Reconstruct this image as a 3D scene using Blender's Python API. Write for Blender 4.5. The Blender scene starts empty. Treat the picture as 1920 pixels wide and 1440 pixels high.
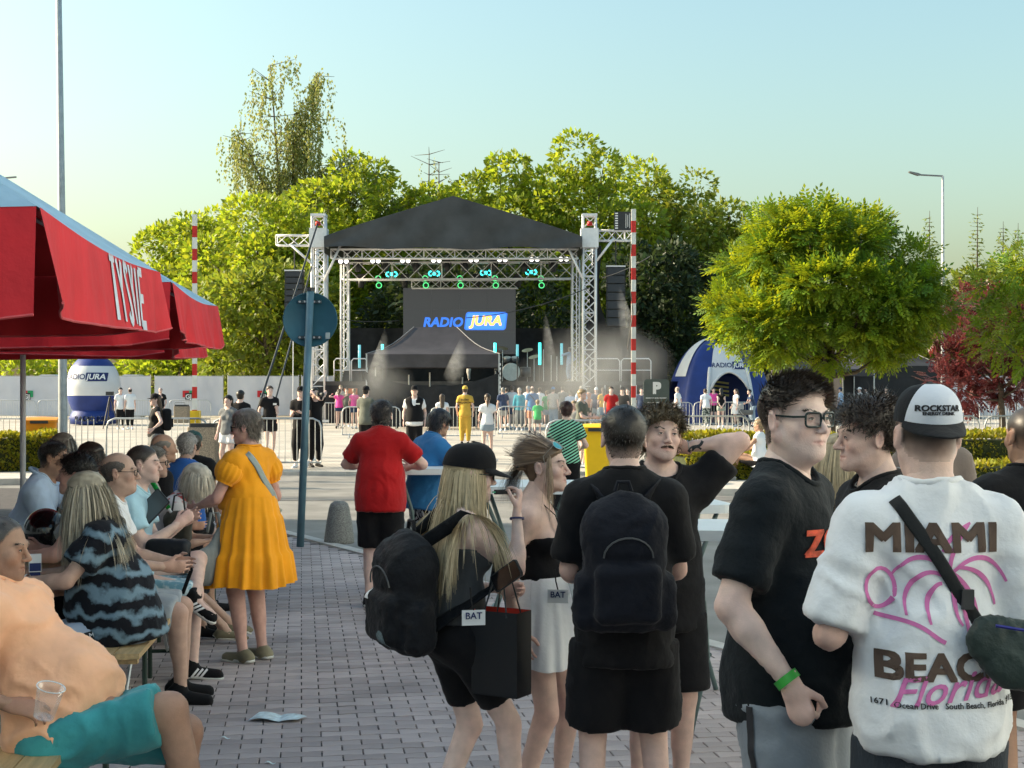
import bpy, math, random
import numpy as np
from mathutils import Vector, Matrix
from mathutils.bvhtree import BVHTree
R = math.radians
rng = np.random.default_rng(7)
random.seed(7)
SC = bpy.context.scene
COL = SC.collection

# ------------------------------------------------------------------ camera
F, HOR, CH = 2740.0, 725.0, 1.79          # focal length in photo pixels, horizon row, eye height
cam_d = bpy.data.cameras.new('camera'); cam = bpy.data.objects.new('camera', cam_d); COL.objects.link(cam)
cam.location = (0, 0, CH); cam.rotation_euler = (R(90) + math.atan((HOR - 720) / F), 0, 0)
cam_d.sensor_width = 36; cam_d.lens = F / 1920 * 36; cam_d.clip_start = .1; cam_d.clip_end = 3000
cam_d.dof.use_dof = False
SC.camera = cam

# ------------------------------------------------------------------ sky, sun, exposure
SUN_AZ, SUN_EL = R(79), R(26)             # azimuth to the left of straight ahead
wd = bpy.data.worlds.new('World'); SC.world = wd; wd.use_nodes = True
nt = wd.node_tree; bg = nt.nodes['Background']
sky = nt.nodes.new('ShaderNodeTexSky'); sky.sky_type = 'NISHITA'; sky.sun_disc = False
sky.sun_elevation = SUN_EL; sky.sun_rotation = -SUN_AZ
sky.altitude = 200; sky.air_density = 1.5; sky.dust_density = 4.5; sky.ozone_density = 4
tn = nt.nodes.new('ShaderNodeVectorMath'); tn.operation = 'MULTIPLY'; tn.inputs[1].default_value = (1.05, 1.08, .9)   # the even green cast of the evening sky
nt.links.new(sky.outputs[0], tn.inputs[0]); nt.links.new(tn.outputs[0], bg.inputs[0]); bg.inputs[1].default_value = .15
sl = bpy.data.lights.new('sun', 'SUN'); so = bpy.data.objects.new('sun', sl); COL.objects.link(so)
sl.energy = 5; sl.angle = R(.6); sl.color = (1, .83, .6)
tosun = Vector((-math.sin(SUN_AZ) * math.cos(SUN_EL), math.cos(SUN_AZ) * math.cos(SUN_EL), math.sin(SUN_EL)))
so.rotation_euler = (-tosun).to_track_quat('-Z', 'Y').to_euler()
so.location = (-40, 40, 40)
vs = SC.view_settings; vs.view_transform = 'Standard'; vs.look = 'None'; vs.exposure = .95; vs.gamma = 1
SC.render.engine = 'CYCLES'; SC.cycles.use_denoising = True
SC.cycles.max_bounces = 8; SC.cycles.diffuse_bounces = 3; SC.cycles.transparent_max_bounces = 12
SC.cycles.volume_bounces = 0; SC.cycles.caustics_reflective = False; SC.cycles.caustics_refractive = False

# ------------------------------------------------------------------ placing helpers
def P(px, s): return ((px - 960) / s, F / s)                     # photo column + scale (px per metre) -> ground x, y
def S(py, z=0): return (py - HOR) / (CH - z)                     # scale of a thing whose height z is seen at row py
def Gd(px, py): return P(px, S(py))                              # ground point seen at a pixel
def Z(py, s): return CH - (py - HOR) / s                         # height seen at row py for that scale

# ------------------------------------------------------------------ materials
MATS = {}
def lin(c): return tuple(((v / 12.92) if v <= .04045 else ((v + .055) / 1.055) ** 2.4) for v in c)
def mat(name, col, rough=.6, var=.12, scale=6., bump=0., bscale=60., metal=0., spec=.4, sheen=0., sss=0., attr=None, emis=None,
        estr=1., trans=0., alpha=1., coat=0., island=0., stretch=None):
    if name in MATS: return MATS[name]
    m = bpy.data.materials.new(name); m.use_nodes = True; n = m.node_tree.nodes; L = m.node_tree.links
    b = n['Principled BSDF']
    b.inputs['Roughness'].default_value = rough; b.inputs['Metallic'].default_value = metal
    b.inputs['Specular IOR Level'].default_value = spec
    tc = n.new('ShaderNodeTexCoord'); co = tc.outputs['Object']
    if stretch:
        mp = n.new('ShaderNodeMapping'); mp.inputs['Scale'].default_value = stretch; L.new(co, mp.inputs[0]); co = mp.outputs[0]
    nz = n.new('ShaderNodeTexNoise'); nz.inputs['Scale'].default_value = scale; nz.inputs['Detail'].default_value = 5
    L.new(co, nz.inputs['Vector'])
    src = n.new('ShaderNodeRGB'); src.outputs[0].default_value = (*col[:3], 1); srco = src.outputs[0]
    if attr:
        a = n.new('ShaderNodeAttribute'); a.attribute_name = attr; srco = a.outputs['Color']
    mr = n.new('ShaderNodeMapRange'); mr.inputs[1].default_value = .3; mr.inputs[2].default_value = .7
    mr.inputs[3].default_value = 1 - var; mr.inputs[4].default_value = 1 + var
    L.new(nz.outputs[0], mr.inputs[0]); fac = mr.outputs[0]
    if island:
        g = n.new('ShaderNodeNewGeometry'); oi = n.new('ShaderNodeObjectInfo')
        ad = n.new('ShaderNodeMath'); ad.operation = 'ADD'; L.new(g.outputs['Random Per Island'], ad.inputs[0]); L.new(oi.outputs['Random'], ad.inputs[1])
        fr = n.new('ShaderNodeMath'); fr.operation = 'FRACT'; L.new(ad.outputs[0], fr.inputs[0])
        m2 = n.new('ShaderNodeMapRange'); m2.inputs[3].default_value = 1 - island; m2.inputs[4].default_value = 1 + island; L.new(fr.outputs[0], m2.inputs[0])
        mu = n.new('ShaderNodeMath'); mu.operation = 'MULTIPLY'; L.new(fac, mu.inputs[0]); L.new(m2.outputs[0], mu.inputs[1]); fac = mu.outputs[0]
    vm = n.new('ShaderNodeVectorMath'); vm.operation = 'SCALE'; L.new(srco, vm.inputs[0]); L.new(fac, vm.inputs['Scale'])
    L.new(vm.outputs[0], b.inputs['Base Color'])
    if bump:
        nb = n.new('ShaderNodeTexNoise'); nb.inputs['Scale'].default_value = bscale; nb.inputs['Detail'].default_value = 4
        L.new(co, nb.inputs['Vector'])
        bp = n.new('ShaderNodeBump'); bp.inputs['Strength'].default_value = min(1, bump); bp.inputs['Distance'].default_value = .02 if bscale < 60 else .004
        L.new(nb.outputs[0], bp.inputs['Height']); L.new(bp.outputs[0], b.inputs['Normal'])
    if sheen: b.inputs['Sheen Weight'].default_value = sheen
    if coat: b.inputs['Coat Weight'].default_value = coat
    if sss:
        b.inputs['Subsurface Weight'].default_value = sss; b.inputs['Subsurface Radius'].default_value = (1, .3, .15); b.inputs['Subsurface Scale'].default_value = .012
    if emis: b.inputs['Emission Color'].default_value = (*emis, 1); b.inputs['Emission Strength'].default_value = estr
    if trans: b.inputs['Transmission Weight'].default_value = trans
    if alpha < 1: b.inputs['Alpha'].default_value = alpha
    MATS[name] = m
    return m
def leafmat(name, col, tcol, tr=.45, rough=.5):
    if name in MATS: return MATS[name]
    m = bpy.data.materials.new(name); m.use_nodes = True; n = m.node_tree.nodes; L = m.node_tree.links
    b = n['Principled BSDF']; b.inputs['Roughness'].default_value = rough; b.inputs['Specular IOR Level'].default_value = .35
    a = n.new('ShaderNodeAttribute'); a.attribute_name = 'tint'
    def sc_(c):
        v = n.new('ShaderNodeVectorMath'); v.operation = 'MULTIPLY'; v.inputs[1].default_value = c; L.new(a.outputs['Color'], v.inputs[0]); return v.outputs[0]
    L.new(sc_(col), b.inputs['Base Color'])
    t = n.new('ShaderNodeBsdfTranslucent'); L.new(sc_(tcol), t.inputs['Color'])
    mx = n.new('ShaderNodeMixShader'); mx.inputs[0].default_value = tr
    L.new(b.outputs[0], mx.inputs[1]); L.new(t.outputs[0], mx.inputs[2]); L.new(mx.outputs[0], n['Material Output'].inputs[0])
    MATS[name] = m
    return m

# ------------------------------------------------------------------ meshes
def link(o, parent=None):
    COL.objects.link(o)
    if parent is not None: o.parent = parent
    return o
def mobj(name, V, Fc, m, parent=None, smooth=False, attr=None, midx=None):
    """one mesh object; V (n,3), Fc list or (k,3/4) array"""
    me = bpy.data.meshes.new(name)
    V = np.asarray(V, dtype=np.float32)
    if isinstance(Fc, np.ndarray):
        k, w = Fc.shape
        me.vertices.add(len(V)); me.vertices.foreach_set('co', V.ravel())
        me.loops.add(k * w); me.loops.foreach_set('vertex_index', Fc.astype(np.int32).ravel())
        me.polygons.add(k); me.polygons.foreach_set('loop_start', np.arange(0, k * w, w, dtype=np.int32))
        me.polygons.foreach_set('loop_total', np.full(k, w, dtype=np.int32)); me.update(calc_edges=True)
    else:
        me.from_pydata(V.tolist(), [], [list(f) for f in Fc]); me.update()
    for mm in (m if isinstance(m, (list, tuple)) else [m]): me.materials.append(mm)
    if midx is not None: me.polygons.foreach_set('material_index', np.asarray(midx, dtype=np.int32))
    if smooth: me.polygons.foreach_set('use_smooth', np.ones(len(me.polygons), dtype=bool))
    if attr is not None:
        nm, arr = attr; at = me.color_attributes.new(nm, 'FLOAT_COLOR', 'POINT')
        c4 = np.ones((len(V), 4), dtype=np.float32); c4[:, :3] = arr; at.data.foreach_set('color', c4.ravel())
    return link(bpy.data.objects.new(name, me), parent)
def empty(name, loc=(0, 0, 0), rz=0., label=None, cat=None, group=None):
    o = bpy.data.objects.new(name, None); o.location = loc if len(loc) == 3 else (*loc, 0); o.rotation_euler = (0, 0, rz); o.empty_display_size = .1
    COL.objects.link(o); tag(o, label, cat, group); return o
def tag(o, label=None, cat=None, group=None, kind=None):
    if label: o['label'] = label
    if cat: o['category'] = cat
    if group: o['group'] = group
    if kind: o['kind'] = kind
    return o
def copy_tree(o, parent=None):
    c = o.copy(); link(c, parent)
    for ch in list(o.children): copy_tree(ch, c)
    return c
def nrm(v):
    v = np.asarray(v, float); return v / (np.linalg.norm(v) + 1e-9)
def frame(d):
    d = nrm(d); u = np.cross(d, (0, 0, 1) if abs(d[2]) < .95 else (0, 1, 0)); u = nrm(u); return u, np.cross(u, d)
class MB:
    def __init__(s): s.V = []; s.F = []; s.M = []
    def _add(s, V, Fc, mi=0):
        o = len(s.V); s.V += [tuple(map(float, v)) for v in V]; s.F += [tuple(i + o for i in f) for f in Fc]; s.M += [mi] * len(Fc); return s
    def box(s, c, sz, rz=0., mi=0, ax=None):
        x, y, z = np.array(sz) / 2; q = np.array([(-x, -y, -z), (x, -y, -z), (x, y, -z), (-x, y, -z), (-x, -y, z), (x, -y, z), (x, y, z), (-x, y, z)])
        if ax is not None: q = q @ np.array(ax)
        if rz: cs, sn = math.cos(rz), math.sin(rz); q = q @ np.array([[cs, sn, 0], [-sn, cs, 0], [0, 0, 1]])
        return s._add(q + np.array(c), [(0, 3, 2, 1), (4, 5, 6, 7), (0, 1, 5, 4), (1, 2, 6, 5), (2, 3, 7, 6), (3, 0, 4, 7)], mi)
    def beam(s, p0, p1, w, h, mi=0, up=(0, 0, 1)):
        p0, p1 = np.array(p0, float), np.array(p1, float); d = p1 - p0; l = np.linalg.norm(d); d = d / l
        u = np.cross(d, up); u = nrm(u if np.linalg.norm(u) > 1e-4 else (1, 0, 0)); v = np.cross(u, d)
        return s.box((p0 + p1) / 2, (w, l, h), ax=np.array([u, d, v]), mi=mi)
    def tube(s, pts, r, n=6, cap=True, mi=0, flat=1., up=None):
        pts = [np.array(p, float) for p in pts]; k = len(pts); rr = r if isinstance(r, (list, tuple, np.ndarray)) else [r] * k
        V = []; pu = None
        for i, p in enumerate(pts):
            d = nrm(pts[min(i + 1, k - 1)] - pts[max(i - 1, 0)])
            if up is not None: u = nrm(np.cross(d, up))
            elif pu is None: u, _ = frame(d)
            else: u = nrm(pu - d * np.dot(pu, d))
            pu = u; v = np.cross(d, u)
            for j in range(n):
                a = 2 * math.pi * j / n; V.append(p + rr[i] * (math.cos(a) * u + math.sin(a) * v * flat))
        Fc = [(i * n + j, i * n + (j + 1) % n, (i + 1) * n + (j + 1) % n, (i + 1) * n + j) for i in range(k - 1) for j in range(n)]
        if cap: Fc += [tuple(range(n - 1, -1, -1)), tuple((k - 1) * n + j for j in range(n))]
        return s._add(V, Fc, mi)
    def cyl(s, p0, p1, r0, r1=None, n=10, mi=0): return s.tube([p0, p1], [r0, r0 if r1 is None else r1], n, mi=mi)
    def lathe(s, prof, n=24, c=(0, 0, 0), mi=0, sx=1., sy=1., wob=None):
        V = []; k = len(prof)
        for i, (r, z) in enumerate(prof):
            for j in range(n):
                a = 2 * math.pi * j / n; q = r * (1 + (wob(a, i / (k - 1)) if wob else 0)); V.append((c[0] + q * math.cos(a) * sx, c[1] + q * math.sin(a) * sy, c[2] + z))
        Fc = [(i * n + j, i * n + (j + 1) % n, (i + 1) * n + (j + 1) % n, (i + 1) * n + j) for i in range(k - 1) for j in range(n)]
        if prof[0][0] > 1e-6 and wob is None: Fc.append(tuple(range(n - 1, -1, -1)))
        if prof[-1][0] > 1e-6 and wob is None: Fc.append(tuple((k - 1) * n + j for j in range(n)))
        return s._add(V, Fc, mi)
    def grid(s, fn, nu, nv, mi=0):
        V = [fn(i / nu, j / nv) for i in range(nu + 1) for j in range(nv + 1)]
        return s._add(V, [(i * (nv + 1) + j, (i + 1) * (nv + 1) + j, (i + 1) * (nv + 1) + j + 1, i * (nv + 1) + j + 1) for i in range(nu) for j in range(nv)], mi)
    def prism(s, poly, h, fn=None, mi=0):
        """polygon (x,y) extruded 0..h in z, optional point map"""
        n = len(poly); V = [(x, y, 0) for x, y in poly] + [(x, y, h) for x, y in poly]
        if fn: V = [fn(*v) for v in V]
        return s._add(V, [tuple(range(n - 1, -1, -1)), tuple(range(n, 2 * n))] + [(i, (i + 1) % n, n + (i + 1) % n, n + i) for i in range(n)], mi)
    def truss(s, p0, p1, w, seg, rc=.03, rb=.014, ch=True, br=True):
        p0, p1 = np.array(p0, float), np.array(p1, float); d = nrm(p1 - p0); L = np.linalg.norm(p1 - p0); u, v = frame(d)
        c = [(u * a + v * b) * w / 2 for a, b in ((-1, -1), (1, -1), (1, 1), (-1, 1))]
        if ch:
            for q in c: s.tube([p0 + q, p1 + q], rc, 6)
        if br:
            n = max(1, round(L / seg))
            for i in range(n):
                a, b = p0 + d * L * i / n, p0 + d * L * (i + 1) / n
                for k in range(4):
                    q, q2 = c[k], c[(k + 1) % 4]
                    if i % 2: q, q2 = q2, q
                    s.tube([a + q, b + q2], rb, 4, cap=False)
                    if i % 3 == 0: s.tube([a + q, a + q2], rb, 4, cap=False)
        return s
    def build(s, name, m, parent=None, smooth=False):
        return mobj(name, np.array(s.V), s.F, m, parent, smooth, midx=s.M if isinstance(m, (list, tuple)) else None)
def text_mesh(t, size=1., bold=0., shear=0., sx=1., extrude=0., spacing=1., align='CENTER'):
    """lettering as vertices / triangles in the x-y plane, centred"""
    cu = bpy.data.curves.new('lettering', 'FONT'); cu.body = t; cu.size = size; cu.shear = shear
    cu.space_character = spacing; cu.align_x = align; cu.align_y = 'CENTER'; cu.resolution_u = 3; cu.fill_mode = 'FRONT'
    ob = bpy.data.objects.new('lettering', cu); me = ob.to_mesh()
    V = np.empty(len(me.vertices) * 3); me.vertices.foreach_get('co', V); V = V.reshape(-1, 3); V[:, 0] *= sx
    me.calc_loop_triangles(); T = np.empty(len(me.loop_triangles) * 3, dtype=np.int32); me.loop_triangles.foreach_get('vertices', T); T = T.reshape(-1, 3)
    ob.to_mesh_clear(); bpy.data.objects.remove(ob); bpy.data.curves.remove(cu)
    if bold:
        b = bold * size * 1.15; n = len(V); W = [V + np.array((dx * b, dy * b, .0004 * i)) for i, (dx, dy) in enumerate(((0, 0), (1, 1), (-1, 1), (1, -1), (-1, -1), (1, 0), (-1, 0)))]
        T = np.concatenate([T + n * i for i in range(7)]); V = np.concatenate(W)
    return V, T
def split_long(V, T, L):
    """cut triangles until no edge is longer than L, so flat print can follow a curved surface"""
    V = [tuple(v) for v in V]; T = [tuple(t) for t in T]
    for _ in range(15):
        out = []; mid = {}; done = True
        def m_(a, b):
            k = (min(a, b), max(a, b))
            if k not in mid: mid[k] = len(V); V.append(tuple((np.array(V[a]) + np.array(V[b])) / 2))
            return mid[k]
        ln = lambda a, b: math.dist(V[a], V[b])
        for a, b, c in T:
            e = [(ln(a, b), a, b, c), (ln(b, c), b, c, a), (ln(c, a), c, a, b)]; e.sort(reverse=True)
            if e[0][0] > L:
                done = False; _, p, q, r = e[0]; k = m_(p, q); out += [(p, k, r), (k, q, r)]
            else: out.append((a, b, c))
        T = out
        if done: break
    return np.array(V), np.array(T, dtype=np.int32)
def flat_text(name, t, m, org, right, up, size, parent=None, off=.004, **k):
    """lettering lying on a plane"""
    V, T = text_mesh(t, size, **k); r, u = nrm(right), nrm(up); nn = np.cross(r, u)
    W = np.array(org) + V[:, :1] * r + V[:, 1:2] * u + nn * (off + V[:, 2:])
    return mobj(name, W, T, m, parent)
def wrap(name, V, T, m, target, org, right, up, parent=None, off=.003, L=.02, back=.5):
    """print projected on to a garment or other curved surface (all in the target's local space)"""
    V, T = split_long(V, T, L); r, u = nrm(right), nrm(up); nn = np.cross(r, u)
    me = target.data; bvh = BVHTree.FromPolygons([v.co for v in me.vertices], [p.vertices for p in me.polygons])
    W = np.array(org) + V[:, :1] * r + V[:, 1:2] * u; out = []; ok = []
    for p, vz in zip(W, V[:, 2]):
        h = bvh.ray_cast(Vector(p + nn * back), Vector(-nn), back * 2)
        if h[0] is None: out.append(p); ok.append(False)
        else: out.append(np.array(h[0]) + nn * (off + vz)); ok.append(True)
    ok = np.array(ok); T = T[ok[T].all(axis=1)]
    if not len(T): return None
    return mobj(name, np.array(out), T, m, parent)
def noise3(p, seed=0):
    """vectorised value noise, -1..1"""
    p = np.asarray(p, dtype=np.float64); i = np.floor(p).astype(np.int64); f = p - i; f = f * f * (3 - 2 * f); out = 0
    def h(a, b, c):
        n = (a * 374761393 + b * 668265263 + c * 2147483647 + seed * 1274126177) & 0xFFFFFFFF
        n = ((n ^ (n >> 13)) * 1274126177) & 0xFFFFFFFF
        return ((n ^ (n >> 16)) & 0xFFFF) / 32767.5 - 1
    for dx in (0, 1):
        for dy in (0, 1):
            for dz in (0, 1):
                w = (f[:, 0] if dx else 1 - f[:, 0]) * (f[:, 1] if dy else 1 - f[:, 1]) * (f[:, 2] if dz else 1 - f[:, 2])
                out = out + w * h(i[:, 0] + dx, i[:, 1] + dy, i[:, 2] + dz)
    return out
def strip(pts, w):
    """flat painted stroke as vertices and triangles"""
    p = np.array(pts, float); t = np.gradient(p, axis=0); n = np.stack([-t[:, 1], t[:, 0]], 1); n /= np.linalg.norm(n, axis=1)[:, None] + 1e-9; ww = (np.array(w) if np.ndim(w) else np.full(len(p), w))[:, None] / 2; V = np.zeros((len(p) * 2, 3)); V[0::2, :2] = p - n * ww; V[1::2, :2] = p + n * ww
    return V, np.array([q for i in range(len(p) - 1) for q in ((2 * i, 2 * i + 1, 2 * i + 3), (2 * i, 2 * i + 3, 2 * i + 2))])
def bez(*c, n=14):
    c = [np.array(q, float) for q in c]; out = []
    for t in np.linspace(0, 1, n):
        q = c
        while len(q) > 1: q = [q[i] * (1 - t) + q[i + 1] * t for i in range(len(q) - 1)]
        out.append(q[0])
    return np.array(out)
# ================================================================== ground, road, paving
asph = mat('asphalt', (.21, .205, .195), .9, .25, 1.2, .5, 160)
m_gr = mat('earth', (.25, .24, .2), .95, .3, .3)
tag(MB().grid(lambda u, v: (-900 + 1800 * u, -600 + 2000 * v, -.095), 4, 4).build('ground', m_gr), kind='structure')
KA, KD = np.array((-2.76, 18.03)), nrm((-4.18, 7.81)); KN = np.array((KD[1], -KD[0]))      # near kerb line; KN points to the road
tag(MB()._add([(-40, -12, -.085), (60, -12, -.085), (60, 33.5, -.085), (-40, 33.5, -.085)], [(0, 1, 2, 3)]).build('road', asph), kind='structure')
def plaza_mat():
    m = mat('plaza_paving', (.49, .455, .405), .85, .22, .5, .25, 30); n = m.node_tree.nodes; L = m.node_tree.links
    b = n['Principled BSDF']; src = b.inputs['Base Color'].links[0].from_socket
    br = n.new('ShaderNodeTexBrick'); br.inputs['Scale'].default_value = 1.; br.inputs['Brick Width'].default_value = .2; br.inputs['Row Height'].default_value = .1
    br.inputs['Mortar Size'].default_value = .008; br.inputs['Color1'].default_value = (1, 1, 1, 1); br.inputs['Color2'].default_value = (.86, .86, .86, 1); br.inputs['Mortar'].default_value = (.62, .6, .58, 1)
    tc = n.new('ShaderNodeTexCoord'); mp = n.new('ShaderNodeMapping'); mp.inputs['Rotation'].default_value = (0, 0, R(-12)); L.new(tc.outputs['Object'], mp.inputs[0]); L.new(mp.outputs[0], br.inputs[0])
    mx = n.new('ShaderNodeVectorMath'); mx.operation = 'MULTIPLY'; L.new(src, mx.inputs[0]); L.new(br.outputs[0], mx.inputs[1]); L.new(mx.outputs[0], b.inputs['Base Color'])
    return m
tag(MB().box((0, 132, -.06), (240, 202, .12)).build('plaza', plaza_mat()), kind='structure')
kerb_m = mat('kerb_concrete', (.47, .45, .42), .85, .15, 5, .3, 90)
fk = tag(MB().box((-2, 30.93, -.06), (1, .13, .115)).build('far_kerb', kerb_m), kind='structure')
for i in range(-24, 26):
    o = fk.copy(); o.name = 'kerb_stone'; o.location = (i * 1.005 - .0, 0, 0)
    for k in list(o.keys()): del o[k]
    if i != 0: link(o, fk)
# long cast shadow across the road, painted as one darker strip
shade_m = mat('road_shade_dark', (.13, .13, .13), .85, .2, 2)
tag(MB().box((-2, 24.4, -.0795), (26, .9, .004)).build('road_shadow_band', shade_m), kind='structure')
# near pavement: wavy interlocking blocks
yaw = R(8.2); cd = np.array((-math.sin(yaw), math.cos(yaw))); rd = np.array((math.cos(yaw), math.sin(yaw)))
def pave_poly():
    far = KA + KD * 9; near = KA - KD * 24
    return [(-16, far[1]), tuple(far), tuple(near), (near[0] - 1, -9), (-16, -9)]
sub = mat('joint_sand', (.06, .055, .06), .95, .3, 9)
MBs = MB().prism(pave_poly(), .07, lambda x, y, z: (x, y, z - .082))
pav = tag(MBs.build('pavement', sub), kind='structure')
bm_ = mat('paving_block', (.385, .33, .325), .8, .3, .9, .6, 120, island=.17)
def block_outline():
    L2, n = .0968, 6; top = []
    for i in range(n + 1):
        x = -L2 + 2 * L2 * i / n; w = math.cos(math.pi * (x / L2)); w = -max(-1, min(1, w * 1.6)); top.append((x, 0.0472 + .0052 * w))
    return [(x, -y) for x, y in top] + [(x, y) for x, y in reversed(top)]
BO = block_outline(); nB = len(BO)
BV = np.array([(x, y, -.014) for x, y in BO] + [(x, y, -.003) for x, y in BO] + [(x * .975, y * .95, 0) for x, y in BO])
BF = [tuple(2 * nB + i for i in range(nB))] + [(k * nB + i, k * nB + (i + 1) % nB, (k + 1) * nB + (i + 1) % nB, (k + 1) * nB + i) for k in (0, 1) for i in range(nB)]
rot2 = np.array([rd, cd])
blocks = []
for r_ in range(30, 260):
    for c_ in range(-60, 60):
        p = rd * (c_ * .2 + (r_ % 2) * .1) + cd * (r_ * .1)
        if p[1] < 4 or p[1] > 19.5: continue
        dist = np.dot(p - KA, KN)
        if dist > -.16: continue
        px = 960 + p[0] * F / p[1]
        if px < -160 or px > 2080: continue
        blocks.append((p[1], px, p))
blocks.sort(key=lambda b: b[0])
big = [b for b in blocks if 250 < b[1] < 1560 and b[0] > 6.55][:300]; bigset = {id(b) for b in big}
rest = [b for b in blocks if id(b) not in bigset]
one = bpy.data.meshes.new('paving_block')
Bw = BV.copy(); Bw[:, :2] = BV[:, :2] @ rot2; one.from_pydata(Bw.tolist(), [], BF); one.materials.append(bm_)
for _, _, p in big:
    o = bpy.data.objects.new('paving_block', one); o.location = (p[0], p[1], random.uniform(-.0022, .0015)); o.rotation_euler = (random.gauss(0, .006), random.gauss(0, .006), random.gauss(0, .008)); link(o, pav)
RV = []; RF = []; Bw = Bw[nB:]; BF = [tuple(nB + i for i in range(nB))] + [(i, (i + 1) % nB, nB + (i + 1) % nB, nB + i) for i in range(nB)]
for _, _, p in rest:
    o_ = len(RV); a = random.gauss(0, .008); q = Bw[:, :2] @ np.array([[math.cos(a), math.sin(a)], [-math.sin(a), math.cos(a)]]) + p; z = random.uniform(-.0022, .0015)
    RV += [(x, y, zz + z) for (x, y), zz in zip(q.tolist(), Bw[:, 2])]; RF += [tuple(i + o_ for i in f) for f in BF]
tag(mobj('paving_blocks', RV, RF, bm_, pav), kind='stuff')
kb = tag(MB().box((0, 0, -.04), (.001, .001, .001)).build('kerb', kerb_m), kind='structure')
ks = MB().box((0, 0, -.045), (.14, .985, .12)); km = None
for i in range(-19, 9):
    p = KA + KD * (i * 1.0) - KN * .075
    if km is None: o = ks.build('kerb_stone', kerb_m, kb); km = o.data
    else: o = link(bpy.data.objects.new('kerb_stone', km), kb)
    o.location = (p[0], p[1], random.uniform(0, .006)); o.rotation_euler[2] = math.atan2(KD[1], KD[0]) - math.pi / 2
# litter: a torn flyer on the blocks
x, y = Gd(518, 1349)
lm = mat('flyer_paper', (.55, .66, .7), .7, .25, 30)
o = MB().grid(lambda u, v: ((u - .5) * .27 + .02 * v, (v - .5) * .17 * (1 - .5 * abs(u - .4)), .006 + .02 * abs(math.sin(u * 5 + v)) * (1 - u * .4)), 14, 6).build('flyer', lm)
o.location = (x, y, 0); o.rotation_euler[2] = R(-8); tag(o, 'crumpled pale blue flyer lying on the block paving', 'litter')
for i, (px, py, lab) in enumerate([(423, 1384, 'small white paper scrap on the paving below the crumpled flyer, at left'), (507, 1431, 'thin white paper strip on the paving at the bottom edge')]):
    x, y = Gd(px, py); o = MB().grid(lambda u, v: ((u - .5) * .05, (v - .5) * .02, .004 + .006 * math.sin(6 * u)), 5, 2).build('paper_scrap', lm); o.location = (x, y, 0); tag(o, lab, 'litter')

# ================================================================== foliage
def leaf_quads(P_, D, size, rg, asp=.5, droop=0.):
    n = len(P_); D = D + rg.normal(0, .55, (n, 3)); D[:, 2] -= droop; D /= np.linalg.norm(D, axis=1)[:, None] + 1e-9
    up = rg.normal(0, 1, (n, 3)); up[:, 2] += .8; W = np.cross(D, up); W /= np.linalg.norm(W, axis=1)[:, None] + 1e-9
    L = size * rg.uniform(.6, 1.35, (n, 1)); w = L * asp * .5
    V = np.stack([P_, P_ + D * L * .45 + W * w, P_ + D * L, P_ + D * L * .45 - W * w], 1).reshape(-1, 3)
    return V, np.arange(n * 4).reshape(-1, 4)
def tints(n, rg, v=.28, hue=.12):
    b = rg.uniform(1 - v, 1 + v, (n, 1)); t = np.ones((n, 3)) * b; t[:, 0:1] *= rg.uniform(1 - hue, 1 + hue * 1.6, (n, 1)); return np.repeat(t, 4, 0)
def crown_points(blobs, n, rg, inner=.72):
    c = np.array([b[:3] for b in blobs]); r = np.array([b[3:6] for b in blobs]); w = (r.prod(1)) ** (2 / 3); w /= w.sum(); P_ = []; N_ = []
    tot = 0
    while tot < n:
        k = rg.choice(len(c), n, p=w); d = rg.normal(0, 1, (n, 3)); d /= np.linalg.norm(d, axis=1)[:, None]
        q = c[k] + d * r[k] * rg.uniform(inner, 1.06, (n, 1)); keep = np.ones(n, bool)
        for j in range(len(c)):
            e = (((q - c[j]) / r[j]) ** 2).sum(1); keep &= (e > .52) | (k == j)
        P_.append(q[keep]); N_.append(d[keep]); tot += keep.sum()
        if keep.sum() < n * .02: break
    return np.concatenate(P_)[:n], np.concatenate(N_)[:n]
bark = mat('bark', (.09, .07, .05), .9, .3, 10, .6, 30); bark_w = mat('birch_bark', (.45, .43, .4), .8, .5, 12, .4, 40)
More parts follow.
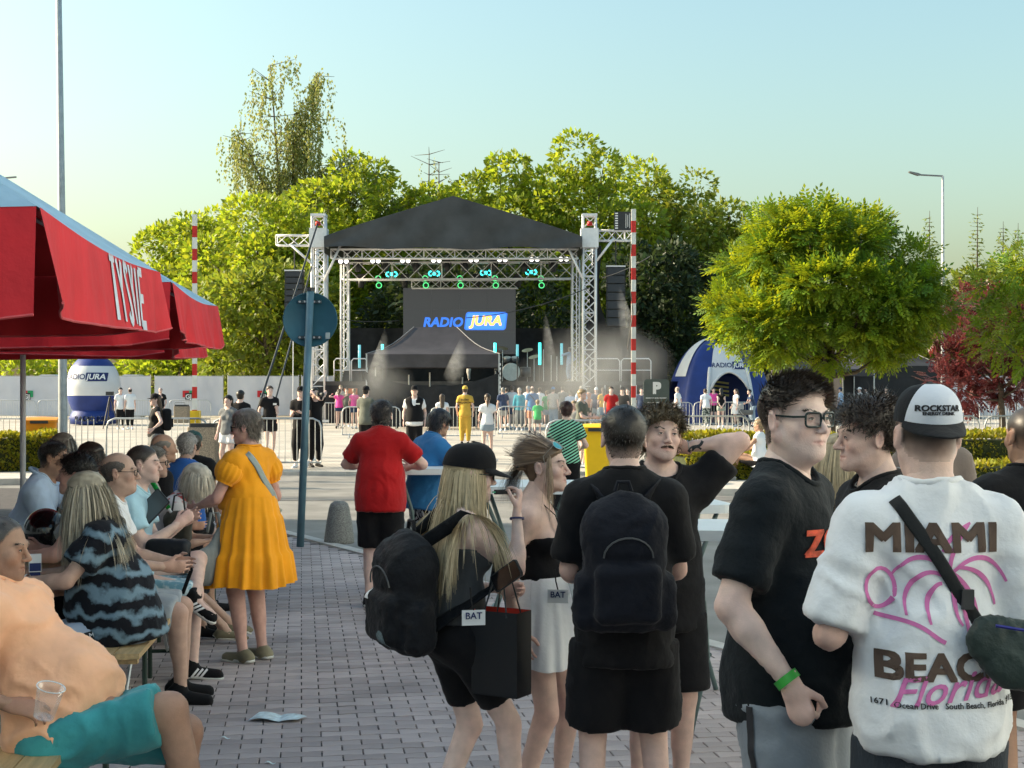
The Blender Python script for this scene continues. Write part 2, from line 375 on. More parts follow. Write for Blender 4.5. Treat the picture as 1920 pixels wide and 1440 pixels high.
def make_tree(name, label, xy, H, W, z0, nb, nl, ls, lm_, seed, shape='ell', br=(.26, .46), depth=.8, asp=.55, tr=.16, droop=.1, group=None, cat='tree', trunk_m=None, lean=0.):
    nl = int(nl * .76); rg = np.random.default_rng(seed); e = empty(name, (*xy, 0), 0, label, cat, group); hz = (H - z0) / 2; cz = z0 + hz; blobs = []
    for i in range(nb):
        d = rg.normal(0, 1, 3); d /= np.linalg.norm(d); rr = rg.uniform(.25, 1) ** .5; s_ = rg.uniform(*br) * W / 2 * (1.25 - .5 * rr)
        zf = d[2] * rr
        if shape == 'cone': t = rg.uniform(0, 1) ** 1.5; zf = t * 2 - 1; k = (1 - t) * .95 + .05; a = rg.uniform(0, 6.28); x, y = math.cos(a) * k * rr, math.sin(a) * k * rr; s_ *= .45 + .8 * (1 - t)
        else: x, y = d[0] * rr, d[1] * rr
        if shape == 'dome': zf = abs(zf) * 1.9 - .95 if zf > -.3 else zf; x *= 1 - .12 * max(0, zf); y *= 1 - .12 * max(0, zf)
        blobs.append((x * (W / 2 - s_ * .8) + lean * zf, y * (W / 2 - s_ * .8) * depth, cz + zf * (hz - s_ * .7), s_, s_, s_ * rg.uniform(.7, 1.)))
    Pt, N = crown_points(blobs, nl, rg)
    V, Fq = leaf_quads(Pt, N, ls, rg, asp, droop)
    mobj('crown', V, Fq, lm_, e, attr=('tint', tints(len(Fq), rg)))
    tb = MB(); k = 6; pts = [(lean * .1 * math.sin(i), .1 * math.cos(i * 1.7), i / k * cz * 1.05) for i in range(k + 1)]
    tb.tube(pts, [tr * (1.15 - .85 * i / k) for i in range(k + 1)], 8)
    tb.build('trunk', trunk_m or bark, e, True); lb = MB()
    for b in blobs[:14]:
        z_ = rg.uniform(.55, .95) * cz; m_ = np.array((b[0] * .45, b[1] * .45, (z_ + b[2]) / 2 + .1)); lb.tube([(0, 0, z_), m_, b[:3]], [tr * .38, tr * .24, tr * .08], 5)
    lb.build('limbs', trunk_m or bark, e, True)
    return e
lf_lime = leafmat('leaf_lime', (.19, .25, .022), (.42, .52, .03), .45)
lf_mid = leafmat('leaf_mid', (.15, .2, .025), (.3, .36, .03), .42)
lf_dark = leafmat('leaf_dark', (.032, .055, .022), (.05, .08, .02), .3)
lf_ball = leafmat('leaf_ball', (.09, .18, .018), (.42, .5, .015), .36)
lf_birch = leafmat('leaf_birch', (.22, .25, .08), (.36, .4, .1), .42)
lf_red = leafmat('leaf_crimson', (.11, .028, .03), (.17, .035, .035), .4, .35)
lf_hedge = leafmat('leaf_hedge', (.2, .2, .015), (.42, .4, .02), .4)
far_g = 'trees behind the stage'
def bt(label, px, topy, wpx, s, lm_, seed, z0=.8, nb=46, nl=15000, ls=.4, **k):
    x, y = P(px, s); return make_tree('broadleaf_tree', label, (x, y), Z(topy, s), wpx / s, z0, nb, nl, ls, lm_, seed, group=far_g, tr=.25, **k)
bt('lime green tree at the left end of the tree line, above the umbrellas', 330, 372, 260, 28, lf_lime, 11, nl=15000)
bt('broad lime green tree in front of the tall birch', 480, 350, 340, 30, lf_lime, 12, nl=17000)
bt('lime green tree rising left of the stage roof peak', 650, 272, 300, 28, lf_lime, 13, nl=19000)
bt('lime green tree directly above the stage roof peak', 800, 300, 250, 27, lf_lime, 14, nl=15000)
bt('yellow green tree right of the stage roof peak', 935, 262, 240, 28, lf_lime, 15, nl=16000)
bt('tallest bright tree over the right half of the stage', 1105, 232, 290, 28, lf_lime, 16, nl=19000)
bt('darker green tree over the right stage tower', 1240, 298, 220, 27, lf_mid, 17, nl=15000)
bt('mid green tree between stage and round tree', 1340, 345, 230, 28, lf_mid, 18, nl=14000)
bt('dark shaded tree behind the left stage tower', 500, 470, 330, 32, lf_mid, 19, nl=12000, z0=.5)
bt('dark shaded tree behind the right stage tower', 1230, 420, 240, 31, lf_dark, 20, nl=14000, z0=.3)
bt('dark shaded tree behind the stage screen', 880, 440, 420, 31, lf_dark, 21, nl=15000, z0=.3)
bt('lime tree filling the gap behind the left stage wing', 560, 380, 260, 29, lf_lime, 27, nl=14000)
bt('lime tree filling the gap between the roof peak and the tallest tree', 1020, 285, 220, 27, lf_lime, 28, nl=13000)
bt('mid green tree left of the round tree, above the arch tent', 1390, 400, 200, 27, lf_mid, 29, nl=11000)
for px_, ty_, w_, m_, sd_, lb_ in ((400, 375, 240, lf_lime, 71, 'lime tree between the left striped pole and the birch'), (730, 318, 230, lf_lime, 72, 'lime tree above the left slope of the stage roof'), (872, 296, 230, lf_lime, 73, 'lime tree just right of the stage roof peak, behind the front row'), (1185, 268, 230, lf_lime, 74, 'lime tree above the right stage tower'), (1295, 322, 220, lf_mid, 75, 'mid green tree above the right striped pole'), (1790, 500, 220, lf_mid, 76, 'full green tree behind the right lamp post'), (1925, 440, 200, lf_mid, 77, 'full green tree at the right picture edge behind the spruces')): bt(lb_, px_, ty_, w_, 26.5, m_, sd_, nl=10000)
bt('low bright bush behind the banners at far left', 60, 668, 330, 29, lf_lime, 22, nl=7000, z0=.1, nb=26)
bt('low bush behind the banners under the red umbrellas', 330, 640, 260, 29, lf_lime, 23, nl=6000, z0=.1, nb=22)
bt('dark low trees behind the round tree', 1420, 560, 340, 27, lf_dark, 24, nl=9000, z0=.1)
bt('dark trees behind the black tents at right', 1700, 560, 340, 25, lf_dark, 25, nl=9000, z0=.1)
bt('pale green bush behind the crimson tree', 1860, 470, 160, 27, lf_mid, 26, nl=6000, z0=.5, nb=20)
# tall birch with hanging sprays
def birch(px, s, topy, wpx, seed, nst, label, name='birch_tree'):
    rg = np.random.default_rng(seed); x, y = P(px, s); e = empty(name, (x, y, 0), 0, label, 'tree'); H = Z(topy, s); W = wpx / s
    tb = MB(); tops = [(-.55, .8), (-.22, 1.), (.05, .86), (.3, .97), (.62, .74), (-.85, .5), (.95, .48), (.75, .55), (1.2, .6), (1.3, .5), (1.0, .68)]; tb.tube([(0, 0, 0), (.2, 0, H * .3), (0, 0, H * .55)], [.32, .25, .17], 8); lb = MB(); anch = []
    for fx, fz in tops:
        p1 = np.array((0, 0, H * rg.uniform(.3, .5))); p2 = np.array((fx * W * .5, rg.uniform(-1, 1), H * fz * .96)); mid = (p1 + p2) / 2 + (fx * .8, 0, .8); lb.tube([p1, mid, p2], [.14, .09, .03], 5)
        for t in np.linspace(.35, 1, 9):
            q = (1 - t) ** 2 * p1 + 2 * t * (1 - t) * mid + t * t * p2
            for _ in range(3):
                d = rg.normal(0, 1, 3); d[2] = abs(d[2]) * .2 + .05; d = d / np.linalg.norm(d) * rg.uniform(.8, 2.6) * (.7 + .6 * (1 - t)); tip = q + d; lb.tube([q, tip], [.03, .012], 4, cap=False); anch += [q + d * u for u in (.45, .75, 1.)]
    tb.build('trunk', bark_w, e, True); lb.build('limbs', bark, e, True); anch = np.array(anch); PP = []
    for _ in range(nst):
        a = anch[rg.integers(len(anch))] + rg.normal(0, .22, 3); l = rg.uniform(.8, 3.); m = int(l * 9); t = np.linspace(0, 1, m)[:, None]; sw = rg.normal(0, .22, 3)
        PP.append(a + t * (np.array((0, 0, -l)) + sw) + rg.normal(0, .08, (m, 3)))
    PP = np.concatenate(PP); V, Fq = leaf_quads(PP, np.tile((0, 0, -1.), (len(PP), 1)), .23, rg, .6, .5); mobj('crown', V, Fq, lf_birch, e, attr=('tint', tints(len(Fq), rg, .3)))
birch(545, 27, 98, 330, 31, 2100, 'very tall loose birch with hanging branches at upper left')
def birch2(): birch(812, 25, 268, 70, 33, 90, 'thin birch top peeking over the trees behind the stage')
birch2()
# bare-topped conifers far right
for px, topy, sd, lab in ((1832, 388, 41, 'left of the thin spruces standing behind the crimson tree'), (1880, 415, 42, 'middle of the thin spruces standing behind the crimson tree'), (1908, 418, 43, 'rightmost thin spruce behind the crimson tree at the picture edge'), (1742, 395, 44, 'spruce top showing behind the round tree beside the lamp post')):
    s = 26.; x, y = P(px, s); H = Z(topy, s); e = empty('spruce_tree', (x, y, 0), 0, lab, 'tree', 'spruces at far right'); rg = np.random.default_rng(sd); tb = MB().tube([(0, 0, 0), (0, 0, H * .6), (.05, 0, H)], [.16, .08, .015], 6); PP = []; DD = []
    for k in range(46):
        z = H * (.1 + .88 * k / 46); l = 1.5 * (1 - z / H) + .25; 
        for j in range(5):
            a = rg.uniform(0, 6.28); d = np.array((math.cos(a), math.sin(a), .12)); tb.tube([(0, 0, z), d * l + (0, 0, z - .1 * l)], [.018, .006], 3, cap=False); n_ = int(16 * (1.1 - z / H) ** 1.2); t = rg.uniform(.2, 1, (n_, 1)); PP.append(t * d * l + (0, 0, z)); DD.append(np.tile(d - (0, 0, .5), (n_, 1)))
    tb.build('trunk', bark, e); PP = np.concatenate(PP); V, Fq = leaf_quads(PP, np.concatenate(DD), .26, rg, .4); mobj('crown', V, Fq, lf_mid, e, attr=('tint', tints(len(Fq), rg)))
# round clipped tree at right with feathery leaves
def spray_tree(label, xy, blobs, nsp, seed, lm_, trunk_h, ll=.11, tr=.16, name='round_tree', limbs=None, asp=.46, cat='tree'):
    rg = np.random.default_rng(seed); e = empty(name, (*xy, 0), 0, label, cat); Pt, N = crown_points(blobs, nsp, rg, .66)
    D = N + rg.normal(0, .35, N.shape); D[:, 2] -= .05; D /= np.linalg.norm(D, axis=1)[:, None]; up = rg.normal(0, .35, N.shape); up[:, 2] += 1; W = np.cross(D, up); W /= np.linalg.norm(W, axis=1)[:, None]; VV = []; l = ll * rg.uniform(.75, 1.25, (len(Pt), 1))
    for k in range(4):
        for sd in (-1, 1):
            b = Pt + D * l * .62 * k; d = D * .62 + W * sd * .78; d[:, 2] -= .12; d /= np.linalg.norm(d, axis=1)[:, None]; w = np.cross(d, np.cross(D, W)); w = w / (np.linalg.norm(w, axis=1)[:, None] + 1e-9); ln = l * (1.1 - .12 * abs(k - 1.5))
            VV.append(np.stack([b, b + d * ln * .5 + w * ln * asp * .5, b + d * ln, b + d * ln * .5 - w * ln * asp * .5], 1))
    b = Pt + D * l * 2.4; VV.append(np.stack([b, b + D * l * .5 + W * l * asp * .5, b + D * l, b + D * l * .5 - W * l * asp * .5], 1))
    V = np.concatenate(VV).reshape(-1, 3); t = tints(len(Pt), rg, .25)[::4]; t = np.repeat(np.tile(t, (9, 1)), 4, 0) * rg.uniform(.85, 1.15, (len(V) // 4, 1)).repeat(4, 0)
    mobj('crown', V, np.arange(len(V)).reshape(-1, 4), lm_, e, attr=('tint', t))
    tb = MB().tube([(0, 0, 0), (.03, 0, trunk_h * .5), (-.02, 0, trunk_h), (0, 0, trunk_h + .5)], [tr * 1.2, tr, tr * .95, tr * .8], 10); tb.build('trunk', bark, e, True); lb = MB()
    for b in blobs[:limbs or 16]:
        q = np.array(b[:3]); lb.tube([(0, 0, trunk_h + rg.uniform(-.1, .5)), q * (.5, .5, .55) + (0, 0, trunk_h * .35), q], [tr * .45, tr * .28, tr * .1], 5)
    lb.build('limbs', bark, e, True); return e
s = 84.; rg_ = np.random.default_rng(5); bl = []
for i in range(90):
    a = rg_.uniform(0, 6.283); z = rg_.uniform(0, 1); rr = rg_.uniform(.15, 1) ** .45; env = 2.55 * np.interp(z, (0, .12, .3, .55, .75, .9, 1), (.62, .86, 1., 1., .92, .76, .5)); rad = rg_.uniform(.34, .56)
    bl.append((math.cos(a) * rr * (env - rad * .5) + .15 - .35 * z, math.sin(a) * rr * (env - rad * .5), 2.5 + z * 2.95, rad, rad, rad * .75))
spray_tree('round clipped tree with a short trunk, lit yellow on its left side', P(1552, s), bl, 11000, 51, lf_ball, 2.0, .118, .15)
s = 86.; bl = [(random.uniform(-1.3, 1.5), random.uniform(-1, 1), random.uniform(2.6, 4.7), .6, .6, .5) for _ in range(30)]
spray_tree('green round tree cut by the right picture edge', P(1970, s), bl, 1900, 52, lf_ball, 2.0, .125, .14)
s = 62.; bl = [(random.gauss(0, .9), random.gauss(0, .9), random.uniform(1.6, 4.6), .55, .55, .5) for _ in range(34)]
spray_tree('crimson leaved tree with small dark red leaves at the right', P(1878, s), bl, 2600, 53, lf_red, 1.4, .11, .1, 'crimson_tree', asp=.6)
# hedges
def hedge(label, pts, w, h, n, seed, name='hedge'):
    rg = np.random.default_rng(seed); e = empty(name, (*pts[0], 0), 0, label, 'hedge', 'clipped yellow green hedges'); p = np.array(pts) - np.array(pts[0]); seg = np.linalg.norm(np.diff(p, axis=0), axis=1); k = rg.choice(len(seg), n, p=seg / seg.sum()); t = rg.uniform(-.02, 1.02, n)
    c = p[k] + (p[k + 1] - p[k]) * t[:, None]; d = (p[k + 1] - p[k]) / seg[k][:, None]; nn = np.stack([d[:, 1], -d[:, 0]], 1); a = rg.uniform(-1, 1, n); top = rg.uniform(0, 1, n) < .5
    side = np.where(top, a, np.sign(a)) * w / 2; zz = np.where(top, h, rg.uniform(.05, 1, n) * h) * rg.uniform(.9, 1.04, n); bumpy = .1 * noise3(np.stack([c[:, 0] * 2.4, c[:, 1] * 2.4, zz * 2], 1), seed)
    Pt = np.stack([c[:, 0] + nn[:, 0] * (side + bumpy), c[:, 1] + nn[:, 1] * (side + bumpy), np.maximum(.03, zz + bumpy * .8)], 1)
    N = np.stack([nn[:, 0] * np.sign(a) * ~top, nn[:, 1] * np.sign(a) * ~top, top * 1.], 1); V, Fq = leaf_quads(Pt, N, .085, rg, .6, -.2); mobj('foliage', V, Fq, lf_hedge, e, attr=('tint', tints(len(Fq), rg, .3)))
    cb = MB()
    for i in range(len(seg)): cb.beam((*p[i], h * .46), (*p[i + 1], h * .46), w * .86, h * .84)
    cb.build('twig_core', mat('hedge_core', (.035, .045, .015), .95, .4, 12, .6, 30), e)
a_ = Gd(1262, 905); hedge('yellow green hedge behind the tattooed man, on the kerbed island', [(a_[0] + .2, a_[1] + .6), (a_[0] + 2.2, a_[1] + .9), (a_[0] + 3.2, a_[1] + 1.)], 1.0, .5, 6500, 61)
hedge('dark topped hedge row standing behind the yellow one at right', [(a_[0] + .2, 29.2), (6.4, 29.4)], .8, .82, 4500, 62)
hedge('long hedge behind the boy in the white cap', [(6.6, 28.6), (9, 28.6), (13.5, 28.2)], 1.1, .85, 8500, 63)
hedge('low bright hedge strip in front of the long hedge at right', [(7.4, 26.2), (13, 25.8)], .9, .4, 4500, 64)
hedge('hedge beside the yellow bin at far left', [P(-40, 90), P(95, 88)], 1.3, .78, 5000, 65)
isl = MB().prism([(3.0, 25.7), (3.5, 25.1), (14, 24.6), (16, 24.6), (16, 30.5), (3.4, 30.5), (2.95, 27)], .12, lambda x, y, z: (x, y, z - .085)).build('kerb_island', kerb_m); tag(isl, kind='structure')
isl2 = MB().prism([(-13, 27.2), (-7.9, 28.2), (-7.0, 29.2), (-7.0, 33), (-13, 33)], .12, lambda x, y, z: (x, y, z - .083)).build('kerb_island', kerb_m); tag(isl2, kind='structure')
# unseen building added at left to cast the shade over the benches
b = empty('shade_building', (-22, 4, 0), 0, 'unseen pale flat roofed building added left of the umbrellas to shade the benches', 'building')
wm = mat('render_wall', (.75, .74, .72), .9, .1, 2, .2, 40); MB().box((0, 0, 3.6), (24, 36, 7.2)).build('wall', wm, b); MB().box((0, 0, 7.35), (24.3, 36.3, .3)).build('roof', mat('roof_sheet', (.2, .2, .2)), b)
for i in range(6):
    w_ = MB().box((12.02, -14 + i * 5, 2.2), (.06, 3.2, 2.4)).build('window', mat('window_glass', (.05, .07, .08), .1, 0), b)
    MB().box((12.05, -14 + i * 5, .95), (.2, 3.4, .08)).build('sill', wm, w_)
b = empty('bounce_building', (10.6, 0, 0), 0, 'unseen pale blue grey building added behind and right of the camera to bounce sunlight', 'building')  # unseen walls added to reflect sunlight into the shaded foreground
wm2 = mat('bounce_render', (.74, .82, .88), .9, .04, 1.5)
MB().box((8, 1.5, 5), (16, 29, 10)).build('wall', wm2, b); MB().box((-7.3, -12, 5), (14.5, 6, 10)).build('wall', wm2, b); MB().box((8, 1.5, 10.15), (16.4, 29.4, .3)).build('roof', MATS['roof_sheet'], b); MB().box((-7.3, -12, 10.15), (14.6, 6.4, .3)).build('roof', MATS['roof_sheet'], b)
for i in range(5): MB().box((-.02, -8 + i * 5, 1.4), (.06, 2.4, 2.6)).build('block_window', MATS['window_glass'], b)
ORD = ('leftmost', 'second from the left', 'third from the left', 'fourth from the left', 'fifth from the left', 'sixth from the left', 'seventh from the left', 'eighth from the left')
# ================================================================== stage
alu = mat('aluminium', (.8, .8, .82), .45, .06, 8, 0, metal=.2); blk = mat('black_fabric', (.018, .019, .022), .85, .3, 3, .5, 12)
roofm = mat('roof_tarp', (.05, .053, .058), .5, .35, .8, .6, 5); dkm = mat('black_metal', (.03, .032, .036), .45, .2, 20); grey = mat('steel_galv', (.45, .47, .48), .45, .15, 14, 0, metal=.5)
white_t = mat('white_print', (.8, .8, .8), .6, .03); navy = mat('navy_print', (.012, .025, .12), .6, .05); cyan_e = mat('lamp_cyan', (.1, .5, .5), .4, 0, emis=(.05, .9, .85), estr=1.6); green_e = mat('lamp_green', (.1, .5, .2), .4, 0, emis=(.1, .8, .25), estr=.8); white_e = mat('lamp_white', (.8, .8, .8), .4, 0, emis=(1, .97, .9), estr=1.1)
ss = 38.; SY = F / ss
def sx(px, k=1.): return (px - 960) / (ss / k)
def sz(py, k=1.): return CH - (py - HOR) / (ss / k)
st = empty('concert_stage', (0, 0, 0), 0, 'open concert stage with black peaked roof on white truss towers', 'stage')
TL, TR = sx(598), sx(1105); BY = SY + 9.5; kb_ = BY / SY
def tower(x, y, top, w=.62):
    e = empty('truss_tower', (x, y, 0)); e.parent = st
    for k in range(4):
        a, b_ = ((-1, -1), (1, -1), (1, 1), (-1, 1))[k]; MB().cyl((a * w / 2, b_ * w / 2, 0), (a * w / 2, b_ * w / 2, top), .055, n=8).build('chord', alu, e, True)
    MB().truss((0, 0, 0), (0, 0, top), w, .62, br=True, ch=False, rb=.026).build('lattice', alu, e)
    MB().box((0, 0, .1), (1.1, 1.1, .12)).build('base_plate', alu, e); return e
ztop = sz(404)
for x in (TL, TR):
    t = tower(x, SY, ztop); MB().box((0, 0, sz(447)), (.86, .86, .95)).build('sleeve_block', alu, t)
    MB().box((0, 0, ztop), (.75, .75, .12)).build('head_block', alu, t); MB().lathe([(0, -.11), (.12, -.1), (.14, 0), (.12, .1), (0, .11)], 12, (-.0, -.42, ztop - .45)).build('red_pulley', mat('red_paint', (.5, .02, .02), .4), t, True)
for x in (TL * kb_ * .985, TR * kb_ * .985): tower(x, BY, sz(470) + 1.5, .55)
# roof canopy: gable front, hanging rim
zr, zb, zrim = sz(372), sz(447), sz(470)
xl, xr, xm = sx(612), sx(1090), sx(851)
def roof(u, v):
    x = xl + (xr - xl) * u; t = 1 - abs(u - .5) * 2; y = SY - .9 + (BY - SY + 1.6) * v
    return (x, y, zb + (zr - zb) * (t ** .93) - .12 * math.sin(math.pi * min(1, t)) * math.sin(v * 9) ** 2 * .4)
MB().grid(roof, 28, 14).build('roof_canopy', roofm, st, True)
def gable(u, v):
    x = xl + (xr - xl) * u; t = 1 - abs(u - .5) * 2; z1 = zb + (zr - zb) * (t ** .93); z0 = zrim + .1 * math.sin(u * 19) * .6 + .18 * abs(u - .5)
    return (x, SY - .92 - .1 * math.sin(u * 31 + v * 5) * v * .5 - .05, z1 + (z0 - z1) * v)
MB().grid(gable, 60, 14).build('front_gable', roofm, st, True)
for sd, x in ((-1, xl), (1, xr)): MB().grid(lambda u, v: (x + .04 * math.sin(u * 20), SY - .9 + (BY - SY + 1.6) * u, zb + (zrim - .2 - zb) * v), 12, 3).build('side_valance', roofm, st, True)
# front trusses and wings
def bar_truss(name, a, b_, w, seg=.5, rc=.035, rb=.02):
    e = empty(name); e.parent = st; MB().truss(a, b_, w, seg, rc, rb, True, False).build('chords', alu, e, True); MB().truss(a, b_, w, seg, rc, rb, False, True).build('lattice', alu, e); return e
z1 = sz(477); bar_truss('front_truss', (sx(622), SY - .2, z1), (sx(1084), SY - .2, z1), .46)
z2 = sz(500); bar_truss('lamp_truss', (sx(632), SY + 2.4, z2 - .05), (sx(1080), SY + 2.4, z2), .85, .85)
z3 = sz(521); bar_truss('rear_lamp_truss', (sx(760), SY + 4.6, z3), (sx(972), SY + 4.6, z3), .42)
zw = sz(451)
bar_truss('wing_truss', (sx(519), SY, zw), (TL - .43, SY, zw), .5); bar_truss('wing_truss', (TR + .43, SY, sz(442)), (sx(1188), SY, sz(442)), .5)
for a, b_ in (((sx(545), zw - .2), (TL - .3, sz(496))), ((sx(1150), sz(448)), (TR + .3, sz(492)))): MB().cyl((a[0], SY - .3, a[1]), (b_[0], SY - .3, b_[1]), .06).build('wing_brace', alu, st, True)
for a, b_ in (((sx(640), sz(463)), (sx(610), sz(528))), ((sx(1063), sz(463)), (sx(1092), sz(525)))): MB().cyl((a[0], SY - .5, a[1]), (b_[0], SY - .5, b_[1]), .06).build('corner_brace', alu, st, True)
for px in (640, 646, 1076, 1083): MB().cyl((sx(px), SY + 1.2, .9), (sx(px), SY + 1.2, sz(470)), .03).build('hoist_pole', alu, st)
for sd, x in ((0, sx(612)), (1, sx(1092))): bar_truss('upright_truss', (sx((634, 1084)[sd]), SY + 3., 1.0), (sx((634, 1084)[sd]), SY + 3., sz(478)), .4, .5)
# deck
dk = sz(715); MB().box(((TL + TR) / 2, SY + 5.2, dk - .1), (TR - TL + .6, 11, .2)).build('deck', mat('stage_ply', (.06, .055, .05), .7, .2, 2), st)
MB().grid(lambda u, v: (TL - .3 + (TR - TL + .6) * u, SY - .33 + .04 * math.sin(u * 80), dk - .2 - (dk - .2) * v), 80, 2).build('deck_skirt', blk, st, True)
def backd(u, v):
    return (xl + (xr - xl) * u, BY + .6 + .08 * math.sin(u * 40), .3 + (sz(600) - .3) * v)
MB().grid(backd, 50, 2).build('backdrop', blk, st, True)
MB().box((sx(985), SY - 1.0, .45), (3.4, 1.2, .9)).build('front_riser', mat('riser_ply', (.16, .15, .14), .7), st); MB().box((sx(985), SY - 1.62, .86), (3.5, .06, .1)).build('riser_rail', alu, st)
# side wings with hand rails
for sd, (x0, x1, nm) in enumerate(((sx(625), sx(690), 0), (sx(1105), sx(1222), 1))):
    e = empty('side_platform', ((x0 + x1) / 2, SY + .4, 0)); e.parent = st; w = x1 - x0
    MB().box((0, .8, dk - .09), (w, 2.6, .18)).build('platform', dkm, e)
    for k in range(2):
        c = -w / 4 + k * w / 2; ww = w / 2 - .08; MB().tube([(c - ww / 2, -.4, dk), (c - ww / 2, -.4, dk + 1.0), (c - ww / 2 + .1, -.4, dk + 1.12), (c + ww / 2 - .1, -.4, dk + 1.12), (c + ww / 2, -.4, dk + 1.0), (c + ww / 2, -.4, dk)], .03).build('hand_rail', alu, e, True); MB().cyl((c - ww / 2, -.4, dk + .55), (c + ww / 2, -.4, dk + .55), .024).build('mid_rail', alu, e)
    for k in range(5): MB().cyl((-w / 2 + w * k / 4, -.45, 0), (-w / 2 + w * k / 4, -.45, dk), .03).build('support_leg', alu, e)
MB().grid(lambda u, v: (sx(1112) + .1 * math.sin(v * 8) + (.4 + 1.6 * (1 - v) ** 3) * u, SY + 1.5, sz(700) + (sz(455) - sz(700)) * v), 8, 20).build('side_drape', blk, st, True)
MB().grid(lambda u, v: (sx(1105) + 4.2 * u, SY + 3.2 + .05 * math.sin(u * 40), dk * .2 + (sz(600) - .3 - 1.6 * u * u) * v), 40, 3).build('rear_drape', blk, st, True)
# guy cables
def cable(name, a, b_, r, label, m=dkm, sag=0.):
    a, b_ = np.array(a, float), np.array(b_, float); pts = [a + (b_ - a) * t - np.array((0, 0, sag * 4 * t * (1 - t))) for t in np.linspace(0, 1, 9)]
    o = MB().tube(pts, r, 5).build(name, m); return tag(o, label, 'cable')
cable('guy_cable', (TL, SY - .4, ztop - .4), (*P(470, 48), .05), .05, 'long grey guy cable from the left tower top to the ground')
cable('guy_cable', (TL - .3, SY - .4, sz(500)), (*P(500, 49), .05), .04, 'short dark guy cable behind the round road sign pole')
cable('guy_cable', (sx(550), SY, sz(540)), (sx(549), SY, 1), .025, 'thin vertical pale cable under the left speaker column', alu)
cable('mist_hose', (sx(640), SY - 5, sz(605)), (sx(760), SY - 4, sz(608)), .015, 'thin dark hose stretched left of the stage screen', dkm, .1)
cable('mist_hose', (sx(880), SY - 5, sz(605)), (sx(1095), SY - 4, sz(550)), .02, 'thin dark hose rising across the right half of the stage', dkm, .25)
cable('mist_hose', (sx(1120), SY - 4, sz(532)), (sx(1190), SY - 8, sz(508)), .02, 'thin dark hose tied to the right striped pole', dkm, .1)
# screen with logo
sc_x0, sc_x1, sc_z0, sc_z1 = sx(756, 1.07), sx(967, 1.07), sz(664, 1.07), sz(540, 1.07); yS = SY * 1.07
scr = empty('led_screen', ((sc_x0 + sc_x1) / 2, yS, sc_z0), 0, 'dark video screen showing a blue and orange radio logo', 'screen')
pw, ph = (sc_x1 - sc_x0) / 4, (sc_z1 - sc_z0) / 3; pm = mat('screen_panel', (.022, .023, .024), .4, .06, 2, emis=(.025, .026, .027), estr=1)
for i in range(4):
    for j in range(3): MB().box((-1.5 * pw + i * pw, 0, ph / 2 + j * ph), (pw - .006, .12, ph - .006)).build('panel', pm, scr)
blue_e = mat('screen_blue', (.02, .08, .35), .5, 0, emis=(.03, .13, .55), estr=1); or_e = mat('screen_orange', (.8, .4, .1), .5, 0, emis=(1, .55, .15), estr=.95)
def rrect(w, h, r, n=5, sh=0.):
    pts = []
    for cx, cy, a0 in ((w / 2 - r, h / 2 - r, 0), (-w / 2 + r, h / 2 - r, 90), (-w / 2 + r, -h / 2 + r, 180), (w / 2 - r, -h / 2 + r, 270)):
        for k in range(n + 1): a = R(a0 + 90 * k / n); x, y = cx + r * math.cos(a), cy + r * math.sin(a); pts.append((x + sh * y, y))
    return pts
lz = sz(602, 1.07) - sc_z0; lx = sx(870, 1.07) - (sc_x0 + sc_x1) / 2; q = 1.07 / ss
b1 = MB().prism(rrect(78 * q, 34 * q, 5 * q, sh=.12), .01, lambda x, y, z: (x + lx + 41 * q, -.065 - z, y + lz)).build('logo_plate', blue_e, scr)
b2 = MB().prism(rrect(73 * q, 30 * q, 4 * q, sh=.12), .006, lambda x, y, z: (x + lx + 41 * q, -.076 - z, y + lz)).build('logo_field', mat('screen_blue2', (.03, .1, .4), .5, 0, emis=(.05, .2, .75), estr=1), scr)
flat_text('logo_word', 'JURA', or_e, (lx + 41 * q, -.084, lz), (1, 0, 0), (0, 0, 1), 25 * q, scr, bold=.035, shear=.2, sx=1.02)
flat_text('logo_word', 'RADIO', blue_e, (lx - 40 * q, -.064, lz - 3 * q), (1, 0, 0), (0, 0, 1), 24 * q, scr, bold=.03, shear=.2, sx=1.0)
# hanging lamps
def moving_head(x, y, z, lab, s_=1.):
    e = empty('stage_lamp', (x, y, z), 0, lab, 'stage lamp', 'lamps on the stage trusses'); MB().box((0, 0, .16 * s_), (.34 * s_, .3 * s_, .2 * s_)).build('base', dkm, e); [MB().box((q * .2 * s_, 0, -.05 * s_), (.06, .14, .34 * s_)).build('yoke_arm', dkm, e) for q in (-1, 1)]
    MB().lathe([(0, -.42), (.15, -.42), (.17, -.2), (.15, .0), (.08, .06), (0, .06)], 12, (0, 0, 0)).build('head', dkm, e, True); MB().lathe([(0, 0), (.12, 0), (0, -.02)], 12, (0, 0, -.425)).build('lens', mat('lens', (.05, .06, .07), .1), e); return e
for i, px in enumerate((671, 723, 780, 838, 872, 925, 984, 1037)): moving_head(sx(px, 1.03), SY * 1.03, sz(494, 1.03), f'black moving head lamp above the lower truss, {ORD[i]}')
for i, px in enumerate((677, 759, 827, 894, 971)): moving_head(sx(px, 1.07), SY * 1.07, sz(524, 1.07), f'black moving head lamp hanging below the trusses, {ORD[i]}', 1.1)
for i, px in enumerate((644, 704, 760, 818, 888, 942, 1002, 1057)):
    e = empty('blinder_lamp', (sx(px, 1.01), SY * 1.01, sz(490 - (px - 644) * .01, 1.01)), 0, f'pair of small white lit lamps in the top row, {ORD[i]}', 'stage lamp', 'white lamp pairs'); MB().box((0, .1, 0), (.52, .2, .28)).build('housing', dkm, e)
    for d in (-.14, .14): MB().cyl((d, -.03, 0), (d, 0, 0), .115, n=12).build('bulb', white_e, e)
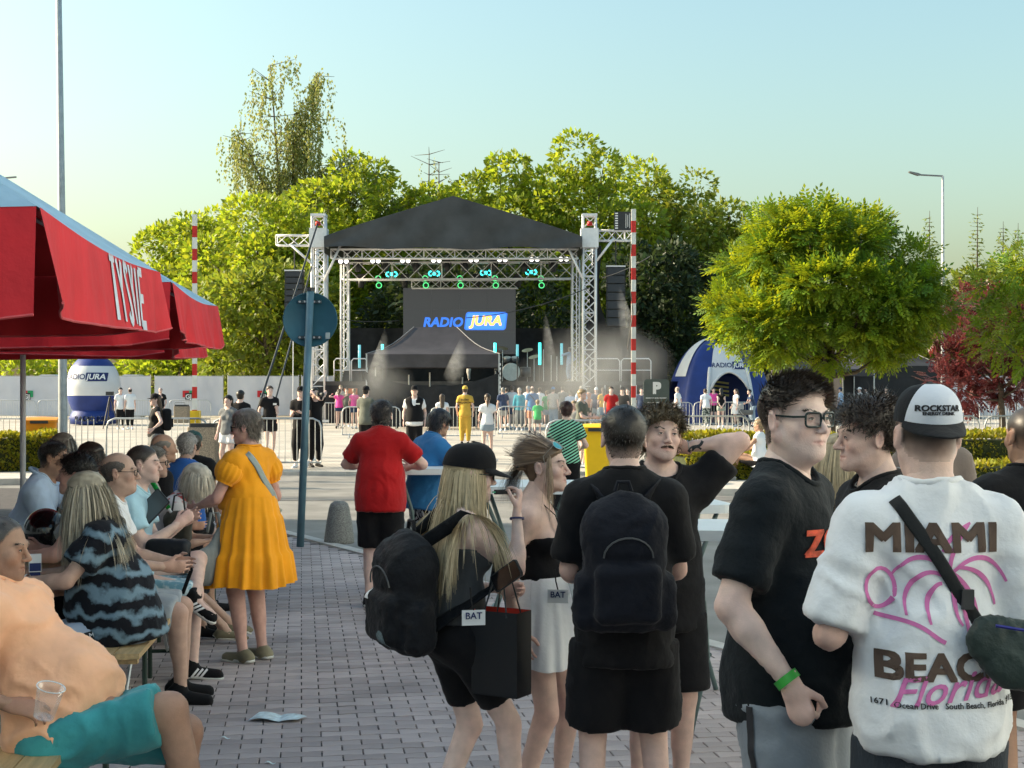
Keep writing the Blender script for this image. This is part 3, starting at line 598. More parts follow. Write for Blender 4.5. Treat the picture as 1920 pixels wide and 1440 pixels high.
for i, px in enumerate((734, 814, 911, 996)):
    e = empty('cyan_bar_lamp', (sx(px, 1.04), SY * 1.04, sz(514 - (px - 734) * .015, 1.04)), 0, f'glowing cyan bar lamp under the truss, {ORD[i]}', 'stage lamp', 'cyan bar lamps'); MB().box((0, .15, .0), (.6, .2, .3)).build('housing', dkm, e)
    MB().box((0, .03, 0), (.15, .04, .17)).build('centre_light', cyan_e, e)
    for d in (-1, 1): MB().tube([(d * .14, .03, .12), (d * .24, .03, .09), (d * .28, .03, 0), (d * .24, .03, -.09), (d * .14, .03, -.12)], .04, 6).build('ring_light', cyan_e, e)
for i, px in enumerate((709, 797, 862, 928, 1014)):
    for k, py in enumerate((522, 535)):
        e = empty('ring_lamp', (sx(px + k * 1.5, 1.06), SY * 1.06, sz(py, 1.06)), 0, f'green ring lamp, {("upper", "lower")[k]} one of the hanging pair that is {ORD[i]}', 'stage lamp', 'green ring lamps'); MB().lathe([(0, 0), (.15, 0), (.17, .1), (.12, .3), (0, .3)], 12).build('housing', dkm, e, True).rotation_euler = (R(-90), 0, 0)
        MB().tube([(.14 * math.cos(a), -.012, .14 * math.sin(a)) for a in np.linspace(0, 6.283, 17)], .024, 5).build('ring', green_e, e)
for px, y0, y1, lab in ((674, 645, 690, 'cyan light tube beside the left of the black tent'), (717, 645, 658, 'cyan light tube mostly hidden behind the tent roof at left'), (928, 642, 668, 'cyan light tube at the right tip of the tent roof'), (970, 645, 668, 'pale light tube just right of the video screen'), (1012, 641, 684, 'bright cyan light tube left of the singer'), (1053, 642, 684, 'thin cyan light tube just behind the singer')):
    e = empty('light_tube', (sx(px, 1.04), SY * 1.04, sz(y1, 1.04)), 0, lab, 'light tube', 'cyan light tubes'); h = (y1 - y0) / ss; MB().cyl((0, 0, 0), (0, 0, h), .07, n=8).build('tube', cyan_e if px in (928, 1012, 717) else mat('tube_pale', (.2, .45, .5), .4, 0, emis=(.1, .35, .4), estr=.7), e, True); MB().cyl((0, .03, dk - sz(y1, 1.04)), (0, .03, 0), .03).build('stand', dkm, e)
# line arrays
def line_array(px, y0, y1, lab):
    e = empty('speaker_column', (sx(px), SY, sz(y1)), 0, lab, 'speaker', 'hanging speaker columns'); h = (y1 - y0) / ss; n = 7
    for i in range(n): MB().box((0, .3 - .03 * (n - i) * .6, h * (i + .5) / n), (.92, .5, h / n - .03)).build('cabinet', dkm, e); MB().box((0, .02 - .03 * (n - i) * .6, h * (i + .5) / n), (.8, .02, h / n - .07)).build('grille', mat('grille', (.035, .04, .05), .6, .1, 90), e)
    MB().box((0, .2, h + .03), (.95, .4, .06)).build('flying_frame', alu, e); MB().cyl((0, .2, h), (0, .2, h + 1.7), .03).build('chain_hoist', dkm, e); return e
line_array(551, 508, 590, 'black speaker column hanging from the left stage wing'); line_array(1155, 500, 612, 'black speaker column hanging from the right stage wing')
e = empty('parking_notice', (sx(1168), SY - .6, sz(434)), 0, 'small black notice board with white lines by the right pole', 'sign'); MB().box((0, 0, .45), (.95, .06, .9)).build('board', dkm, e)
for k in range(7): MB().box((-.36, -.035, .1 + k * .12), (.14, .012, .06)).build('glyph', white_t, e)
for k in range(4): MB().box((.1 + k * .09, -.035, .45), (.025, .012, .7 - .1 * (k % 2))).build('rule', white_t, e)
# drum kit
e = empty('drum_kit', (sx(962, 1.06), SY * 1.06, dk), 0, 'drum kit on the stage right of the black tent', 'drum kit'); hoopm = mat('drum_wrap', (.1, .1, .11), .3); dh = mat('drum_head', (.62, .62, .6), .6)
for nm, x, y, z, r, w, tilt in (('bass_drum', -.1, -.4, .5, .48, .5, 90), ('tom', -.3, -.2, 1.15, .2, .25, 20), ('tom', .1, -.2, 1.15, .2, .25, 20), ('floor_tom', .65, .1, .5, .28, .5, 0), ('snare', -.75, .1, .65, .2, .18, 0)):
    o = MB().lathe([(r, -w / 2), (r, w / 2)], 18).build(nm, hoopm, e, True); o.location = (x, y, z); o.rotation_euler = (R(tilt), 0, 0); MB().lathe([(0, w / 2 + .01), (r * .97, w / 2 + .01), (r, w / 2 - .03)], 18).build('drum_head', dh, o)
for x, z, t in ((-.9, 1.55, 12), (.75, 1.65, -10), (1.1, 1.3, -14), (-.55, 1.75, 8)): o = MB().lathe([(0, .03), (.06, .02), (.3, 0)], 16, (0, 0, 0)).build('cymbal', mat('brass', (.6, .5, .25), .3, metal=.8), e); o.location = (x, .1, z); o.rotation_euler = (R(20), R(t), 0); MB().cyl((x, .1, 0), (x, .1, z), .018).build('cymbal_stand', alu, e)
for x in (1.6, 2.0, 2.3): MB().cyl((x, .3, 0), (x, .3, 1.5 + .2 * math.sin(x * 5)), .02).build('microphone_stand', alu, e)
e = empty('orange_case', (sx(661), SY - .8, 0), 0, 'orange cabinet standing left of the black tent before the stage', 'case'); MB().box((0, 0, 1.15), (.62, .5, 1.1)).build('body', mat('orange_case', (.6, .13, .03), .5), e); MB().box((.02, -.26, 1.2), (.26, .02, .5)).build('recess', dkm, e); MB().box((0, 0, .3), (.5, .4, .6)).build('stand', dkm, e)
e = empty('stage_monitor', (sx(660), SY + .2, dk), 0, 'black monitor speaker on the left stage platform above the orange cabinet', 'speaker'); MB().prism([(-.5, 0), (.5, 0), (.42, .55), (-.42, .55)], .5, lambda x, y, z: (x, z, y)).build('cabinet', dkm, e); MB().box((0, -.01, .28), (.7, .02, .4)).build('grille', MATS['grille'], e)
# ------------------------------------------------------------------ tents
tentm = mat('tent_black', (.05, .045, .05), .55, .25, 1.5, .5, 6); tent_d = mat('tent_dark', (.022, .022, .025), .7, .25, 1.5, .5, 6)
def folding_tent(px0, px1, s_, y_eave, y_ridge, ridge, depth, lab, drop_py, wall=None, sag=.0, top=None):
    x0, x1 = (px0 - 960) / s_, (px1 - 960) / s_; y0 = F / s_; ze, zr_ = Z(y_eave, s_), Z(y_ridge, s_); w = x1 - x0; e = empty('folding_tent', ((x0 + x1) / 2, y0 + depth / 2, 0), 0, lab, 'tent', 'black folding tents')
    m_ = top or tentm; hw, hd, rw = w / 2, depth / 2, ridge * w / 2; c = [(-hw, -hd, ze), (hw, -hd, ze), (hw, hd, ze), (-hw, hd, ze)]; r0, r1 = np.array((-rw, 0, zr_)), np.array((rw, 0, zr_))
    def panel(a, b_, p, q_, n=10):
        a, b_, p, q_ = map(np.array, (a, b_, p, q_))
        return lambda u, v: tuple((a * (1 - u) + b_ * u) * (1 - v) + (p * (1 - u) + q_ * u) * v - np.array((0, 0, .22 * math.sin(math.pi * v) ** 1.2)) * (zr_ - ze) * .9)
    for a, b_, p, q_ in ((c[0], c[1], r0, r1), (c[1], c[2], r1, r1), (c[2], c[3], r1, r0), (c[3], c[0], r0, r0)): MB().grid(panel(a, b_, p, q_), 12, 10).build('roof_panel', m_, e, True)
    zd = Z(drop_py, s_)
    for a, b_ in ((c[0], c[1]), (c[1], c[2]), (c[2], c[3]), (c[3], c[0])):
        a, b_ = np.array(a), np.array(b_); MB().grid(lambda u, v: tuple(a * (1 - u) + b_ * u + np.array((0, 0, (zd - ze) * v)) + np.array((0, -.02, 0)) * math.sin(u * 9) * v), 16, 3).build('valance', m_, e, True)
    for q_ in c: MB().beam((q_[0] * .99, q_[1] * .99, 0), (q_[0] * .99, q_[1] * .99, ze), .06, .06).build('leg', grey, e)
    for s1, s2 in (((c[0]), r0), ((c[1]), r1)): MB().tube([np.array(s1) * (1 - t) + np.array(s2) * t - np.array((0, .02, .2 * math.sin(math.pi * t) ** 1.2 * (zr_ - ze) * .9 - .02)) for t in np.linspace(0, 1, 8)], .018, 5).build('seam', mat('seam_pale', (.3, .29, .3), .7), e)
    return e, c, w, ze
e, c, w, ze = folding_tent(686, 937, 45., 664, 610, .33, 4., 'black folding tent with sagging side cloth standing before the stage', 689)
MB().grid(lambda u, v: (c[0][0] + w * u, c[0][1] + .03 * math.sin(u * 25 + v * 4), .12 + (Z(697, 45.) - .12 - .62 * math.sin(math.pi * u) ** .8) * v), 40, 8).build('side_cloth', blk, e, True)
MB().grid(lambda u, v: (c[1][0] - .03, c[1][1] + 4 * u, .12 + (Z(700, 45.) - .3) * v), 8, 4).build('side_wall', blk, e)
for k in range(14): MB().box((c[1][0] + .02, c[1][1] - .03, .25 + k * .19), (.05, .03, .1)).build('leg_mark', white_t, e)
mix = empty('mixing_desk', (sx(815, 38 / 45.), F / 45. + 1.6, 0), 0, 'sound desk and table inside the black tent before the stage', 'desk'); MB().box((0, 0, .95), (3.6, .9, .08)).build('table_top', dkm, mix); MB().box((.3, -.1, 1.12), (1.2, .5, .18)).build('console', mat('console_grey', (.2, .2, .21), .4), mix)
for k in range(4): MB().box((-1.7 + 3.4 * (k % 2), -.35 + .7 * (k // 2), .46), (.06, .06, .92)).build('leg', dkm, mix)
for x, h in ((-1.2, 2.3), (-.3, 2.4), (1.1, 2.2)): MB().cyl((x, .2, .99), (x, .2, h), .03).build('lamp_stand', alu, mix)
folding_tent(1475, 1640, 36., 692, 655, .3, 4.5, 'black folding tent with open front partly hidden by the round tree', 705, top=tentm)
e, c, w, ze = folding_tent(1580, 1785, 34., 686, 640, .25, 5., 'closed black folding tent right of the round tree trunk', 708, top=tent_d)
MB().grid(lambda u, v: (c[0][0] + w * u, c[0][1] + .05 + .03 * math.sin(u * 30), .05 + (ze - .1) * v), 30, 3).build('front_wall', tent_d, e, True); MB().grid(lambda u, v: (c[0][0] + .02, c[0][1] + 5 * u, .05 + (ze - .1) * v), 6, 3).build('side_wall', tent_d, e)
# ------------------------------------------------------------------ inflatables
bluem = mat('inflatable_blue', (.012, .035, .19), .5, .15, 2, .3, 4); whitem = mat('inflatable_white', (.62, .63, .66), .5, .05, 2, .3, 4)
def logo(e, org, s_, nrm_y=-1, tgt=None, shear=0.):
    q = s_
    if tgt is None:
        flat_text('logo_word', 'RADIO', navy, (org[0] - .26 * q, org[1], org[2]), (1, 0, 0), (0, 0, 1), .2 * q, e, bold=.012); MB().prism(rrect(.5 * q, .21 * q, .02 * q, sh=.05), .008, lambda x, y, z: (x + org[0] + .31 * q, org[1] - .003 - z, y + org[2])).build('logo_plate', navy, e); flat_text('logo_word', 'JURA', white_t, (org[0] + .31 * q, org[1] - .014, org[2]), (1, 0, 0), (0, 0, 1), .2 * q, e, bold=.02, shear=.15)
    else:
        for t, dx, m_, of, kw in (('RADIO', -.27, navy, .012, dict(bold=.012)), ('JURA', .3, white_t, .03, dict(bold=.02, shear=.15))):
            V, T = text_mesh(t, .2 * q, **kw); V[:, 0] += dx * q; wrap('logo_word', V, T, m_, tgt, org, (1, 0, 0), (0, 0, 1), e, of, .1 * q, 2.)
        V = np.array([(x + .31 * q, y, 0) for x, y in rrect(.52 * q, .23 * q, .02 * q, sh=.05)] + [(.31 * q, 0, 0)]); n = len(V) - 1; wrap('logo_plate', V, np.array([(i, (i + 1) % n, n) for i in range(n)]), navy, tgt, org, (1, 0, 0), (0, 0, 1), e, .02, .12 * q, 2.)
# ball-topped pillar at left
s_ = 40.; x, y = P(175, s_); e = empty('inflatable_balloon', (x, y, 0), 0, 'blue and white inflatable ball on a base by the white banners', 'inflatable'); rb = 1.24; cz = Z(728, s_)
prof = [(rb * math.cos(a) * (1 if a > 0 else .98), rb * 1.32 * math.sin(a) + cz) for a in np.linspace(-1.35, 1.5, 36)]
o = MB().lathe(prof, 40).build('ball', bluem, e, True)
k0 = [i for i, (r, z) in enumerate(prof) if Z(746, s_) < z < Z(683, s_)]
band = MB().lathe([(r * 1.006 + .004, z) for r, z in prof[k0[0]:k0[-1] + 1]], 40, wob=lambda a, t: 0).build('white_band', whitem, e, True)
logo(e, (-.1, 0, Z(707, s_)), 1.75, tgt=band); MB().lathe([(.3, 0), (1.05, .05), (1.1, .35), (.9, .75), (.5, .9)], 24).build('base', bluem, e, True)
V, T = text_mesh('RADIO JURA', .3, bold=.02); mobj('logo_word', np.stack([V[:, 0] + .3, np.full(len(V), -1.12), V[:, 1] + .3], 1), T, white_t, e)
# arch tent at right
s_ = 38.; x, y = P(1347, s_); e = empty('inflatable_tent', (x, y, 0), R(6), 'blue and white inflatable arch tent right of the stage', 'tent'); Wt, Dt, Ht = 2.75, 2.6, Z(634, s_)
def dome(u, v):
    a = u * 6.283; t = v * 1.45; r = math.cos(t) ** .8; sq = 1 / max(abs(math.cos(a)), abs(math.sin(a))) ** .45; return (Wt * r * math.cos(a) * sq * .95, Dt * r * math.sin(a) * sq * .95, Ht * math.sin(t) ** 1.1)
def seg_dome(nm, a0, a1, v0, m_, off=0.):
    return MB().grid(lambda u, v: tuple(np.array(dome((a0 + (a1 - a0) * u) / 360, v0 + (1 - v0) * v)) * (1 + off)), 14, 14).build(nm, m_, e, True)
for k, (a0, a1) in enumerate(((-68, -22), (22, 68), (112, 158), (202, 248))): seg_dome('shell_leg', a0, a1, 0, bluem)
for k, (a0, a1) in enumerate(((-22, 22), (68, 112), (158, 202))): seg_dome('arch_panel', a0, a1, .38, bluem)
fw = MB().grid(lambda u, v: tuple(np.array(dome((248 + 44 * u) / 360, (.3 + .16 * math.sin(math.pi * u) ** .7) * (1 - v) + .8 * v)) * 1.012), 18, 10).build('front_panel', whitem, e, True)
for a0 in (246, 294): MB().tube([np.array(dome(a0 / 360, v)) * 1.015 for v in np.linspace(0, .5, 10)], .09, 8).build('arch_edge', whitem, e, True)
MB().tube([np.array(dome((248 + 44 * u) / 360, .3 + .16 * math.sin(math.pi * u) ** .7)) * 1.015 for u in np.linspace(0, 1, 14)], .07, 8).build('arch_edge', whitem, e, True)
seg_dome('side_window', 180 + 8, 180 + 38, .42, whitem, .012)
logo(e, (.12, -Dt, Z(686, s_)), 1.6, tgt=fw)
MB().grid(lambda u, v: (-1.9 + 3.8 * u, .8, 2.3 * v), 2, 2).build('inner_wall', navy, e)
for k in range(4): MB().beam((-1.5, .7 - .02 * k, 2.25 - k * .22), (.7, .7 - .02 * k, 1.95 - k * .2), .02, .09).build('inner_stripe', mat('stripe_yellow', (.5, .45, .15), .6), e)
# ------------------------------------------------------------------ banners on site fence
bann = mat('banner_white', (.6, .6, .65), .7, .05, 1, .35, 3); redp = mat('print_red', (.55, .02, .03), .6); grnp = mat('print_green', (.02, .3, .12), .6)
def banner(px0, px1, s_, y0, y1, lab, lg=None, nm='fence_banner'):
    x0, x1 = (px0 - 960) / s_, (px1 - 960) / s_; yy = F / s_; zt, zb_ = Z(y0, s_), Z(y1, s_); e = empty(nm, ((x0 + x1) / 2, yy, 0), 0, lab, 'banner', 'white banners on the site fence'); w = x1 - x0; ph = random.random() * 6
    MB().grid(lambda u, v: (-w / 2 + w * u, .03 * math.sin(u * 14 + ph) + .02 * math.sin(u * 40 + v * 9), zb_ + (zt - zb_) * v), 36, 6).build('cloth', bann, e, True)
    for x in (-w / 2, w / 2): MB().cyl((x, .06, 0), (x, .06, zt + .08), .025).build('post', grey, e); MB().box((x, .06, .06), (.3, .7, .12)).build('foot', mat('foot_block', (.2, .2, .2), .9), e)
    MB().cyl((-w / 2, .06, zt + .02), (w / 2, .06, zt + .02), .02).build('rail', grey, e); MB().cyl((-w / 2, .06, .2), (w / 2, .06, .2), .02).build('rail', grey, e)
    if lg is not None:
        c = (lg - (px0 + px1) / 2) / s_; z = Z(744, s_); MB().box((c + .03, -.06, z), (.38, .012, .42)).build('logo_square', mat('print_black', (.02, .02, .025), .6), e); MB().box((c - .12, -.055, z + .16), (.36, .01, .36)).build('logo_red', redp, e); MB().box((c + .22, -.053, z + .16), (.3, .01, .36)).build('logo_green', grnp, e)
        flat_text('logo_word', 'GJ', white_t, (c + .03, -.068, z), (1, 0, 0), (0, 0, 1), .34, e, bold=.02)
fs = 34.
for a, b_, lg, lab in ((-120, 112, 50, 'white banner with square logo left of the lamp post'), (116, 282, None, 'plain white banner behind the inflatable ball'), (290, 418, 353, 'white banner with logo behind the left striped pole'), (427, 560, 493, 'white banner with logo left of the round sign'), (565, 625, None, 'short plain white banner beside the left stage tower'), (1785, 1830, None, 'pale blue white banner right of the closed black tent'), (1832, 1905, None, 'white banner below the crimson tree'), (1908, 2010, None, 'white banner at the right picture edge')): banner(a, b_, fs, 706, 779, lab, lg)
toil = mat('toilet_plastic', (.55, .56, .58), .5)
for px, lab in ((95, 'white portable toilet roof behind the banner left of the lamp post'), (250, 'white portable toilet roof behind the banner right of the inflatable ball')):
    x, y = P(px, 32); e = empty('portable_toilet', (x, y, 0), 0, lab, 'toilet', 'portable toilets'); MB().box((0, 0, 1.1), (1.15, 1.15, 2.2)).build('cabin', toil, e); MB().prism([(-.75, 0), (.75, 0), (.72, .12), (.35, .3), (-.35, .3), (-.72, .12)], 1.3, lambda x, y, z: (x, z - .65, y + 2.2)).build('roof', toil, e); MB().box((0, -.59, 1.1), (.8, .04, 1.9)).build('door', toil, e)
# ================================================================== umbrellas
redc = mat('umbrella_red', (.62, .02, .03), .7, .12, 3, .4, 9); topc = mat('umbrella_top', (.3, .47, .6), .75, .12, 3, .4, 9); seamr = mat('umbrella_piping', (.6, .09, .1), .7)
ua = R(5.5); UA = np.array((-math.sin(ua), math.cos(ua), 0)); UR = np.array((math.cos(ua), math.sin(ua), 0))
def umbrella(corner, wid, dep, zr_, zap, vh, lab, pole_px=None, text=None, seed=0):
    c0 = np.array((*corner, 0.)); ctr = c0 + UA * dep / 2 - UR * wid / 2; e = empty('parasol', tuple(ctr), 0, lab, 'parasol', 'red beer parasols'); rg = random.Random(seed)
    loc = lambda a, b_, z: UR * a * wid / 2 + UA * b_ * dep / 2 + np.array((0, 0, z))
    cs = [loc(1, -1, zr_), loc(1, 1, zr_), loc(-1, 1, zr_), loc(-1, -1, zr_)]; ap = np.array((0, 0, zap)); top = MB(); 
    for k in range(4):
        a, b_ = cs[k], cs[(k + 1) % 4]
        f = lambda u, v: tuple((a * (1 - u) + b_ * u) * (1 - v) + ap * v + np.array((0, 0, -.16 * math.sin(math.pi * u) * (1 - v) * v * 1.6 - .05 * math.sin(math.pi * u) * (1 - v))))
        MB().grid(f, 16, 12).build('canopy_panel', topc, e, True)
        MB().grid(lambda u, v: tuple(np.array(f(1 - u, v)) - np.array((0, 0, .012))), 16, 12).build('canopy_lining', redc, e, True)
    vals = []
    for k in range(4):
        a, b_ = cs[k], cs[(k + 1) % 4]; out = nrm(np.cross(b_ - a, (0, 0, 1))); ph = rg.uniform(0, 6); amp = .009 if text and k == 0 else .028
        def vf(u, v, a=a, b_=b_, out=out, ph=ph):
            edge = max(0, 1 - min(u, 1 - u) / .09); h = vh[k] * (1 + .05 * math.sin(u * 4 + ph)) * (1 - .1 * edge)
            w = amp * v * (math.sin(u * 23 + ph) + .6 * math.sin(u * 51 + ph * 2) + .35 * math.sin(u * 93)) + .06 * v * math.sin(math.pi * u) + edge * v * .09
            return tuple(a * (1 - u) + b_ * u + out * (w + .012) + np.array((0, 0, -h * v - .05 * math.sin(math.pi * u) * (1 - v) - .004)))
        o = MB().grid(vf, 72, 10).build('valance', redc, e, True); vals.append(o); MB().tube([vf(u, 1) for u in np.linspace(0, 1, 41)], .007, 5).build('piping', seamr, o)
    for k in range(4): MB().tube([(0, 0, zap - .25), cs[k] * .98 - np.array((0, 0, .03))], [.02, .014], 6).build('rib', grey, e); MB().tube([(0, 0, zap - .9), (cs[k] * .5 + ap * .5) - np.array((0, 0, .05))], .012, 5).build('strut', grey, e)
    wp = mat('parasol_pole', (.55, .57, .6), .4); MB().cyl((0, 0, 0), (0, 0, zap), .032, n=12).build('pole', wp, e, True); MB().box((0, 0, .04), (.6, .6, .08)).build('base', mat('parasol_base', (.25, .25, .25), .8), e)
    if text:
        gl = {'T': [[(0, 1), (1, 1)], [(.5, 1), (.5, 0)]], 'Y': [[(0, 1), (.5, .5)], [(1, 1), (.5, .5)], [(.5, .55), (.5, 0)]], 'S': [bez((.95, .86), (.8, 1.08), (0, 1.1), (.02, .72), (.1, .5), (.9, .55), (.98, .28), (1., -.1), (.2, -.1), (.03, .16), n=18)], 'K': [[(.1, 0), (.1, 1)], [(.1, .4), (.95, 1)], [(.35, .56), (1, 0)]], 'I': [[(.5, 0), (.5, 1)]], 'E': [[(.1, 0), (.1, 1)], [(.1, .97), (1, .97)], [(.1, .5), (.85, .5)], [(.1, .03), (1, .03)]]}
        Vs, Ts, x0, no = [], [], -.6, 0
        for ch in 'TYSKIE':
            cw = .1 if ch == 'I' else .15
            for si, st_ in enumerate(gl[ch]):
                q = np.array(st_, float) * (cw, .36) + (x0, -.18); q = q if len(q) > 3 else np.linspace(q[0], q[-1], 6); V, T = strip(q, .06); V[:, 2] = .0008 * si; Vs.append(V); Ts.append(T + no); no += len(V)
            x0 += cw + .06
        V, T = np.concatenate(Vs), np.concatenate(Ts)
        wrap('lettering', V, T, mat('umbrella_print', (.62, .66, .74), .7), vals[0], loc(1, .22, zr_ - .25), UA, (0, 0, 1), vals[0], .006, .03, .5)
    return e, vals, loc
umbrella((-2.13, 6.55), 4.3, 3.75, 2.6, 3.95, (.46, .46, .46, .56), 'large red parasol nearest the camera with white lettering on its valance', text=True, seed=1)
e2, v2, loc2 = umbrella((-2.57, 11.0), 3.7, 3.3, 2.58, 3.65, (.42, .42, .42, .5), 'middle red parasol showing behind the lettered one', seed=2)
for d, w in ((-1.0, .16), (-.78, .05), (-.66, .17)): MB().box(tuple(loc2(0, 1, 2.2) + UR * d + UA * -.05), (w, .01, .07), rz=ua).build('print_block', white_t, v2[1])
umbrella((-3.55, 15.0), 3.6, 3.2, 2.56, 3.4, (.44, .44, .44, .44), 'farthest red parasol low behind the other two', seed=3)

# ================================================================== street furniture
lampm = mat('lamp_post_grey', (.2, .21, .22), .5, .1, 5, metal=.3)
x, y = P(118, 109); e = empty('lamp_post', (x, y, 0), 0, 'tall grey lamp post rising out of the picture at left', 'lamp post'); MB().tube([(0, 0, 0), (0, 0, 1.2), (-.02, 0, 4.5), (-.1, 0, 10.2)], [.088, .078, .066, .045], 12).build('pole', mat('post_galv', (.34, .38, .4), .5, .15, 8, metal=.2), e, True); MB().beam((-.1, 0, 10.2), (-.1, 1.2, 10.4), .06, .06).box((-.1, 1.4, 10.42), (.3, .6, .09)).build('lamp_arm', lampm, e)
x, y = P(1768, 36); e = empty('lamp_post', (x, y, 0), 0, 'slim lamp post with an angled arm above the round tree at right', 'lamp post'); h = Z(330, 36); MB().tube([(0, 0, 0), (0, 0, 4), (0, 0, h)], [.14, .1, .06], 10).build('pole', mat('post_pale', (.5, .51, .52), .5), e, True); MB().cyl((0, 0, h), (-1.15, 0, h + .06), .045).build('arm', lampm, e); MB().prism([(0, -.03), (-.2, -.06), (-.65, .1), (-.68, .16), (-.2, .06)], .3, lambda x, y, z: (x - 1.1, z - .15, y + h + .08)).build('lamp_head', lampm, e)
x, y = P(-20, 60); e = empty('lamp_post', (x, y, 0), 0, 'lamp post whose thin grey arm tip enters at the left edge', 'lamp post'); h = Z(333, 60); MB().tube([(0, 0, 0), (0, 0, h)], [.1, .06], 10).build('pole', lampm, e, True); MB().cyl((0, 0, h - .05), (.84, 0, h + .02), .03).build('arm', lampm, e)
# round road sign seen from behind
signb = mat('sign_back', (.028, .11, .155), .5, .12, 4, metal=.2); x, y = Gd(563, 1025); e = empty('road_sign', (x, y, 0), 0, 'round road sign seen from its dark blue back on a leaning pole', 'road sign'); tx = (582 - 563) / 167.6; ht = Z(545, 167.6)
MB().tube([(0, 0, 0), (tx, 0, ht)], .042, 14).build('pole', mat('sign_pole', (.1, .19, .24), .45, .15, 6, metal=.2), e, True); MB().cyl((tx, 0, ht - .005), (tx, 0, ht + .035), .048, n=14).build('pole_cap', dkm, e)
cx, cz = tx * .9, Z(599, 167.6); o = MB().lathe([(0, .0), (.295, .0), (.305, -.008), (.308, .004), (.3, .018), (0, .018)], 48).build('disc', signb, e, True); o.location = (cx, .055, cz); o.rotation_euler = (R(-90), 0, 0)
for dz in (.2, -.2):
    b_ = MB().box((cx, .03, cz + dz), (.26, .03, .035)).build('bracket', mat('bracket_dark', (.05, .07, .08), .4, metal=.4), e)
    for d in (-.11, -.05, .05, .11): MB().cyl((cx + d, .005, cz + dz), (cx + d, .02, cz + dz), .012, n=8).build('bolt', grey, b_)
MB().box((cx + .2, .04, cz - .18), (.05, .01, .07), rz=.1).build('sticker', mat('sticker_grey', (.3, .36, .38), .6), e)
# granite bollard
gran = mat('granite_chips', (.2, .2, .19), .85, .55, 90, .6, 140); x, y = Gd(636, 1018); o = MB().lathe([(.172, 0), (.174, .03), (.15, .22), (.125, .36), (.118, .4), (.1, .45), (.06, .478), (0, .487)], 28).build('bollard', gran, None, True); o.location = (x, y, 0); tag(o, 'conical speckled stone bollard by the kerb beside the man in red', 'bollard')
# raised striped barrier arms
wst = mat('arm_white', (.7, .7, .66), .5); rst = mat('arm_red', (.55, .02, .015), .5); ylw = mat('post_yellow', (.75, .5, .02), .5)
def barrier_arm(px, s_, top, bot, post_top, lab, flip=0):
    x, y = P(px, s_); e = empty('barrier_arm', (x, y, 0), 0, lab, 'parking barrier', 'raised parking barriers'); zt, zb_ = Z(top, s_), Z(bot, s_); n = 18; 
    for i in range(n):
        a, b_ = zb_ + (zt - zb_) * i / n, zb_ + (zt - zb_) * (i + 1) / n; MB().box((0, 0, (a + b_) / 2), (.1, .06, b_ - a)).build('stripe', rst if i % 2 == flip and i < n - 1 else wst, e)
    MB().box((0, .08, post_top / 2), (.19, .24, post_top)).build('post', ylw, e); MB().box((0, .08, .03), (.35, .4, .06)).build('base', dkm, e)
    return e
barrier_arm(365, 86, 402, 790, Z(770, 86), 'raised red and white barrier arm at left on a yellow post')
e = barrier_arm(1188, 86, 392, 790, .9, 'raised red and white barrier arm right of the stage'); MB().tube([(-.05, -.06, 4.9), (-.1, -.07, 4.2), (-.02, -.06, 3.4), (-.14, -.06, 2.6)], .01, 4).build('wire', dkm, e)
conc = mat('exposed_aggregate', (.3, .25, .19), .9, .6, 70, .7, 90)
def bin_conc(px, s_, w, h, lab):
    x, y = P(px, s_); e = empty('concrete_bin', (x, y, 0), 0, lab, 'bin', 'concrete litter bins'); MB().prism(rrect(w, w * .8, .05), h - .08, lambda a, b_, c: (a, b_, c)).build('body', conc, e); MB().prism(rrect(w * .9, w * .7, .05), .08, lambda a, b_, c: (a, b_, c + h - .08)).build('lid', dkm, e); MB().tube([(-w * .4, -w * .38, h), (-w * .4, -w * .38, h + .1), (w * .3, -w * .38, h + .1), (w * .3, -w * .38, h)], .012, 5).build('bag_ring', dkm, e); return e
bin_conc(382, 87, .62, 1.0, 'pebbled concrete litter bin beside the left yellow barrier post'); bin_conc(341, 38, .7, .9, 'small concrete litter bin before the white banner, left of the striped pole')
orm = mat('bin_orange', (.72, .27, .01), .45, .06, 4); yem = mat('bin_yellow', (.8, .5, .01), .45, .06, 4)
def wheelie(px, s_, h, w, m_, lab, rz):
    x, y = P(px, s_); e = empty('wheelie_bin', (x, y, 0), rz, lab, 'bin', 'yellow wheelie bins'); 
    def fn(a, b_, z): k = .82 + .18 * z / (h * .9); return (a * k, b_ * k, z + .06)
    MB().prism(rrect(w, w * 1.1, .06), h * .88, fn).build('body', m_, e); MB().prism(rrect(w * 1.08, w * 1.2, .07), .05, lambda a, b_, z: (a, b_ - .02, z + h * .94)).build('rim', m_, e)
    MB().grid(lambda u, v: ((u - .5) * w * 1.1, (v - .5) * w * 1.22 - .03, h * .99 + .07 * math.sin(math.pi * v) ** .6 * (1 - .4 * abs(u - .5))), 8, 8).build('lid', m_, e, True); MB().box((0, -w * .63, h * .95), (w * .55, .03, .06)).build('label_strip', dkm, e)
    for k in (-1, 1): MB().cyl((k * w * .38, w * .5, .1), (k * w * .45, w * .5, .1), .1, n=14).build('wheel', dkm, e)
    MB().cyl((-w * .45, w * .66, h * .92), (w * .45, w * .66, h * .92), .018).build('handle', m_, e); return e
wheelie(80, 86, 1.08, .68, orm, 'orange wheelie bin left of the tall lamp post', R(8)); wheelie(1122, 102, 1.06, .5, yem, 'yellow wheelie bin behind the young man with the backpack', R(-12))
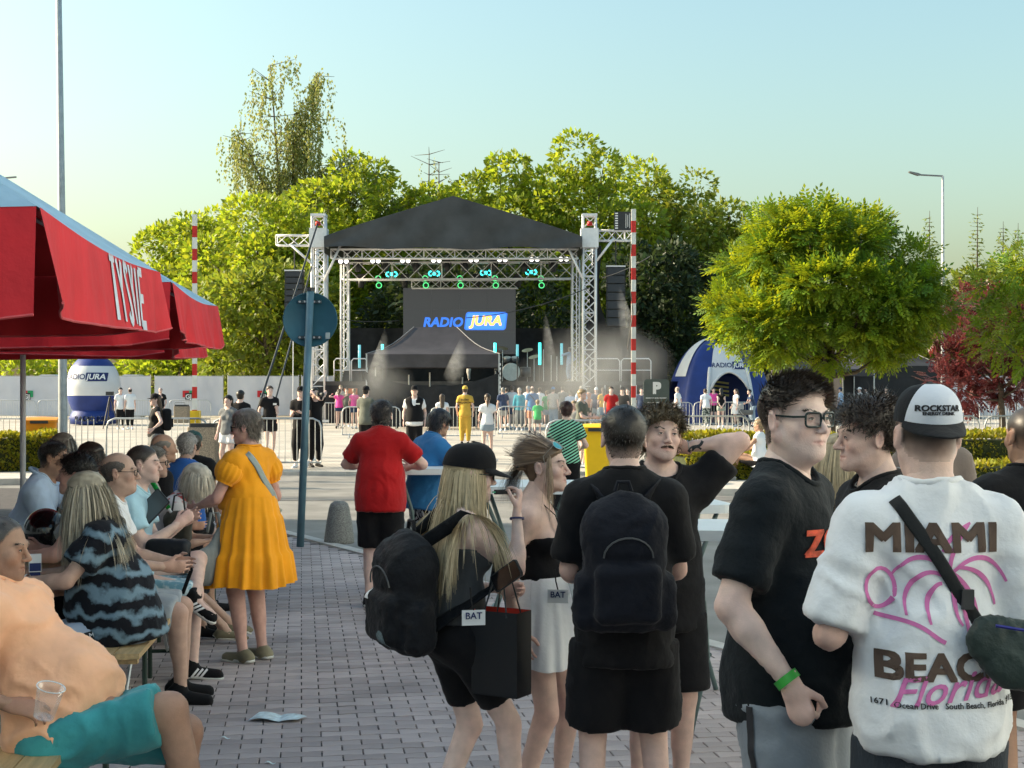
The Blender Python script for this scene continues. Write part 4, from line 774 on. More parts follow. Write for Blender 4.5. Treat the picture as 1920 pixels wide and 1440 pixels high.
# parking sign
x, y = P(1231, 84); e = empty('parking_sign', (x, y, 0), 0, 'dark grey parking sign with white letter P', 'sign'); MB().prism(rrect(.57, 1.3, .07), .04, lambda a, b_, z: (a, z, b_ + Z(711, 84) - .65)).build('board', mat('sign_grey', (.07, .09, .085), .5), e); zt = Z(711, 84)
flat_text('letter', 'P', white_t, (0, -.005, zt - .21), (1, 0, 0), (0, 0, 1), .34, e, bold=.05); MB().box((0, -.006, zt - .42), (.48, .008, .015)).build('rule', white_t, e)
for k in range(3): MB().box((-.07 + .05 * k, -.006, zt - .52 - .05 * k), (.26, .008, .02)).build('text_line', white_t, e)
MB().box((0, .06, zt / 2 - .4), (.08, .06, zt - .7)).build('post', dkm, e)
# ------------------------------------------------------------------ crowd barriers
bars = {}
def crowd_barrier(a, b_, lab):
    a, b_ = np.array(a), np.array(b_); L_ = float(np.linalg.norm(b_ - a)); e = empty('crowd_barrier', (*(a + b_) / 2, 0), math.atan2(*(b_ - a)[::-1]), lab, 'barrier', 'steel crowd barriers'); h = 1.1; w = L_ - .06
    MB().tube([(-w / 2, 0, .15), (-w / 2, 0, h - .18), (-w / 2 + .05, 0, h - .06), (-w / 2 + .18, 0, h), (w / 2 - .18, 0, h), (w / 2 - .05, 0, h - .06), (w / 2, 0, h - .18), (w / 2, 0, .15), (-w / 2, 0, .15)], .021, 6, cap=False).build('frame', grey, e, True)
    n = max(4, int(w / .125)); 
    if 'm' not in bars: bars['m'] = MB().cyl((0, 0, .15), (0, 0, h - .01), .009, n=5).build('bar', grey, e).data; bpy.data.objects.remove(e.children[-1])
    for i in range(1, n): o = link(bpy.data.objects.new('bar', bars['m']), e); o.location = (-w / 2 + w * i / n, 0, 0)
    for k in (-1, 1): MB().tube([(k * w * .38, -.28, .02), (k * w * .38, 0, .17), (k * w * .38, .28, .02)], .018, 5).build('foot', grey, e)
    return e
for a, b_, s_, lab in ((-30, 190, 86.5, 'crowd barrier left of the tall lamp post, behind the orange bin'), (197, 391, 86.5, 'crowd barrier before the woman in the black cap'), (396, 605, 86.5, 'crowd barrier ending under the round road sign'),
        (1227, 1407, 80, 'crowd barrier before the blue arch tent'), (1412, 1594, 80, 'crowd barrier hidden behind the glasses wearer, right of the arch tent'), (1652, 1838, 80, 'crowd barrier behind the white and black cap'), (1845, 2030, 80, 'crowd barrier at the right picture edge'),
        (640, 752, 55, 'pale crowd barrier left of the vested guard'), (806, 930, 56, 'crowd barrier before the black tent, behind the man in yellow'), (932, 1000, 54, 'short crowd barrier before the blue shirted man in orange shorts'), (1022, 1160, 92, 'crowd barrier right beside the girl in the striped top'), (598, 640, 44, 'crowd barrier beside the girl in pink'), (1255, 1300, 43, 'narrow crowd barrier standing at the left leg of the arch tent'), (1300, 1410, 42, 'crowd barrier inside the arch tent opening')): crowd_barrier(P(a, s_), P(b_, s_), lab)
for i, px in enumerate((-12, 70, 152, 234, 316)): crowd_barrier(P(px, 36.5), P(px + 80, 36.5), f'far crowd barrier along the white banners, {ORD[i]}')
crowd_barrier(P(1745, 42), P(1838, 42), 'far crowd barrier under the crimson tree'); crowd_barrier(P(1842, 42), P(1936, 42), 'far crowd barrier under the crimson tree, at the picture edge')
# ================================================================== beer benches, tables
wood = mat('bench_wood', (.52, .36, .18), .45, .25, 3., .2, 30, stretch=(14, 1.2, 14)); steel_g = mat('bench_steel', (.02, .04, .03), .45)
def plank_thing(nm, lab, cat, corner, L_, wid, h, grp, th=.028):
    """long board; corner = near right end, board runs away from the camera"""
    c = np.array((*corner, 0.)) + UA * L_ / 2 - UR * wid / 2; e = empty(nm, tuple(c), ua, lab, cat, grp)
    MB().box((-wid / 4 - .001, 0, h - th / 2), (wid / 2 - .004, L_, th)).build('plank', wood, e); MB().box((wid / 4 + .001, 0, h - th / 2), (wid / 2 - .004, L_, th)).build('plank', wood, e)
    for k in (-1, 1):
        y = k * (L_ / 2 - .3); MB().box((0, y + k * .22, h - th - .017), (wid * .86, .05, .03)).build('batten', wood, e); f = MB(); w = wid * .42
        f.tube([(-w, y, .01), (-w, y, h - th), (w, y, h - th), (w, y, .01)], .014, 6).tube([(-w, y, h * .35), (w, y, h * .35)], .012, 5); f.build('leg_frame', steel_g, e); MB().tube([(0, y, h * .35), (0, y - k * .35, h - th)], .01, 5).build('brace', grey, e)
    return e
plank_thing('beer_bench', 'wooden beer bench under the woman in the tie-dye top', 'bench', (-1.80, 7.06), 2.2, .25, .5, 'beer benches'); plank_thing('beer_bench', 'wooden beer bench under the man in the orange shirt', 'bench', (-1.49, 4.2), 2.2, .25, .5, 'beer benches')
plank_thing('beer_bench', 'wooden beer bench under the table edge at far left', 'bench', (-2.68, 7.6), 2.2, .25, .5, 'beer benches'); plank_thing('beer_bench', 'wooden beer bench under the seated row watching the stage', 'bench', (-2.2, 9.9), 2.2, .25, .5, 'beer benches'); plank_thing('beer_bench', 'wooden beer bench under the man in the pale blue polo', 'bench', (-3.35, 9.6), 2.2, .25, .5, 'beer benches')
plank_thing('beer_table', 'wooden beer table holding the motorcycle helmet', 'table', (-2.36, 7.3), 2.2, .5, .76, 'beer tables'); plank_thing('beer_table', 'wooden beer table holding the red drink', 'table', (-2.62, 10.4), 2.2, .5, .76, 'beer tables')
# high white tables
tw = mat('table_plastic', (.62, .66, .68), .5, .06, 5); tl = mat('table_leg', (.1, .15, .15), .45)
def high_table(px, s_, w, lab, rz):
    x, y = P(px, s_); e = empty('high_table', (x, y, 0), rz, lab, 'table', 'white high tables'); MB().prism(rrect(w, w, .1), .05, lambda a, b_, z: (a, b_, z + 1.05)).build('table_top', tw, e)
    for i in (-1, 1):
        for j in (-1, 1): MB().tube([(i * w * .36, j * w * .3, 1.05), (i * w * .2, j * w * .13, .72), (i * w * .17, j * w * .12, .45), (i * w * .34, j * w * .33, .0)], .015, 8).build('leg', tl, e, True)
        MB().cyl((i * w * .18, -w * .13, .5), (i * w * .18, w * .13, .5), .012).build('cross_bar', tl, e); MB().cyl((i * w * .3, -w * .25, .2), (i * w * .3, w * .25, .2), .012).build('foot_bar', tl, e)
    return e
high_table(800, 218, .62, 'white high table where the man in red leans', R(5)); high_table(985, 262, .8, 'white high table behind the two girls', R(-4)); high_table(1265, 312, .58, 'white high table behind the young man with the backpack', R(10)); high_table(1365, 375, .62, 'white high table left of the glasses wearer', R(-6))
# ================================================================== people: volumes, heads, hands, hair, clothes
class Vol:
    """signed distance on a grid, turned into a quad mesh"""
    def __init__(s, lo, hi, h):
        lo = np.array(lo, float) - 2 * h; n = np.ceil((np.array(hi) - lo) / h).astype(int) + 3; s.h = h; s.lo = lo; s.n = n
        s.ax = [(lo[i] + np.arange(n[i]) * h).astype(np.float32) for i in range(3)]; s.D = np.full(n, 1., np.float32)
    def put(s, fn, lo, hi, k=.02, op='u'):
        m = k + 2 * s.h; sl = []
        for i in range(3):
            a = max(0, int((lo[i] - m - s.lo[i]) / s.h)); b = min(s.n[i], int((hi[i] + m - s.lo[i]) / s.h) + 2)
            if b <= a: return s
            sl.append(slice(a, b))
        sl = tuple(sl); X = s.ax[0][sl[0]][:, None, None]; Y = s.ax[1][sl[1]][None, :, None]; Zz = s.ax[2][sl[2]][None, None, :]
        d = fn(X, Y, Zz); D = s.D[sl]
        if op == 'u': h = np.clip(.5 + .5 * (D - d) / k, 0, 1); s.D[sl] = D + (d - D) * h - k * h * (1 - h)
        else: h = np.clip(.5 - .5 * (D + d) / k, 0, 1); s.D[sl] = D + (-d - D) * h + k * h * (1 - h)
        return s
    def cone(s, p0, p1, r0, r1=None, k=.02, ax=None, q=1., op='u', cut=(0, 0)):
        p0 = np.array(p0, np.float32); p1 = np.array(p1, np.float32); r1 = r0 if r1 is None else r1; b = p1 - p0; L2 = float(b @ b) + 1e-12; L = math.sqrt(L2); rm = max(r0, r1) * max(1, q)
        if ax is not None: ax = nrm(ax).astype(np.float32)
        def fn(X, Y, Zz):
            a = (X - p0[0], Y - p0[1], Zz - p0[2]); t = (a[0] * b[0] + a[1] * b[1] + a[2] * b[2]) / L2; tc = np.clip(t, -9 if cut[0] else 0, 9 if cut[1] else 1)
            v = [a[i] - tc * b[i] for i in range(3)]
            if ax is not None:
                c = (v[0] * ax[0] + v[1] * ax[1] + v[2] * ax[2]) * (1 / q - 1); v = [v[i] + ax[i] * c for i in range(3)]
            d = (np.sqrt(v[0] ** 2 + v[1] ** 2 + v[2] ** 2) - (r0 + (r1 - r0) * np.clip(t, 0, 1))) * min(1, q)
            if cut[0]: d = np.maximum(d, -t * L)
            if cut[1]: d = np.maximum(d, (t - 1) * L)
            return d
        return s.put(fn, np.minimum(p0, p1) - rm, np.maximum(p0, p1) + rm, k, op)
    def ell(s, c, r, k=.02, M=None, op='u'):
        c = np.array(c, np.float32); r = np.array(r, np.float32); A = np.eye(3, dtype=np.float32) if M is None else np.array(M, np.float32); mr = float(r.min()); R_ = float(r.max()) if M is not None else r
        def fn(X, Y, Zz):
            a = (X - c[0], Y - c[1], Zz - c[2]); e = 0
            for i in range(3): e = e + ((a[0] * A[i, 0] + a[1] * A[i, 1] + a[2] * A[i, 2]) / r[i]) ** 2
            return (np.sqrt(e) - 1) * mr
        return s.put(fn, c - R_, c + R_, k, op)
    def rbox(s, c, b, r, k=.02):
        c = np.array(c, np.float32); b = np.array(b, np.float32) - r
        def fn(X, Y, Zz):
            q = [np.maximum(np.abs(a) - bb, 0) for a, bb in zip((X - c[0], Y - c[1], Zz - c[2]), b)]; return np.sqrt(q[0] ** 2 + q[1] ** 2 + q[2] ** 2) - r
        return s.put(fn, c - b - r, c + b + r, k)
    def plane(s, p, n):
        """keep the side the normal points away from"""
        n = nrm(n); d = (s.ax[0][:, None, None] - p[0]) * n[0] + (s.ax[1][None, :, None] - p[1]) * n[1] + (s.ax[2][None, None, :] - p[2]) * n[2]
        s.D = np.maximum(s.D, d.astype(np.float32)); return s
    def mesh(s, smooth=1):
        D = s.D; ids = []; pos = []; quads = []; nn = np.array(D.shape); st = np.array((nn[1] * nn[2], nn[2], 1))
        for ax in range(3):
            a = [slice(None)] * 3; b = [slice(None)] * 3; a[ax] = slice(0, -1); b[ax] = slice(1, None); A = D[tuple(a)]; B = D[tuple(b)]
            I = np.argwhere((A < 0) != (B < 0)); o1, o2 = (ax + 1) % 3, (ax + 2) % 3; I = I[(I[:, o1] > 0) & (I[:, o2] > 0)]
            va = A[tuple(I.T)]; vb = B[tuple(I.T)]; p = I.astype(np.float64); p[:, ax] += va / (va - vb); base = I @ st
            c = [base, base - st[o1], base - st[o1] - st[o2], base - st[o2]]
            for q in c: ids.append(q); pos.append(p)
            Q = np.stack(c, 1); fl = va >= 0; Q[fl] = Q[fl][:, ::-1]; quads.append(Q)
        ids = np.concatenate(ids); pos = np.concatenate(pos); u, inv = np.unique(ids, return_inverse=True); cnt = np.bincount(inv)
        V = np.stack([np.bincount(inv, pos[:, i]) / cnt for i in range(3)], 1); Q = np.searchsorted(u, np.concatenate(quads))
        for _ in range(smooth):
            e = np.concatenate([Q[:, [0, 1]], Q[:, [1, 2]], Q[:, [2, 3]], Q[:, [3, 0]]]); n = np.bincount(e[:, 0], minlength=len(V)) + np.bincount(e[:, 1], minlength=len(V))
            W = np.stack([np.bincount(e[:, 0], V[e[:, 1], i], len(V)) + np.bincount(e[:, 1], V[e[:, 0], i], len(V)) for i in range(3)], 1) / np.maximum(n, 1)[:, None]; V = V * .45 + W * .55
        return V * s.h + s.lo, Q
def vnormals(V, Q):
    n = np.cross(V[Q[:, 2]] - V[Q[:, 0]], V[Q[:, 3]] - V[Q[:, 1]]); N = np.stack([np.bincount(Q.ravel(), np.repeat(n[:, i], 4), len(V)) for i in range(3)], 1)
    return N / (np.linalg.norm(N, axis=1)[:, None] + 1e-12)
def rotm(yaw=0, pitch=0, roll=0):
    """body-from-head matrix; yaw left, pitch down, roll to own right, degrees"""
    return np.array(Matrix.Rotation(R(yaw), 3, 'Z') @ Matrix.Rotation(R(-pitch), 3, 'X') @ Matrix.Rotation(R(roll), 3, 'Y'))
def ik(a, c, l1, l2, pole):
    a, c = np.array(a, float), np.array(c, float); d = c - a; L = np.linalg.norm(d); L_ = min(L, (l1 + l2) * .998); d = d / L; x = (l1 * l1 - l2 * l2 + L_ * L_) / (2 * L_); h = math.sqrt(max(0, l1 * l1 - x * x)); p = np.array(pole, float); p = nrm(p - d * (p @ d)); return a + d * x + p * h, a + d * L_
HEADC = {}
def make_head(vox, f):
    """head in its own frame: x right, y forward, z up, origin mid-head"""
    key = (vox, tuple(sorted(f.items())))
    if key in HEADC: return HEADC[key]
    fat, wd, nose, chin = f.get('fat', 0.), f.get('w', 1.), f.get('nose', 1.), f.get('chin', 0.); fem = f.get('fem', 0)
    v = Vol((-.1, -.125, -.19), (.1, .135, .13), vox); v.ell((0, -.012, .03), (.075 * wd, .096, .084)).ell((0, .02, -.03), (.062 * wd + fat * .006, .066, .086), .03)
    v.ell((0, .028, -.078), (.046 * wd + fat * .014, .05 + fat * .004, .035 + fat * .006), .03)
    for sx_ in (-1, 1): v.cone((sx_ * (.054 * wd + fat * .01), -.004, -.05), (sx_ * .022, .07, -.092), .014 + fat * .008, .014, .02)
    v.cone((-.008, .076 + chin, -.1), (.008, .076 + chin, -.1), .016, k=.02)
    if vox < .0085:
        v.cone((-.034, .083 - fem * .003, .018), (.034, .083 - fem * .003, .018), .011, k=.016)
        for sx_ in (-1, 1):
            v.ell((sx_ * .043 * wd, .06, -.028), (.02 + fat * .006, .022, .02 + fat * .006), .025); v.ell((sx_ * .0315, .1, .001), (.017, .014, .0115), .01, op='s'); v.ell((sx_ * .0315, .0785, .0005), (.0128, .0128, .0115), .003)
        v.ell((0, .077, -.068), (.028, .017, .022), .016)
        v.cone((0, .088, .008), (0, .1125 + .006 * (nose - 1), -.031), .007, .0092 * nose, .012); v.ell((0, .107 + .006 * (nose - 1), -.034), (.0095, .0105, .009), .008)
        for sx_ in (-1, 1): v.ell((sx_ * .0118, .099, -.0365), (.0078, .0105, .0078), .005); v.ell((sx_ * .0065, .104, -.0445), (.0035, .005, .004), .002, op='s')
        for sx_ in (-1, 1): v.cone((0, .0945, -.0625), (sx_ * .025, .083, -.0665), .005, .0032, .004); v.cone((0, .0935, -.0735), (sx_ * .022, .083, -.069), .0058, .0034, .004)
        v.cone((0, .0985, -.0677), (.023, .0895, -.0677), .0027, k=.003, op='s'); v.cone((-.023, .0895, -.0677), (0, .0985, -.0677), .0027, k=.003, op='s')
    else: v.cone((0, .09, .0), (0, .112, -.035), .01, .012, .015)
    for sx_ in (-1, 1):
        a = R(14); M = np.array([(1, 0, 0), (0, math.cos(a), math.sin(a)), (0, -math.sin(a), math.cos(a))]); M = M @ np.array(Matrix.Rotation(sx_ * R(-24), 3, 'Z')).T
        v.ell((sx_ * .0835 * wd, -.013, -.008), (.0095, .0205, .034), .007, M)
        if vox < .0085: v.ell((sx_ * .0915 * wd, -.008, -.009), (.007, .0105, .0185), .004, M, 's'); v.ell((sx_ * .079 * wd, .002, -.014), (.007, .006, .009), .004)
    v.cone((0, -.022, -.05), (0, -.034, -.2), .054 + fat * .008 - fem * .009, .055 + fat * .012 - fem * .009, .028, cut=(0, 1))
    if fat: v.ell((0, .03, -.112), (.04, .04, .025), .03)
    V, Q = v.mesh(1); HEADC[key] = (V, Q, vnormals(V, Q)); return HEADC[key]
def hairline(V, front=.066, back=-.07, side=.004, bald=0.):
    y, z, x = V[:, 1], V[:, 2], np.abs(V[:, 0]); zl = np.interp(y, (-.13, -.075, -.045, -.03, -.012, .012, .03, .052, .075, .11), (back, back, back + .012, -.045, .03, side, .03, front - .015, front, front + .003))
    w = np.clip((z - zl) / .012, 0, 1); w = w * (1 - np.clip((x - .0735) / .004, 0, 1) * (np.abs(z + .008) < .04) * (np.abs(y + .014) < .034))
    if bald: w = w * np.clip((.075 - bald * .05 - z + np.clip(x - .045, 0, 1) * 1.2 - np.clip(y, 0, 1) * .4) / .012, 0, 1)
    return w
def ribbons(P0, D0, L, nseg, wid, rg, grav=0., coll=(), curl=0., cfreq=1.5, noise=.1, center=(0, 0, 0), flow=None, clump=0):
    n = len(P0); p = P0.copy(); d = D0 / (np.linalg.norm(D0, axis=1)[:, None] + 1e-9); step = (L / nseg)[:, None]; path = [p.copy()]; up = np.array((0, 0, -1.)); cl = rg.normal(0, 1, (max(1, clump), 3))[rg.integers(0, max(1, clump), n)] if clump else 0
    for i in range(nseg):
        d = d + up * grav + rg.normal(0, noise, (n, 3)) + (flow if flow is not None else 0) + (cl * noise * .5 if clump else 0); d /= np.linalg.norm(d, axis=1)[:, None] + 1e-9; q = p + d * step
        for c, A, r in coll:
            l = (q - c) @ A.T / r; e = np.linalg.norm(l, axis=1); m = e < 1
            if m.any(): q[m] = c + (l[m] / e[m][:, None] * r) @ A
        d = (q - p) / (np.linalg.norm(q - p, axis=1)[:, None] + 1e-9); p = q; path.append(p.copy())
    path = np.stack(path, 1)
    out = path - np.array(center); out /= np.linalg.norm(out, axis=2)[:, :, None] + 1e-9; tan = np.gradient(path, axis=1); W = np.cross(tan, out); W /= np.linalg.norm(W, axis=2)[:, :, None] + 1e-9
    if curl:
        ph = rg.uniform(0, 6.28, (n, 1)) + np.arange(nseg + 1)[None] * cfreq; am = curl * np.minimum(1, np.arange(nseg + 1) / 2)[None] * rg.uniform(.5, 1.3, (n, 1)); path = path + W * (np.cos(ph) * am)[:, :, None] + out * (np.sin(ph) * am)[:, :, None]
    tp = wid * np.interp(np.linspace(0, 1, nseg + 1), (0, .6, 1), (1, .9, .15))[None, :, None] * rg.uniform(.6, 1.3, (n, 1, 1)); a = path - W * tp / 2; b = path + W * tp / 2 + out * tp * .15
    V = np.stack([a, b], 2).reshape(-1, 3); k = (nseg + 1) * 2; base = (np.arange(n) * k)[:, None]; s_ = np.arange(nseg) * 2; Q = np.stack([base + s_, base + s_ + 1, base + s_ + 3, base + s_ + 2], 2).reshape(-1, 4)
    return V, Q, np.repeat(rg.uniform(.55, 1.5, n), k)
def join(parts):
    V = []; Q = []; o = 0
    for v, q in parts: V.append(v); Q.append(q + o); o += len(v)
    return np.concatenate(V), np.concatenate(Q)
def make_hand(vox, side, curl=.35, spread=.1, thumb=.5, point=0.):
    """wrist at origin, fingers along +y, palm facing -z; side +1 right / -1 left"""
    key = ('h', vox, side, curl, spread, thumb, point)
    if key in HEADC: return HEADC[key]
    v = Vol((-.085, -.03, -.12), (.085, .2, .06), vox); sd = side; v.cone((0, -.025, 0), (0, .02, 0), .026, .027, .01, (0, 0, 1), .75); v.cone((0, .02, 0), (-sd * .002, .075, 0), .034, .04, .012, (0, 0, 1), .36)
    for i, (bx, l) in enumerate(((-.031, .07), (-.0105, .079), (.0105, .073), (.03, .058))):
        b = np.array((sd * bx, .082 - abs(bx) * .25 - (.006 if i == 3 else 0), .002)); a = 0; dx = sd * spread * (i - 1.5) * .5; c = curl * (.75 + .12 * i) * (0 if (point and i == 0) else 1); r = .0092 - .0006 * i
        for j, fl in enumerate((.45, .31, .24)):
            a += c * (1.0, 1.35, .8)[j]; e = b + l * fl * 1.12 * np.array((dx * (1 - .3 * j), math.cos(a), -math.sin(a))); v.cone(b, e, r, r * .9, .003); b = e; r *= .9
    b = np.array((-sd * .03, .025, -.008)); d = np.array((-sd * (.75 - .35 * thumb), .65, -.25 - .35 * thumb)); e = b + nrm(d) * .045; v.cone(b, e, .0135, .0105, .008); d2 = np.array((-sd * (.35 - .45 * thumb), .85, -.3 - .3 * thumb)); v.cone(e, e + nrm(d2) * .034, .0105, .0085, .003)
    HEADC[key] = v.mesh(1); return HEADC[key]
skin_m = mat('skin', (.5, .35, .28), .55, .11, 22, .3, 190, spec=.3, sss=.06, attr='col'); hair_m = mat('hair', (.1, .07, .05), .42, .12, 40, spec=.45, attr='col'); eye_w = mat('eye_white', (.62, .58, .56), .3, .03); eye_d = mat('eye_iris', (.03, .035, .035), .2); lash_m = mat('lash', (.015, .012, .01), .8)
LOD = {'near': (.0195, .0142, .006, .0062), 'mid': (.026, .02, .008, .0098), 'far': (.042, .036, .02, .019)}
SKIN = {'fair': (.65, .46, .40), 'pale': (.72, .54, .48), 'tan': (.40, .24, .17), 'mid': (.5, .33, .26), 'red': (.55, .33, .28), 'dark': (.3, .18, .13)}
def fold(V, Q, amp, seed, fr=(7, 7, 3), up=None):
    amp *= .62; fr = np.array(fr) * 1.5
    N = vnormals(V, Q); p = V * np.array(fr); n1 = noise3(p + noise3(V * 5, seed + 9)[:, None] * 1.2, seed); n2 = noise3(V * np.array(fr) * 2.3 + 7 * seed, seed + 1); n3 = noise3(V @ np.array([[3.2, 3, 9], [3, 3.2, 9], [9, 9, 2.]]) + 3 * n1[:, None], seed + 2); return V + N * (((1 - np.abs(n1)) ** 3 * 1.9 - .35) * amp + n2 * amp * .4 + (1 - np.abs(n3)) ** 4 * amp * .8)[:, None]
class Person:
    def __init__(s, label, px, sc, yaw, H=1.75, g=1., lod='mid', skin='fair', z0=0., pel=None, lean=0., side=0., neck=0., head=(0, 0, 0), shw=1., wrR=None, wrL=None, poleR=(.4, -1, -.3), poleL=(-.4, -1, -.3), ankR=None, ankL=None, kpR=(.1, 1, 0), kpL=(-.1, 1, 0), face=None, fem=0, belly=0., bust=0., handR=(.35, .1, .5), handL=(.35, .1, .5), hdR=None, hdL=None, hnR=None, hnL=None, legs=1., xy=None, cat='person', group=None, hs=1., hips=1., hv=None):
        k = s.k = H / 1.75; s.lod = lod; s.vb, s.vc, s.vh, s.vf = LOD[lod]; s.vh = hv or s.vh; s.g = g; s.fem = fem; s.skin = np.array(SKIN[skin]); s.seed = abs(hash(label)) % 1000 if False else sum(map(ord, label)) % 997; s.rg = np.random.default_rng(s.seed); s.belly, s.bust = belly, bust; s.hips = hips; s.legs = legs
        x, y = xy or P(px, sc); s.e = empty('person', (x, y, z0), R(yaw), label, cat, group)
        J = s.J = {}; J['pel'] = np.array(pel if pel is not None else (0, 0, .94 * k), float)
        a1, a2 = R(lean * .75), R(lean); b1 = R(side); u1 = nrm((math.sin(b1), math.sin(a1), math.cos(a1))); u2 = nrm((math.sin(b1) * 1.3, math.sin(a2), math.cos(a2))); s.u1, s.u2 = u1, u2
        lat = np.array((1., 0, 0)); s.lat1 = nrm(lat - u1 * (lat @ u1)); s.lat2 = nrm(lat - u2 * (lat @ u2)); s.f1 = np.cross(u1, s.lat1); s.f2 = np.cross(u2, s.lat2)
        J['waist'] = J['pel'] + u1 * .16 * k; J['chest'] = J['waist'] + u2 * .25 * k; J['neck'] = J['chest'] + u2 * .125 * k - s.f2 * .012; a3 = R(lean + neck); J['head'] = J['neck'] + nrm((math.sin(b1), math.sin(a3), math.cos(a3))) * .17 * k * hs + np.array((0, .02, 0)); s.hM = rotm(*head)
        sw = .168 * shw * k * (1 - .07 * fem); hw = .08 * k * hips
        for S_, sg in (('R', 1), ('L', -1)):
            J['sh' + S_] = J['chest'] + u2 * .058 * k + s.lat2 * sg * sw - s.f2 * .008; J['hip' + S_] = J['pel'] + s.lat1 * sg * hw - u1 * .01
            w = {'R': wrR, 'L': wrL}[S_]; w = J['sh' + S_] + np.array((sg * .075, .05, -.535)) * k if w is None else np.array(w, float)
            J['el' + S_], J['wr' + S_] = ik(J['sh' + S_], w, .285 * k, .255 * k, {'R': poleR, 'L': poleL}[S_]); an = {'R': ankR, 'L': ankL}[S_]; an = np.array((sg * .095, -.02, .085)) * k if an is None else np.array(an, float); J['kn' + S_], J['an' + S_] = ik(J['hip' + S_], an, .43 * k, .425 * k, {'R': kpR, 'L': kpL}[S_])
        s.hand = {'R': handR, 'L': handL}; s.hd = {'R': hdR, 'L': hdL}; s.hn = {'R': hnR, 'L': hnL}; s.face = dict(face or {}); s.face['fem'] = fem; s.foot = {}; s.hscale = .97 * k ** .4 * (1 - .03 * fem) * hs
    def bbox(s, pad=.2):
        q = np.array(list(s.J.values())); return q.min(0) - pad, q.max(0) + pad
    def torso(s, v, e=0., hang=0.):
        """shared torso shapes, e = ease of cloth"""
        J, k, g = s.J, s.k, s.g; t = .02
        v.cone(J['pel'] - s.lat1 * .06 * k * s.hips, J['pel'] + s.lat1 * .06 * k * s.hips, .108 * k * g + e, k=.03, ax=s.f1, q=.92)
        v.cone(J['pel'] + s.u1 * .04, J['waist'] + s.u1 * .02, .13 * k * g + e, (.122 - .012 * s.fem) * k * g + e + hang, .04, s.f1, .78)
        v.cone(J['waist'] - s.u2 * .02, J['chest'] - s.u2 * .02, (.122 - .012 * s.fem) * k * g + e + hang, (.145 - .014 * s.fem) * k * (.5 + .5 * g) + e, .05, s.f2, .72)
        v.cone(J['shR'] - s.lat2 * .035 - s.u2 * .012, J['shL'] + s.lat2 * .035 - s.u2 * .012, .058 * k * (.6 + .4 * g) + e, k=.05)
        v.cone(J['neck'] - s.u2 * .0, J['neck'] - s.u2 * .1, .07 * k + e * .5, .11 * k + e * .5, .05, s.f2, .75)
        for S_, sg in (('R', 1), ('L', -1)): v.cone(J['neck'] + s.u2 * .005, J['sh' + S_] + s.u2 * .004, .047 * k + e * .6, .05 * k + e * .6, .04)
        if s.belly: v.ell(J['waist'] + s.f1 * (.06 + s.belly * .5) - s.u1 * .03, np.array((.125, .09 + s.belly, .13)) * k * g + e, .06, np.array([s.lat1, s.f1, s.u1]))
        if s.bust:
            for sg in (-1, 1): v.ell(J['chest'] - s.u2 * .065 * k + s.lat2 * sg * .072 * k + s.f2 * .075 * k, np.array((.06, .05, .06)) * k * s.bust + e * .8, .03)
        v.cone(J['pel'] - s.f1 * .06 - s.lat1 * .05, J['pel'] - s.f1 * .06 + s.lat1 * .05, .085 * k * g + e, k=.04)
    def body(s, feet=True):
        J, k, g = s.J, s.k, .55 + .45 * s.g; lo, hi = s.bbox(.22); v = Vol(lo, hi, s.vb); s.torso(v); fm = 1 - .1 * s.fem
        v.cone(J['neck'] - s.u2 * .03, J['head'] - s.hM @ np.array((0, .03, .06)), .06 * k * fm, .05 * k * fm, .03); lg = s.legs
        for S_, sg in (('R', 1), ('L', -1)):
            v.cone(J['sh' + S_], J['el' + S_], .05 * k * g * fm, .041 * k * g * fm, .03); mid = J['el' + S_] * .72 + J['wr' + S_] * .28; v.cone(J['el' + S_], mid, .039 * k * g * fm, .042 * k * g * fm, .02); v.cone(mid, J['wr' + S_], .042 * k * g * fm, .026 * k * fm, .02)
            v.cone(J['hip' + S_], J['kn' + S_], .088 * k * g * lg, .058 * k * g * lg, .04); c = J['kn' + S_] * .7 + J['an' + S_] * .3; dr = nrm(J['an' + S_] - J['kn' + S_]); bk = -nrm(np.cross(np.cross(dr, (0, 1., .01)), dr)); v.cone(J['kn' + S_], J['an' + S_], .053 * k * g * lg, .036 * k * lg, .02); v.cone(c - dr * .07 + bk * .014, c + dr * .1 + bk * .008, .046 * k * g * lg, .04 * k * g * lg, .03)
            ft = s.foot.get(S_); f = np.array(ft if ft is not None else (sg * .12, 1, -.12), float); f = nrm(f); s.foot[S_] = f; an = J['an' + S_]; v.cone(an - f * .035 - np.array((0, 0, .04)), an + f * .13 * k - np.array((0, 0, .048)), .034 * k, .03 * k, .03)
        V, Q = v.mesh(1); col = np.tile(s.skin, (len(V), 1)) * (1 + .05 * noise3(V * 14, 3))[:, None]
        for nm in ('elR', 'elL', 'knR', 'knL'): w = np.exp(-((V - J[nm]) ** 2).sum(1) / .004)[:, None]; col = col * (1 - w * .5) + col * np.array((1.05, .86, .84)) * w * .5
        parts = [(V, Q)]; cols = [col]
        hv, hq, hn_ = make_head(s.vh, s.face); hc = np.tile(s.skin, (len(hv), 1)); lips = np.exp(-((hv - (0, .092, -.068)) / (.025, .02, .0085)) ** 2 @ np.ones(3)); lipc = np.array((.8, .5, .5)) if not s.fem else np.array((.82, .42, .44)); hc = hc * (1 - lips[:, None] * .75) + hc * lipc * lips[:, None] * .75
